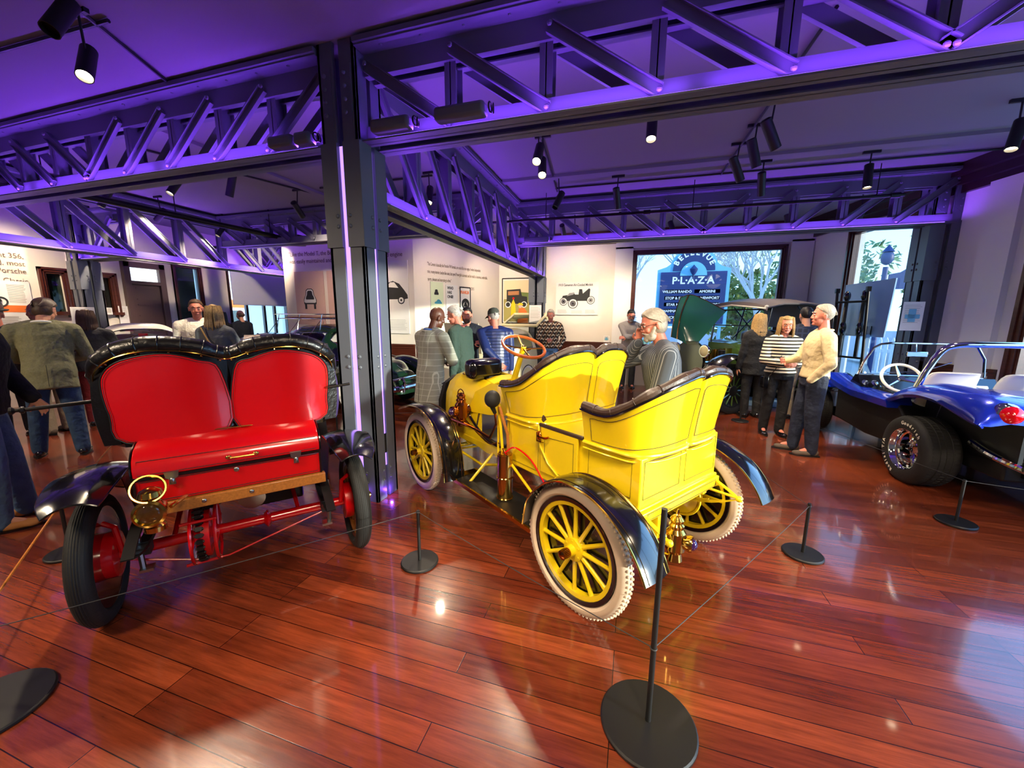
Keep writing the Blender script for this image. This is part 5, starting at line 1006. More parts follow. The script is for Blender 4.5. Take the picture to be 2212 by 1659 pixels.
def person(label, loc, rz, h=1.76, arms=('down', 'down'), lean=0, head=(0, 0), hair='short', hairm='greyhair', skin='skin', top=('jacket', None, .82), pants=None, shoes='black', beard=None, glasses=0, fem=0, near=0, feet=((0, .1), (.03, -.11)), hat=None, shirt=None, build=1.0, extra=None, scarf=None, hold=None):
    k = h/1.75; S = lambda x, y, z: V((x*k, y*k, z*k))
    t = thing('person', label, 'person', (loc[0], loc[1], 0), rad(rz)); HP = S(0, 0, .93); Ry = M.Rotation(rad(lean), 3, 'Y')
    up = lambda p: HP+Ry@(p-HP); sw = (.165 if fem else .19)*build; vx = .0055 if near else .0085; bw = build
    skm = MT[skin]; b = G(); c = G(); pn = G(); sh = G()
    # torso
    prof = [(.86, .15, .11, 0), (.95, .165 if fem else .155, .115, 0), (1.05, .13 if fem else .145, .10, .0), (1.2, .15, .11, .01), (1.33, .165, .115 if not fem else .125, .01), (1.42, .16, .09, 0), (1.47, .1, .07, -.01)]
    def torso(g, off, z0, z1, flare=0, mul=bw):
        R_ = []
        for z, w, d, x in ([(z0, None, None, None)]+[p for p in prof if z0 < p[0] < z1]+[(z1, None, None, None)]):
            if w is None:
                if z < prof[0][0]: w, d, x = prof[0][1]+flare*(prof[0][0]-z), prof[0][2]+flare*(prof[0][0]-z), 0
                else:
                    for a, e in zip(prof, prof[1:]):
                        if a[0] <= z <= e[0]: u = (z-a[0])/(e[0]-a[0]); w, d, x = [a[i]+(e[i]-a[i])*u for i in (1, 2, 3)]
            R_.append([up(S(x+(d*mul+off)*cos(a)*(1.0 if cos(a) > 0 else .92), (w*mul+off)*sin(a), z)) for a in [2*pi*j/20 for j in range(20)]])
        g.rings(R_, True)
    torso(b, -.012, .86, 1.47)
    NK = up(S(-.015, 0, 1.46)); Rh = Ry@M.Rotation(rad(head[0]), 3, 'Z')@M.Rotation(rad(head[1]), 3, 'Y'); hs = k*1.03
    HC = up(S(.015, 0, 1.46))+Rh@V((.012, 0, .175*k)); Hp = lambda x, y, z: HC+Rh@V((x*hs, y*hs, z*hs))
    he = lambda g, p, r, n=14: g.ell(Hp(*p), [q*hs for q in r], n, 10, R=Rh)
    b.cap(NK+V((0, 0, -.03)), Hp(-.015, 0, -.04), .058*k, .052*k); b.cap(up(S(0, .09, 1.43)), NK, .05*k, .055*k); b.cap(up(S(0, -.09, 1.43)), NK, .05*k, .055*k)
    he(b, (-.005, 0, .035), (.093, .074, .098), 18); he(b, (.03, 0, -.045), (.058, .055, .06)); he(b, (.07, 0, -.083), (.02, .024, .018)); he(b, (.08, 0, .038), (.014, .045, .011)); he(b, (.04, 0, .01), (.05, .062, .075)); he(b, (.081, 0, -.052), (.012, .026, .016))
    b.cap(Hp(.087, 0, .02), Hp(.101, 0, -.018), .008*hs, .0115*hs); b.cap(Hp(.094, .010, -.023), Hp(.094, -.010, -.023), .009*hs)
    for s in (1, -1): he(b, (.064, s*.037, -.02), (.022, .022, .025)); he(b, (-.008, s*.077, -.002), (.018, .009, .032)); he(b, (-.002, s*.084, .018), (.012, .006, .012))
    A_ = []
    for s, ps in ((1, arms[0]), (-1, arms[1])):
        tgt, hint = POSE[ps](s) if isinstance(ps, str) else ps
        a = up(S(0, s*sw, 1.40)); q = S(*tgt); q = up(q) if tgt[2] > 1.0 else q
        e, w = ik(a, q, .295*k, .26*k, hint); A_.append((a, e, w, s, ps)); b.cap(a, e, .045*k, .038*k); b.cap(e, w, .036*k, .026*k)
        d = (w-e).normalized(); 
        palm = {'phone': V((-.2, -s*1, .1)), 'hold': V((0, -s, .2)), 'down': V((0, -s, 0)), 'back': V((-1, 0, .3)), 'reach': V((0, -.2*s, -1))}.get(ps if isinstance(ps, str) else '', V((-.1, -s, -.1)))
        if ps == 'phone': d = V((-.1, -s*.1, 1))
        if ps == 'hold': d = (d+V((.3, -s*.3, .1))).normalized()
        if ps != 'pocket': hand(b, w, d, palm, s*(1 if palm.length else 1), .75 if ps in ('hold', 'phone') else .3, k*(.93 if fem else 1.02))
    Lg = []
    for s, (fx, fy) in ((1, feet[0]), (-1, feet[1])):
        a = S(0, s*.088*bw, .93); f = S(fx, fy, .09); kn, f = ik(a, f, .424*k, .418*k, (1, s*.15, 0)); Lg.append((a, kn, f, s)); b.cap(a, kn, .07*k, .05*k); b.cap(kn, f, .048*k, .036*k); b.cap(f, f+S(.1, s*.015, -.04), .03*k, .025*k)
    obj('body', b, skm, t, remesh=vx, sm=3 if near else 2)
    # clothing
    kind, tm, zb = top; tm = tm if not isinstance(tm, str) else MT[tm]; off = .02 if kind == 'shirt' else .034
    torso(c, off, zb, 1.465, .16 if fem else .06)
    for a, e, w, s, ps in A_:
        c.cap(up(S(0, s*.07, 1.45)), a, (.055+off*.5)*k, (.06+off*.5)*k); lf = .97 if kind != 'rolled' else .55; r0 = .055+off*.55
        c.cap(a, e, r0*k*bw, (r0-.012)*k*bw); c.cap(e, e.lerp(w, lf), (r0-.012)*k*bw, (r0-.024)*k)
        for u in ((.35, .006), (.6, -.004), (.85, .006)): pass
        c.ell(e, (r0-.005)*k, 12, 8)
    o = obj({'jacket': 'jacket', 'shirt': 'shirt', 'sweater': 'sweater', 'coat': 'coat', 'puffer': 'puffer_jacket'}.get(kind, 'top'), c, tm, t, remesh=.0095 if near else .012, sm=4)
    pm = pants if not isinstance(pants, str) else MT[pants]; torso(pn, .012, .84, 1.02, 0)
    for a, kn, f, s in Lg:
        pn.cap(a, kn, .095*k*bw, .075*k*bw); pn.cap(kn, f+S(-.0, 0, -.0), .072*k*bw, .066*k); pn.cap(f, f+S(0, 0, -.03), .066*k, .062*k)
    obj('trousers', pn, pm, t, remesh=.011 if near else .014, sm=4)
    for a, kn, f, s in Lg:
        sh = G(); sh.ell(f+V((-.02*k, 0, -f.z+.045*k)), (.06*k, .042*k, .045*k), 14, 8); sh.ell(f+V((.07*k, s*.012, -f.z+.034*k)), (.105*k, .047*k, .034*k), 16, 8); sh.ell(f+V((.14*k, s*.02, -f.z+.03*k)), (.055*k, .046*k, .03*k), 14, 8)
        so = obj('shoe', sh, MT[shoes], t, remesh=.008, sm=3)
        g = G(); g.rings([[V((f.x+(.06+.155*cos(q))*k, f.y+s*.012+.05*k*sin(q)*(1 if cos(q) > -.5 else .8), z)) for q in [2*pi*j/20 for j in range(20)]] for z in (.0, .016*k)], True); obj('sole', g, MT['matblack' if shoes != 'tanshoe' else 'black'], so)
    hm = MT[hairm]; g = G()
    # face details
    for s in (1, -1):
        e_ = G(); e_.ell(Hp(.0845, s*.031, .016), (.009*hs, .0115*hs, .0065*hs), 12, 8, 0, R=Rh); e_.ell(Hp(.0915, s*.0312, .016), (.004*hs, .0055*hs, .0055*hs), 8, 6, 1, R=Rh); obj('eye', e_, [MT['eyewhite'], MT['iris']], t)
    e_ = G(); e_.tube([Hp(.089, .024, -.054), Hp(.0955, .01, -.0515), Hp(.0965, 0, -.053), Hp(.0955, -.01, -.0515), Hp(.089, -.024, -.054)], .0035*hs, 6); obj('lips', e_, MT['lips'], t)
    e_ = G()
    for s in (1, -1): e_.tube([Hp(.094, s*.014, .038), Hp(.093, s*.03, .044), Hp(.083, s*.048, .038)], .0034*hs, 6)
    obj('eyebrows', e_, hm if hair != 'bald' else MT['darkhair'], t)
    rn = random.Random(sum(map(ord, label)))
    if hair in ('short', 'swept', 'long', 'bob', 'balding'):
        q = G()
        if hair != 'balding': he(q, (-.02, 0, .045), (.09, .079, .095), 18); he(q, (.02, 0, .098), (.056, .06, .034), 14)
        else: he(q, (-.03, 0, .02), (.075, .083, .06), 14)
        if hair == 'swept': he(q, (-.032, 0, .0), (.075, .083, .088))
        if hair in ('long', 'bob'): he(q, (-.03, 0, .0), (.08, .09, .1)); 
        n = {'long': 90, 'bob': 80, 'swept': 130, 'short': 90, 'balding': 10}[hair]
        def OS(x, ph, m_): r_ = sqrt(max(.03, 1-((max(-.088, x)+.005)/.093)**2)); return Hp(x*m_, .074*r_*sin(ph)*m_, .035+.098*r_*cos(ph)*m_)
        for i in range(n):
            a = (rn.random()*2-1)*(2.3 if hair in ('long', 'bob') else 2.6); z0 = .10 if hair in ('long', 'bob', 'swept') else .12
            r0 = .06+.02*rn.random(); top_ = (-.02-r0*cos(a)*.9, r0*sin(a), z0+.02*rn.random())
            if hair in ('long', 'bob'):
                Ln = (.27 if hair == 'long' else .15)+.05*rn.random(); w_ = .012*rn.random()
                pts = [Hp(*top_), Hp(-.02-.095*cos(a), .09*sin(a), .03), Hp(-.02-.10*cos(a)+w_, .097*sin(a), -.06), Hp(-.03-.1*cos(a)-w_, (.098+w_)*sin(a), -.06-Ln*.5), Hp(-.03-.085*cos(a)+w_, (.09+w_)*sin(a), -.06-Ln)]
                q.tube(cr(pts, 3), [.012, .013, .014, .014, .014, .014, .013, .012, .011, .009, .007, .005, .003][:13], 6)
            elif hair == 'swept':
                x0 = .065-.125*rn.random(); s_ = 1 if i % 2 else -1; e_2 = rn.random()
                pts = [OS(x0, s_*.08, 1.05), OS(x0-.01, s_*.6, 1.10), OS(x0-.025, s_*1.15, 1.12), OS(min(-.03, x0-.04), s_*1.65, 1.12), OS(min(-.045, x0-.05), s_*(2.0+.35*e_2), 1.16)]
                q.tube(cr(pts, 2), [.006, .008, .009, .009, .009, .008, .007, .005, .003], 5)
            else:
                x0 = .06-.15*rn.random(); s_ = 1 if i % 2 else -1; e_2 = rn.random()
                pts = [OS(x0, s_*.08, 1.04), OS(x0-.005, s_*.55, 1.06), OS(x0-.012, s_*1.05, 1.06), OS(min(-.0, x0-.02), s_*1.4, 1.06), OS(min(-.03, x0-.03), s_*(1.6+.4*e_2), 1.05)]
                if hair == 'short': q.tube(cr(pts, 2), [.005, .006, .0065, .0065, .006, .006, .005, .004, .003], 5)
        obj('hair', q, hm, t)
    if beard:
        q = G(); he(q, (.043, 0, -.07), (.053, .057, .048)); he(q, (.082, 0, -.092), (.02, .028, .024)); 
        for s in (1, -1): q.cap(Hp(.02, s*.066, -.01), Hp(.05, s*.05, -.06), .014*hs, .016*hs); q.cap(Hp(.1, s*.004, -.038), Hp(.088, s*.028, -.05), .007*hs, .006*hs)
        obj('beard', q, MT[beard], t, remesh=.005, sm=2)
    if glasses:
        q = G()
        for s in (1, -1): q.torus(Hp(.106, s*.032, .014), Rh@V((1, s*.12, 0)), .021*hs, .0022, 20, 5); q.tube([Hp(.1, s*.053, .018), Hp(.05, s*.078, .018), Hp(-.01, s*.083, .012)], .002, 5)
        q.tube([Hp(.108, .012, .018), Hp(.112, 0, .021), Hp(.108, -.012, .018)], .002, 5); obj('glasses', q, MT['black'] if glasses == 1 else MT['brass'], t)
    if hat == 'cap':
        q = G(); q.rings([[Hp(-.01+.098*cos(a)*r, .085*sin(a)*r, z) for a in [2*pi*j/24 for j in range(24)]] for r, z in ((1.0, .05), (1.0, .075), (.93, .11), (.7, .14), (.35, .152), (.05, .156))], True, (0, 1)); q.shell([[Hp(.06+u*.1, .07*v*(1-.3*u*u), .062-.02*u-.02*v*v) for v in [-1, -.6, 0, .6, 1]] for u in (0, .5, 1)], .004); obj('cap', q, mat('capcloth', '3E4238', .9), t)
    if hat == 'bowler':
        q = G(); q.rings([[Hp(-.01+.098*cos(a)*r, .088*sin(a)*r, z) for a in [2*pi*j/24 for j in range(24)]] for r, z in ((1.45, .085), (1.48, .075), (1.3, .062), (1.03, .065), (1.04, .1), (1.0, .15), (.85, .185), (.4, .2), (.05, .2))], True, (1, 1)); obj('hat', q, mat('hatfelt', '2A2A2A', .85), t)
    if shirt:
        q = G(); cm = MT[shirt] if isinstance(shirt, str) else shirt
        q.tube([up(S(.075*cos(a)-.012, .078*sin(a), 1.475+.012*cos(a)*-1)) for a in [2*pi*j/20 for j in range(20)]], .014*k, 8, loop=True)
        if kind in ('jacket', 'coat', 'puffer'):
            dd = .125*bw+.03; q.add([up(S(dd-.055, .05, 1.46)), up(S(dd-.055, -.05, 1.46)), up(S(dd+.012, -.008, 1.2)), up(S(dd+.012, .008, 1.2)), up(S(dd+.004, .045, 1.36)), up(S(dd+.004, -.045, 1.36))], [(0, 4, 5, 1), (4, 3, 2, 5)])
        obj('shirt_collar', q, cm, t, ang=80)
    if kind in ('jacket', 'coat'):
        q = G(); q.tube([up(S(.085*cos(a)-.02, .095*sin(a), 1.462-.02*max(0, cos(a)))) for a in [pi*.35+2*pi*.65*j/16 for j in range(17)]], .017*k, 8); obj('collar', q, tm, t)
        q = G(); dd = .15*bw; q.cyl(up(S(-.128*bw-.022, 0, zb+.02)), up(S(-.128*bw-.022, 0, zb+.25)), .0025, n=5); 
        for s in (1, -1):
            for i, (a, e, w, s2, ps) in enumerate(A_):
                if s2 == s:
                    pass
        obj('back_vent', q, MT['ink'], t)
    if kind == 'puffer':
        q = G()
        for i in range(13):
            z = zb+.03+i*.047; 
            if z > 1.42: break
            wd = np.interp(z, [p[0] for p in prof], [p[1] for p in prof])*bw+.034; dp = np.interp(z, [p[0] for p in prof], [p[2] for p in prof])*bw+.034
            q.tube([up(S(dp*cos(a)*(1 if cos(a) > 0 else .92), wd*sin(a), z)) for a in [2*pi*j/28 for j in range(28)]], .0045, 5, loop=True)
        obj('quilt_seams', q, mat('seam', '141C38', .6), t)
    if hold == 'glass':
        a, e, w, s, ps = A_[0] if arms[0] == 'hold' else A_[1]; p = w+V((.085*k, -s*.06*k, .01)); q = G(); q.lathe([(.026, -.05), (.033, .05), (.031, .05), (.024, -.045)], p, (0, 0, 1), 16); u = obj('drinking_glass', q, MT['glass'], None); 
        u.parent = None; u.location = (0, 0, 0); mw = M.Translation((loc[0], loc[1], 0))@M.Rotation(rad(rz), 4, 'Z'); u.data.transform(mw); tag(u, 'clear plastic cup held by the '+('striped woman' if 'woman' in label else 'man in the cream shirt'), 'cup')
    if ps and 'phone' in arms:
        a, e, w, s, _ = A_[0] if arms[0] == 'phone' else A_[1]; q = G(); q.box(Hp(.03, s*.095, -.02), (.02, .009, .14), R=Rh@M.Rotation(rad(20), 3, 'Y')); u = obj('mobile_phone', q, MT['black'], None, bevel=.003); mw = M.Translation((loc[0], loc[1], 0))@M.Rotation(rad(rz), 4, 'Z'); u.data.transform(mw); tag(u, 'black phone held to the ear of the grey bearded man in the pinstriped suit', 'phone')
    if extra: extra(t, S, up, A_, Lg, Hp, k)
    return t
cl = lambda n, c, **k: mat(n, c, k.pop('rough', .85), bump=k.pop('bump', .7), bs=k.pop('bs', 9), bd=.05, **k)
olive = cl('olive_tweed', '7C7A58', var=.12, vs=60); jeans = cl('denim', '2C4664', var=.18, vs=14); jeansl = cl('light_denim', '5C83B0', var=.15, vs=14); darkjeans = cl('dark_denim', '1A2236', var=.15); khaki = cl('khaki', '9A8D74'); charcoal = cl('charcoal', '26272B'); black = cl('black_cloth', '0E0E10'); navy = cl('navy_knit', '121722'); dgreen = cl('green_knit', '2E4238')
offwhite = cl('offwhite', 'DCD8C8'); creamsh = cl('cream_shirt', 'D9C596', bump=.8, bs=7); greyj = cl('grey_jacket', '4A4C50'); puff = mat('puffer', '1F2C5C', .35, bump=.3, bs=14); greyt = cl('grey_trouser', '9A9A92')
plaid = pattern('grey_plaid', 'check', '8E8F80', 'B9BAAA', 14, width=.08); pin = pattern('pinstripe_cloth', 'stripe', '3E444C', '8C9094', 55, ax='y', width=.2); stripes = pattern('striped_knit', 'stripe', '101010', 'E2D6BC', 22, width=.5); zig = pattern('zigzag_knit', 'zig', '201C18', 'D0C4A8', 12, width=.35, c3='6A4A30'); nplaid = pattern('navy_plaid', 'check', '181E30', '26304A', 12, width=.3); fine = pattern('fine_check', 'check', 'A8A29C', '7C767A', 60, width=.3)
MT['tanshoe'] = mat('tanshoe', 'B87A3E', .7); MT['greyshoe'] = mat('greyshoe', '5A4C40', .8)
face = lambda x, y, tx, ty: math.degrees(atan2(ty-y, tx-x))
person('man in black sweater, faded jeans and tan shoes cut off by the left edge', (-4.66, 1.5), 60, 1.86, ('low', 'pocket'), 6, hair='short', hairm='darkhair', top=('sweater', cl('black_sweater', '0E0E14'), .86), pants=cl('faded_denim', '4C6A8C', var=.2, vs=10), shoes='tanshoe', near=1, build=1.08, feet=((.1, .14), (.02, -.12)))
person('man in an olive tweed blazer and jeans seen from behind, long swept hair', (-6.35, 2.62), 150, 1.84, ('hold', 'hold'), 10, head=(-25, 14), hair='swept', hairm='brownhair', top=('jacket', olive, .76), pants=jeans, shoes='black', near=1, build=1.1, feet=((.12, .2), (-.05, -.14)), shirt='white')
person('man in a dark felt bowler hat and grey jacket at the left', (-8.1, 2.95), -35, 1.74, ('down', 'hold'), 4, hair='short', hairm='greyhair', top=('jacket', greyj, .8), pants=charcoal, hat='bowler', skin='pinkskin')
person('grey haired man in khaki trousers hidden behind the olive blazer', (-7.65, 3.15), 190, 1.78, ('hold', 'down'), 0, hair='balding', hairm='whitehair', top=('jacket', greyj, .8), pants=khaki, shoes='greyshoe', skin='pinkskin')
person('brown haired person in a charcoal coat with red collar seen from behind', (-7.62, 3.6), 140, 1.70, ('hold', 'hold'), 3, hair='bob', hairm='brownhair', top=('coat', charcoal, .85), pants=cl('red_skirt', '6A0E14'), shirt='red', fem=0, build=1.1)
person('man with glasses in an off-white quarter zip sweater behind the red car', (-6.3, 4.25), -42, 1.86, ('down', 'down'), 0, head=(8, 6), hair='short', hairm='brownhair', skin='pinkskin', top=('sweater', offwhite, .86), pants=charcoal, glasses=1, shirt='white', build=1.1)
def bag(t, S, up, A_, Lg, Hp, k):
    g = G(); g.tube([up(S(-.14, .1, 1.47)), up(S(-.165, .02, 1.3)), up(S(-.16, -.1, 1.1)), up(S(-.12, -.2, .9))], .009, 6); obj('bag_strap', g, mat('strap', 'B08A50', .6), t)
person('blonde woman in a grey jacket with a tan bag strap, seen from behind', (-5.5, 3.92), 118, 1.77, ('down', 'hold'), 0, head=(20, 0), hair='bob', hairm='blond', top=('jacket', cl('grey_knit', '55585C'), .86), pants=black, fem=1, extra=bag)
person('dark haired woman far away by the half shaded window', (-10.0, 7.35), -80, 1.72, ('down', 'down'), hair='long', hairm='darkhair', top=('jacket', black, .85), pants=black, fem=1)
person('balding man in a dark suit far away by the half shaded window', (-9.62, 7.55), 175, 1.76, ('down', 'down'), hair='balding', hairm='brownhair', top=('jacket', navy, .8), pants=charcoal)
person('bald man in a long grey plaid blazer seen from behind', (-2.36, 4.2), 68, 1.76, ('hold', 'hold'), 5, head=(-15, 12), hair='bald', skin='darkskin', top=('coat', plaid, .60), pants=greyt, near=1, shirt=mat('blue_shirt', '3E6CB8', .8), build=1.08, feet=((.0, .12), (.05, -.1)))
person('silver haired man in a dark green sweater leaning in to talk', (-2.22, 4.95), 175, 1.80, ('down', 'down'), 8, head=(12, 8), hair='short', hairm='greyhair', skin='pinkskin', top=('sweater', dgreen, .84), pants=khaki, near=1, shirt=mat('plaid_collar', '6A2A2A', .8))
person('bearded young man in a navy cardigan with folded arms', (-2.66, 6.05), -75, 1.79, ('crossL', 'crossR'), 0, head=(0, 8), hair='short', hairm='darkhair', beard='brownhair', skin='pinkskin', top=('sweater', navy, .86), pants=jeans, shirt='posterpink', near=1)
person('man in a blue quilted puffer jacket and olive cap, hand behind back', (-2.0, 5.6), 118, 1.76, ('back', 'down'), 6, head=(25, 8), hair='short', hairm='greyhair', skin='pinkskin', top=('puffer', puff, .82), pants=khaki, hat='cap', near=1, build=1.1)
person('man in a zigzag patterned sweater and light jeans by the back wall', (-1.86, 9.05), -78, 1.82, ('pocket', 'hold'), 0, head=(-5, 14), hair='short', hairm='whitehair', skin='pinkskin', top=('sweater', zig, .9), pants=jeansl, shirt='white', build=1.05)
person('man in a checked shirt with folded arms left of the plaza window', (-.08, 9.5), -80, 1.84, ('crossL', 'crossR'), 4, head=(-5, 18), hair='short', hairm='darkhair', beard='greyhair', glasses=1, skin='pinkskin', top=('shirt', fine, .92), pants=charcoal)
person('grey bearded man in a pinstriped suit talking on a phone behind the yellow car', (.30, 3.38), 188, 1.72, ('low', 'phone'), 8, head=(10, 8), hair='swept', hairm='blond' if 0 else 'whitehair', beard='whitehair', glasses=1, skin='pinkskin', top=('jacket', pin, .78), pants=charcoal, near=1, build=1.12)
def purse(t, S, up, A_, Lg, Hp, k):
    g = G(); g.tube([up(S(.1, -.09, 1.44)), up(S(.15, -.05, 1.25)), up(S(.15, -.12, 1.0)), S(.1, -.2, .85)], .006, 6); g.box(S(.08, -.22, .8), (.12, .06, .16)); obj('shoulder_bag', g, MT['black'], t, bevel=.01)
person('blonde woman in a black and white striped sweater holding a drink', (2.03, 6.35), -86, 1.67, ('hold', 'hold'), 0, head=(-12, 6), hair='bob', hairm='blond', skin='pinkskin', top=('sweater', stripes, .93), pants=black, fem=1, near=1, glasses=2, hold='glass', feet=((.05, .06), (.0, -.14)), extra=purse, build=1.08)
person('white haired man in a cream shirt and dark jeans in profile, holding a drink', (2.12, 5.48), 176, 1.80, ('pocket', 'hold'), -2, head=(-4, 0), hair='short', hairm='whitehair', skin='pinkskin', top=('shirt', creamsh, .93), pants=darkjeans, shoes='greyshoe', near=1, hold='glass', build=1.12, feet=((-.04, .08), (.1, -.1)), shirt=creamsh)
person('long haired woman in a black coat behind the striped woman', (1.97, 7.3), 100, 1.72, ('down', 'hold'), hair='long', hairm='blond', top=('coat', black, .75), pants=black, fem=1)
person('dark haired man in navy plaid jacket and khaki trousers seen from behind', (2.66, 7.45), 95, 1.82, ('hold', 'down'), hair='short', hairm='darkhair', top=('jacket', nplaid, .85), pants=khaki, build=1.08)
# ================================================================ ROPE BARRIERS
def stanchion(x, y, h, label, hr=.37, br=.125, tall=False):
    t = thing('barrier_post', label, 'barrier post', (x, y, 0), 0)
    g = G(); g.lathe([(br-.006, 0), (br, .004), (br, .014), (br-.006, .02), (.018, .022), (0, .022)], n=40); obj('base', g, MT['matblack'], t)
    g = G(); g.cyl((0, 0, .02), (0, 0, h), .011, n=16); obj('post', g, MT['matblack'], t)
    g = G(); g.torus((0, 0, hr), (0, 0, 1), .012, .003, 16, 6); obj('rope_clip', g, MT['rope'], t); return (x, y, hr)
b0 = stanchion(.149, 1.44, .955, 'tall thin black barrier post with a big round base in the foreground', .362, .19)
b1 = stanchion(-1.298, 2.097, .38, 'short black barrier post between the red and yellow cars'); b2 = stanchion(1.239, 3.006, .39, 'short black barrier post right of the yellow car')
b3 = stanchion(2.63, 3.904, .38, 'short black barrier post before the wide buggy tyre'); b4 = stanchion(-3.678, 1.441, .38, 'short black barrier post behind the left wing of the red car')
b5 = stanchion(-2.50, .66, .38, 'black barrier post whose large round base is cut by the left edge', br=.19); b6 = stanchion(-3.68, 4.05, .38, 'short black barrier post seen between the red car and the tall column')
b7 = stanchion(-4.6, 2.2, .38, 'thin black barrier post behind the red car, left aisle') if 0 else (-4.9, 2.35, .37)
b8 = (3.9, 3.75, .37); b9 = stanchion(1.75, 6.95, .38, 'short black barrier post at the feet of the striped woman'); b10 = (-1.0, 5.4, .37)
def rope(a, b, label, sag=.012, r=.0022, m='rope'):
    a, b = V(a), V(b); g = G(); g.tube([a.lerp(b, i/12)-V((0, 0, sag*4*(i/12)*(1-i/12))) for i in range(13)], r, 6); tag(obj('barrier_rope', g, MT[m]), label, 'rope')
rope(b0, b1, 'thin black cord from the tall front post to the middle short post'); rope(b0, b2, 'thin black cord from the tall front post to the right short post'); rope(b1, b5, 'thin grey cord passing in front of the red car wheels', .01)
rope(b2, (.95, 4.4, .36), 'thin black cord from the right short post to behind the yellow wing'); rope(b3, (1.9, 6.9, .36), 'thin black cord running beside the buggy to the striped woman'); rope(b3, b8, 'thin black cord from the buggy post out of the right edge')
rope(b4, b5, 'pale cord near the tan shoe at the left edge', .0, .006, 'wood'); rope(b4, b7, 'pale cord stub beyond the left wing of the red car', 0, .006, 'wood'); rope(b6, b10, 'thin black cord behind the tall column towards the yellow front wheel'); rope(b6, (-4.9, 2.35, .37), 'thin black cord left of the red car behind its seat')
# ================================================================ SIGNS, PRINTS, LETTERING
def board(name, label, c, ux, uy, w, h, m='paper', cat='poster', th=.015, frame=None, group=None):
    """flat board; origin at lower-left corner, ux right, uy up"""
    ux, uy = V(ux).normalized(), V(uy).normalized(); n = ux.cross(uy)
    t = thing(name, label, cat, c, 0, group); P = lambda x, y, z=.0: ux*x+uy*y+n*z
    g = G(); g.add([P(0, 0), P(w, 0), P(w, h), P(0, h), P(0, 0, th), P(w, 0, th), P(w, h, th), P(0, h, th)], [(3, 2, 1, 0), (4, 5, 6, 7), (0, 1, 5, 4), (1, 2, 6, 5), (2, 3, 7, 6), (3, 0, 4, 7)]); obj('panel', g, MT[m], t, smooth=False)
    if frame:
        g = G()
        for a, b in ((P(0, 0, th), P(w, 0, th)), (P(w, 0, th), P(w, h, th)), (P(w, h, th), P(0, h, th)), (P(0, h, th), P(0, 0, th))): g.cyl(a, b, .014, n=4)
        obj('frame', g, MT[frame], t, smooth=False)
    def poly(pts, m, z=.003, nm='printed_shape', g=None):
        q = G(); q.prism(pts, P(0, 0, th+z*.5), ux, uy, .001); return obj(nm, q, m if not isinstance(m, str) else MT[m], t, smooth=False)
    def lines(x0, x1, y0, y1, n, m='ink', r=.0015):
        q = G(); rn = random.Random(n)
        for i in range(n): y = y1+(y0-y1)*i/max(1, n-1); e = x1-(x1-x0)*.15*rn.random(); q.prism([(x0, y-r), (e, y-r), (e, y+r), (x0, y+r)], P(0, 0, th+.001), ux, uy, .001)
        o = obj('small_print', q, MT[m], t, smooth=False); return o
    def wr(s, x, y, sz, m='ink', al='LEFT', sx=1, bold=0): return text('lettering', s, sz, MT[m], t, tuple(P(x, y, th+.002)), ux, uy, align=al, sx=sx, bold=bold)
    return t, P, poly, lines, wr
X_, Z_ = (1, 0, 0), (0, 0, 1)
def carpoly(x, y, s, kind, flip=1):
    C_ = lambda pts: [(x+p[0]*s*flip, y+p[1]*s) for p in pts]
    if kind == 'side': return C_([(0, .12), (.02, .25), (.12, .33), (.3, .38), (.42, .55), (.6, .6), (.8, .52), (.95, .35), (1.05, .22), (1.06, .12), (.95, .1), (.2, .1)])
    if kind == 'front': return C_([(-.42, .12), (-.45, .35), (-.38, .5), (-.3, .62), (-.26, .88), (-.15, .97), (.15, .97), (.26, .88), (.3, .62), (.38, .5), (.45, .35), (.42, .12)])
    if kind == 'tour': return C_([(0, .2), (.05, .38), (.35, .42), (.42, .5), (.48, .42), (.6, .42), (.62, .6), (.72, .6), (.75, .45), (.95, .62), (1.0, .6), (.98, .25), (.9, .2)])
def disc(x, y, r, n=20): return [(x+r*cos(2*pi*i/n), y+r*sin(2*pi*i/n)) for i in range(n)]
# on the partition
t, P, po, li, wr = board('framed_print', 'tall beige print of a small rounded car seen from the front', (-7.72, 7.49, 1.45), X_, Z_, .84, 1.22, 'posterpink', 'print')
po(carpoly(.42, .42, .42, 'front'), 'ink'); po(carpoly(.42, .46, .36, 'front'), 'paper', .004); po(carpoly(.42, .52, .27, 'front'), 'ink', .006); po([(.25, .52), (.59, .52), (.59, .58), (.25, .58)], 'paper', .008); po([(.26, .36), (.32, .36), (.32, .47), (.26, .47)], 'ink', .008); po([(.52, .36), (.58, .36), (.58, .47), (.52, .47)], 'ink', .008); li(.3, .56, .08, .1, 2)
t, P, po, li, wr = board('framed_print', 'beige print edge just left of the tall column on the partition', (-6.78, 7.49, 1.45), X_, Z_, .5, 1.22, 'posterpink', 'print')
t, P, po, li, wr = board('framed_print', 'tall white print of a black car seen side-on', (-5.5, 7.49, 1.28), X_, Z_, .84, 1.55, 'paper', 'print')
po(carpoly(.0, .66, .78, 'side'), 'ink'); po([(.3, 1.0), (.4, 1.1), (.5, 1.1), (.6, .98)], 'paper', .005)
for x in (.18, .66): po(disc(x, .72, .085), 'ink', .005); po(disc(x, .72, .06), 'paper', .007); po(disc(x, .72, .025), 'ink', .009)
li(.15, .8, .08, .3, 10)
q = thing('wall_lettering', 'beige quotation lettering across the top of the car print partition', 'lettering', (0, 0, 0))
text('lettering', '"Like the Model T, the Beetle\'s g', .135, MT['textbrown'], q, (-7.85, 7.495, 3.02), X_, Z_, sx=.88); text('lettering', 'was easily maintained and relia', .135, MT['textbrown'], q, (-7.85, 7.495, 2.86), X_, Z_, sx=.88)
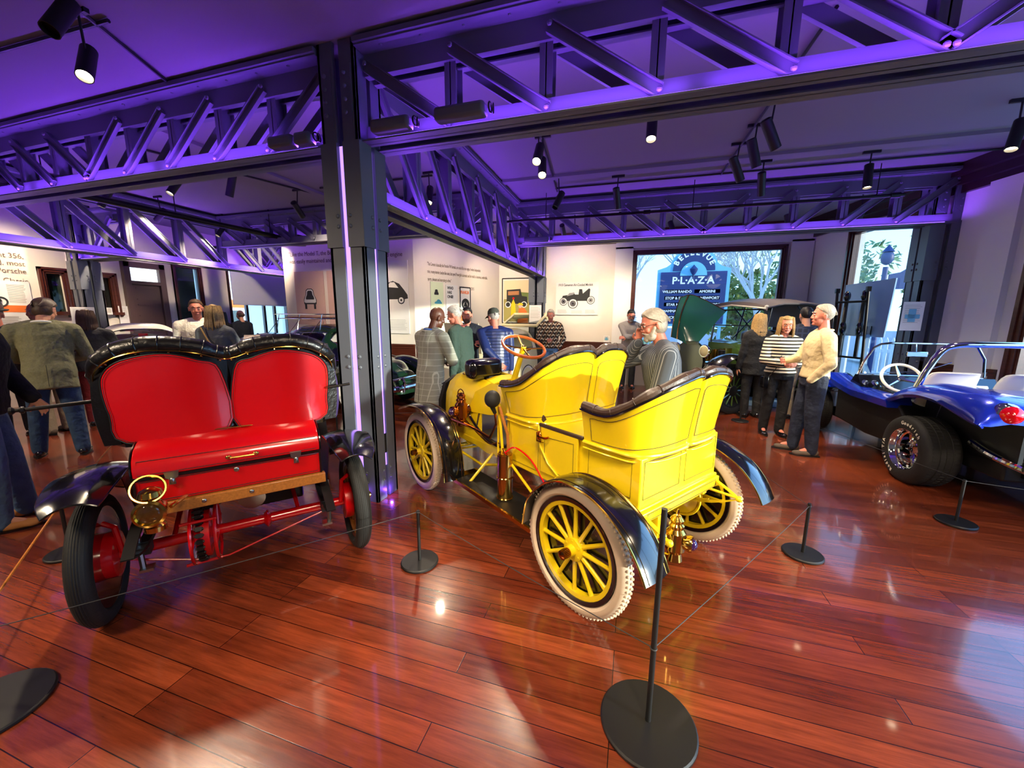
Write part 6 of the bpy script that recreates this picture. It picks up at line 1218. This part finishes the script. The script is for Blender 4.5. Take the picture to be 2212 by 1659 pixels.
text('lettering', 'led engine', .135, MT['textbrown'], q, (-4.78, 7.495, 2.92), X_, Z_, align='RIGHT', sx=.88); text('lettering', 'peed 2015', .135, MT['textbrown'], q, (-4.78, 7.495, 2.6), X_, Z_, align='RIGHT', sx=.88)
# on the slanted wall
D_ = V((1.08, 2.55, 0)).normalized(); N_ = D_.cross(V((0, 0, 1)))
W_ = lambda s, z: tuple(V((-4.53, 7.5, z))+D_*s+N_*.008)
q = thing('wall_lettering', 'small quotation lettering on the slanted white wall above the narrow banners', 'lettering', (0, 0, 0))
for i, s in enumerate(('"The Corvair is basically the Porsche VW formula: air-cooled flat rear engine, 4-wheel independent', 'trim, roomy interior, bucket-like seats, fast speed Powerglide automatic and the result is a luxurious, comfortable,', 'sporty, pleasant and interesting to drive."')): text('lettering', s, .105, MT['textbrown'], q, W_(.36, 2.76-.16*i), D_, Z_, sx=.39)
text('lettering', '- Road Tests, June 2015', .1, MT['textbrown'], q, W_(1.25, 2.3), D_, Z_, sx=.55)
t, P, po, li, wr = board('banner', 'narrow green tinted banner with three small coloured vehicles on the slanted wall', W_(.42, 1.3), D_, Z_, .36, 1.12, 'paper', 'banner')
po([(.0, 0), (.36, 0), (.36, 1.12), (0, 1.12)], mat('mint', 'C8D4AE', .7)); po(carpoly(.16, .82, .14, 'front'), 'ink', .005); po(carpoly(.1, .62, .2, 'side'), mat('teal', '3A8AA0', .6), .005); po(carpoly(.06, .26, .26, 'side'), 'red', .005); po([(.28, .3), (.3, .3), (.32, .5), (.3, .52), (.27, .5)], 'orange', .005)
t, P, po, li, wr = board('banner', 'narrow white banner with bold words over a small black vehicle', W_(.86, 1.3), D_, Z_, .36, 1.08, 'paper', 'banner')
wr('WHO\nHAS\nONE?', .04, .98, .09, sx=.8, bold=.003); po(carpoly(.2, .2, .26, 'front'), 'ink', .005); po(carpoly(.2, .4, .2, 'front'), 'steel', .007)
t, P, po, li, wr = board('banner', 'narrow red, white and black banner with a round car front', W_(1.3, 1.3), D_, Z_, .33, 1.05, 'paper', 'banner', frame='matblack')
wr('FRANKLIN', .015, .9, .1, 'orange', sx=.58, bold=.004); po(disc(.165, .66, .13), 'ink', .005); po(disc(.165, .64, .07), 'paper', .007); po(carpoly(.165, .58, .13, 'front'), 'ink', .009); po([(0, .25), (.33, .25), (.33, .46), (0, .46)], 'orange', .004); po([(.09, 0), (.24, 0), (.24, .4), (.165, .46), (.09, .4)], 'panelblue', .007)
for i, s in enumerate((.26, 1.9)): 
    g = G(); g.add([], []); 
# on the back wall
t, P, po, li, wr = board('framed_print', 'large framed colour print of a motor car with two figures by the slim column', (-3.37, 9.985, 1.5), X_, Z_, .78, 1.15, 'paper', 'print', frame='ink')
po([(.04, .04), (.74, .04), (.74, .66), (.04, .62)], mat('p1', '9A8E4A', .7)); po([(.04, .62), (.2, .68), (.5, .72), (.74, .66), (.74, 1.1), (.04, 1.1)], mat('p2', 'E8C8A0', .7)); po([(.3, .66), (.5, .8), (.74, .78), (.74, .6), (.3, .6)], mat('p3', '6A7A3A', .7), .004)
po([(.12, .5), (.12, .86), (.5, .88), (.54, .7), (.68, .68), (.7, .5)], 'ink', .005); po([(.16, .72), (.46, .73), (.46, .83), (.16, .82)], 'wood', .007); 
for x in (.16, .6): po(disc(x, .48, .08), 'white', .008); po(disc(x, .48, .06), 'ink', .01)
po([(.24, .16), (.38, .16), (.36, .5), (.31, .62), (.25, .5)], 'yellow', .012); po(disc(.31, .64, .03), 'red', .013); po([(.42, .0), (.72, .0), (.68, .3), (.6, .4), (.46, .38)], 'orange', .014); po(disc(.5, .44, .05), 'posterpink', .015); po([(.42, .46), (.58, .46), (.55, .52), (.46, .52)], 'yellow', .016)
t, P, po, li, wr = board('poster', 'white poster of a black open touring car under a bold title, by the plaza window', (-1.93, 9.985, 1.72), X_, Z_, 1.06, .80, 'paper')
wr('1910 Cameron Air-Cooled Models', .05, .71, .085, sx=.72, bold=.001); po(carpoly(.14, .2, .72, 'tour'), 'ink', .004); po([(.28, .46), (.44, .5), (.48, .55), (.34, .54)], 'steel', .006)
for x, y, r in ((.2, .33, .1), (.44, .28, .125), (.88, .36, .1)): po(disc(x, y, r), 'ink', .006); po(disc(x, y, r*.86), 'paper', .008); po(disc(x, y, r*.62), 'steel', .01); po(disc(x, y, r*.2), 'ink', .012)
li(.05, .3, .04, .12, 6); li(.4, .68, .04, .1, 4); li(.75, 1.0, .04, .12, 6)
g = G(); g.bb((-1.94, 9.93, 2.52), (-.86, 9.99, 2.54)); 
def placard(label, x, y, z, rz, w=.22, h=.33, pole=True, blue=False, top=None, group=None):
    t = thing('sign_holder', label, 'sign', (x, y, z), rad(rz), group)
    g = G(); g.bb((-w/2, -.006, 0), (w/2, .0, h)); obj('panel', g, MT['white'], t, smooth=False); g = G(); rn = random.Random(int(x*10))
    for i in range(11): 
        yy = h*.88-i*h*.06; g.bb((-w*.4, -.008, yy), (w*(.4-.15*rn.random()), -.0065, yy+.003))
    g.bb((-.03, -.008, h*.06), (.03, -.0065, h*.06+.04)) if 0 else None
    obj('small_print', g, MT['textbrown'], t, smooth=False)
    if blue: g = G(); g.bb((-w*.2, -.009, h*.3), (w*.15, -.007, h*.75)); g.bb((-w*.35, -.009, h*.42), (w*.35, -.007, h*.56)); obj('blue_drawing', g, MT['signcyan'], t, smooth=False)
    if pole: g = G(); g.cyl((0, .012, -z+.02), (0, .012, h*.5), .012, n=10); g.cyl((0, .012, -z), (0, .012, -z+.02), .14, n=28); obj('stand', g, MT['matblack'], t)
placard('white text sign on the slim column beside the patterned sweater man', -2.28, 9.23, 1.52, 0, .3, .42, pole=False)
placard('white text sign on the brown-grey column at the left wall', -9.55, 4.5, 1.42, 58, .3, .36, pole=False)
placard('white text sign on the wall just left of the panelled door', -10.46, 5.58, 1.45, 90, .17, .38, pole=False)
placard('tilted sign with a blue drawing in front of the bay column', 3.74, 6.95, 1.5, -12, .22, .40, pole=False, blue=True)
placard('small white card on the ledge right of the 1910 poster', -.62, 9.965, 1.05, 0, .14, .16, pole=False, blue=True)
placard('small white card with a picture on the sill of the second small window', -10.38, 5.3, 1.65, 90, .1, .14, pole=False)
0 and placard('white information card lying on the low stand by the buggy windscreen', 3.55, 5.75, 1.0, -30, .12, .14, pole=True)
g = G(); g.bb((-.55, 9.7, .82), (-.2, 9.95, .86)); g.bb((-.5, 9.72, 0), (-.47, 9.75, .82)); g.bb((-.28, 9.72, 0), (-.25, 9.75, .82)); tag(obj('side_table', g, MT['darktrim']), 'small dark ledge table left of the man in the checked shirt', 'table')
t, P, po, li, wr = board('wall_panel', 'large exhibit panel with beige lettering and an orange band at the far left', (-10.49, 4.3, 1.0), (0, 1, 0) if 0 else (0, -1, 0), Z_, 1.5, 1.3, 'paper', 'exhibit panel', th=-.0) if 0 else (None,)*5
q = thing('exhibit_panel', 'wide white exhibit panel with orange band and motorcycle picture at the far left', 'exhibit panel', (-10.49, 0, 0))
g = G(); g.bb((0, 3.2, 1.1), (.012, 4.28, 2.22)); obj('panel', g, MT['paper'], q, smooth=False)
g = G(); g.bb((.012, 3.2, 1.68), (.016, 4.28, 1.8)); obj('orange_band', g, MT['orange'], q, smooth=False)
g = G(); 
for y in (3.62, 3.9): g.torus((.02, y, 1.86), (1, 0, 0), .075, .012, 20, 5)
g.tube([(.02, 3.62, 1.86), (.02, 3.7, 1.98), (.02, 3.85, 1.98), (.02, 3.9, 1.86)], .02, 5); g.ell((.02, 3.76, 1.93), (.015, .1, .05)); obj('motorcycle_picture', g, MT['ink'], q)
g = G(); rn = random.Random(3)
for i in range(16): g.bb((.012, 4.0, 2.15-i*.02), (.015, 4.22-.03*rn.random(), 2.156-i*.02)); g.bb((.012, 3.3, 1.6-i*.02), (.015, 4.1-.05*rn.random(), 1.606-i*.02))
obj('small_print', g, MT['textbrown'], q, smooth=False)
q = thing('wall_lettering', 'beige lettering high on the left wall above the exhibit panel', 'lettering', (0, 0, 0))
for i, s in enumerate(('the elegant 356,', 'styling and, most', 'Ferdinand Porsche', '- Saudin Classic')): text('lettering', s, .12, MT['textbrown'], q, (-10.485, 4.28, 2.62-i*.13-(.04 if i == 3 else 0)), (0, 1, 0), Z_, align='RIGHT', sx=.9)
# ================================================================ OUTSIDE
g = G(); g.bb((-40, 10.3, -.5), (60, 90, -.42)); g.bb((6.0, -30, -.5), (60, 10.3, -.42)); g.bb((-60, -20, -.5), (-12.6, 40, -.42)); o = obj('ground', g, MT['asphalt'], smooth=False); o['kind'] = 'structure'
t = thing('shop_sign', 'large blue arched shopping plaza sign outside the back wall window', 'sign', (2.02, 16.2, 0))
g = G(); arch = [(-1.25, 1.35), (1.25, 1.35), (1.25, 3.45), (.95, 3.55)]+[(.82*cos(rad(a)), 3.45+.82*sin(rad(a))) for a in range(15, 166, 10)]+[(-.95, 3.55), (-1.25, 3.45)]; g.prism(arch, (0, 0, 0), X_, Z_, -.12); obj('frame', g, MT['signcyan'], t, smooth=False)
g = G(); g.prism([(-1.13, 1.45), (1.13, 1.45), (1.13, 3.36), (-1.13, 3.36)], (0, -.01, 0), X_, Z_, .02); g.prism([(.72*cos(rad(a)), 3.4+.74*sin(rad(a))) for a in range(0, 181, 10)], (0, -.01, 0), X_, Z_, .02); obj('blue_face', g, MT['signblue'], t, smooth=False)
g = G(); g.prism([(.46*cos(rad(a)), 3.22+.5*sin(rad(a))) for a in range(0, 181, 10)], (0, -.03, 0), X_, Z_, .02)
for i in range(5): g.bb((-.95, -.03, 1.62+i*.24), (-.08, -.01, 1.76+i*.24)); g.bb((.08, -.03, 1.62+i*.24), (.95, -.01, 1.76+i*.24))
obj('cyan_bars', g, MT['signcyan'], t, smooth=False)
g = G(); g.lathe([(.05, 0), (.12, .12), (.14, .2), (.05, .3), (0, .36)], (0, -.06, 3.25), (0, 0, 1), 10); g.cyl((0, -.06, 3.1), (0, -.06, 3.26), .025); obj('lantern_emblem', g, MT['signblue'], t)
text('lettering', 'P·L·A·Z·A', .36, MT['white'], t, (0, -.035, 2.93), X_, Z_, align='CENTER', bold=.01)
for i, ch in enumerate('BELLEVUE'):
    a = rad(152-i*17.7); text('lettering', ch, .26, MT['white'], t, (.60*cos(a), -.035, 3.36+.60*sin(a)), (sin(a), 0, -cos(a)), (cos(a), 0, sin(a)), align='CENTER', bold=.01)
for i, (a, b) in enumerate((('BRICK ALLEY', 'THE UPS STORE'), ('MAMMA LEONE', 'LAUNDROMAT'), ('STAR NAILS', 'THE CPS STORE'), ('STOP & SHOP', 'W. NEWPORT'), ('WILLIAM RANDO', 'AMORINI'))):
    text('lettering', a, .13, MT['white'], t, (-.52, -.04, 1.64+i*.24), X_, Z_, align='CENTER', bold=.004); text('lettering', b, .13, MT['white'], t, (.52, -.04, 1.64+i*.24), X_, Z_, align='CENTER', bold=.004)
g = G(); g.bb((-1.1, .02, -.42), (-1.0, .1, 1.4)); g.bb((1.0, .02, -.42), (1.1, .1, 1.4)); obj('posts', g, MT['signcyan'], t, smooth=False)
def bare_tree(label, x, y, h, seed, spread=.62):
    rn = random.Random(seed); t = thing('bare_tree', label, 'tree', (x, y, -.42)); g = G(); n = [0]
    def br(p, d, L_, r, lv):
        n[0] += 1; P = [p]; 
        for i in range(3): d = (d+V((rn.uniform(-1, 1), rn.uniform(-1, 1), rn.uniform(-.3, .6)))*.17).normalized(); p = p+d*L_/3; P.append(p)
        g.tube(P, [r, r*.87, r*.75, r*.6], 7 if lv < 2 else 5 if lv < 4 else 3, caps=(0, 0))
        if lv >= 7: return
        for i in range(3 if lv < 5 else 2):
            q = V((rn.uniform(-1, 1), rn.uniform(-1, 1), rn.uniform(-.2, .8))); br(P[rn.choice((2, 3))], (d+q*spread).normalized(), L_*rn.uniform(.66, .86), max(.011, r*.6), lv+1)
    br(V((0, 0, 0)), V((0, 0, 1)), h*.3, h*.024, 0); obj('branches', g, MT['bark'], t, fix=False)
bare_tree('bare branching tree behind the left side of the plaza sign', .3, 19.5, 7, 3); bare_tree('bare tree with wide branches right of the plaza sign', 4.9, 19, 7, 5); bare_tree('pale bare tree far behind the plaza sign', 2.6, 24, 8.5, 8)
def leafy(label, x, y, h, w, seed, n=1500, m='leaf', z0=-.4):
    rn = random.Random(seed); t = thing('leafy_tree', label, 'tree', (x, y, z0)); g = G(); g.tube([(0, 0, 0), (.1, 0, h*.4), (0, .1, h*.7)], [.16, .11, .05], 8); obj('trunk', g, MT['bark'], t)
    g = G(); cs = [(rn.uniform(-w, w)*.6, rn.uniform(-w, w)*.6, h*rn.uniform(.35, .9), w*rn.uniform(.35, .55)) for _ in range(9)]
    for i in range(n):
        c = rn.choice(cs); u, v_ = rn.uniform(0, 2*pi), math.acos(rn.uniform(-1, 1)); r = c[3]*rn.uniform(.7, 1.05); p = V((c[0]+r*sin(v_)*cos(u), c[1]+r*sin(v_)*sin(u), c[2]+r*cos(v_)*.85)); a = V((rn.gauss(0, 1), rn.gauss(0, 1), rn.gauss(0, 1))).normalized(); b = a.orthogonal().normalized(); s = rn.uniform(.08, .17)*w/2
        g.add([p-a*s, p+b*s*.5, p+a*s, p-b*s*.5], [(0, 1, 2, 3)])
    obj('foliage', g, MT[m], t, smooth=False, fix=False)
mk('leaf2', '7F8A3E', .8, var=.35, vs=3)
leafy('green leafy tree at the right part of the plaza window', 8.4, 23, 6.5, 2.6, 4); leafy('leafy tree outside the bay window behind the street sign', 13.5, 17.0, 9, 3.6, 6, 2600); leafy('leafy tree outside further right of the bay window', 15.5, 24, 8, 3.4, 7, 2000, 'leaf2'); leafy('low hedge tree under the right part of the plaza sign', 6.8, 28, 5, 4, 9, 2000, 'leaf2')
leafy('low green bush at the foot of the plaza window', .4, 12.5, 1.7, .8, 12, 500)
t = thing('picket_fence', 'white picket fence outside the bay window', 'fence', (8.3, 12.6, -.42), rad(-60))
g = G(); 
for i in range(34): g.prism([(i*.17, 0), (i*.17+.09, 0), (i*.17+.09, 1.45), (i*.17+.045, 1.55), (i*.17, 1.45)], (-2.8, 0, 0), X_, Z_, .02)
obj('picket', g, MT['fencewhite'], t, smooth=False); g = G(); g.bb((-2.8, .02, .4), (3, .06, .5)); g.bb((-2.8, .02, 1.1), (3, .06, 1.2)); obj('rails', g, MT['fencewhite'], t, smooth=False)
t = thing('street_sign', 'blue street name sign on a lamp post outside the bay window', 'street sign', (6.55, 13.6, -.42))
g = G(); g.cyl((0, 0, 0), (0, 0, 3.5), .06); g.ell((0, 0, 3.75), (.14, .14, .2)); g.lathe([(.14, 0), (.07, .1), (0, .2)], (0, 0, 3.9), (0, 0, 1), 12); obj('lamp_post', g, MT['signblue'], t)
g = G(); g.prism([(.08, 2.9), (1.0, 2.9), (1.0, 3.3), (.75, 3.35), (.54, 3.5), (.33, 3.35), (.08, 3.3)], (0, -.02, 0), X_, Z_, .03); obj('name_plate', g, MT['signblue'], t, smooth=False); text('lettering', 'BELLEVUE AVE', .17, MT['white'], t, (.54, -.03, 3.0), X_, Z_, align='CENTER', sx=.75, bold=.004)
def parked(label, x, y, rz, m):
    t = thing('parked_car', label, 'car', (x, y, -.42), rad(rz)); Ht = [(-2.1, .6), (-1.9, .95), (-1.3, 1.05), (-.8, 1.45), (.4, 1.5), (1.0, 1.05), (1.8, .9), (2.1, .5)]; Wt = [(-2.1, .6), (-1.5, .82), (0, .88), (1.5, .82), (2.1, .6)]
    carbody(t, m, Ht, Wt, .3, 1.0, .2, [(-1.0, -.2, 1.05, 1.38, 1), (-.1, .6, 1.05, 1.36, 1), (-1.0, -.2, 1.05, 1.38, -1), (-.1, .6, 1.05, 1.36, -1)], NX=60, NT=36, trimm='matblack', gl='darkglass')
    for a in (1.3, -1.3):
        for s in (1, -1): tyre(t, (a, s*.8, .33), .33, .2, 'steel', s)
parked('silver parked car glimpsed under the plaza sign', 4.3, 13.6, 175, MT['steel']); parked('white parked car beyond the half shaded window', -15.6, 11.5, 80, MT['white']); parked('teal parked car beyond the half shaded window', -18.5, 13.8, 80, mat('teal_paint', '2E8C8C', .3))
t = thing('brick_shop', 'orange and white shop front across the street beyond the half shaded window', 'building', (-26, 18, -.42), rad(90))
g = G(); g.bb((-9, -.2, 0), (9, 3, 5)); obj('wall', g, MT['wallgrey'], t, smooth=False); g = G(); g.bb((-9, -.3, 2.6), (9, -.2, 3.1)); obj('fascia', g, MT['orange'], t, smooth=False)
for i in range(6): g = G(); g.bb((-8+i*2.8, -.26, .8), (-6.2+i*2.8, -.2, 2.4)); obj('window', g, MT['darkglass'], t, smooth=False)
# ================================================================ GROUPS OF REPEATS
for o in bpy.data.objects:
    if o.parent is None and 'category' in o and 'group' not in o:
        n = o.name.split('.')[0]
        gname = {'track_spotlight': 'black track spotlights under the ceiling', 'light_track': 'thin ceiling light tracks', 'barrier_post': 'black rope barrier posts', 'barrier_rope': 'thin barrier cords', 'steel_column': 'riveted steel columns', 'junction_box': 'conduit boxes along the trusses',
            'person': 'visitors among the cars', 'banner': 'narrow banners on the slanted wall', 'framed_print': 'prints on the exhibition walls', 'sign_holder': 'small white information signs', 'bare_tree': 'bare trees outside', 'leafy_tree': 'leafy trees outside', 'parked_car': 'cars parked outside', 'drinking_glass': 'cups held by visitors', 'roller_shade': 'roller shades on the left wall', 'sprinkler_pipe': 'pipes hung from the ceiling', 'wall_lettering': 'quotation lettering on the walls'}.get(n)
        if gname: o['group'] = gname
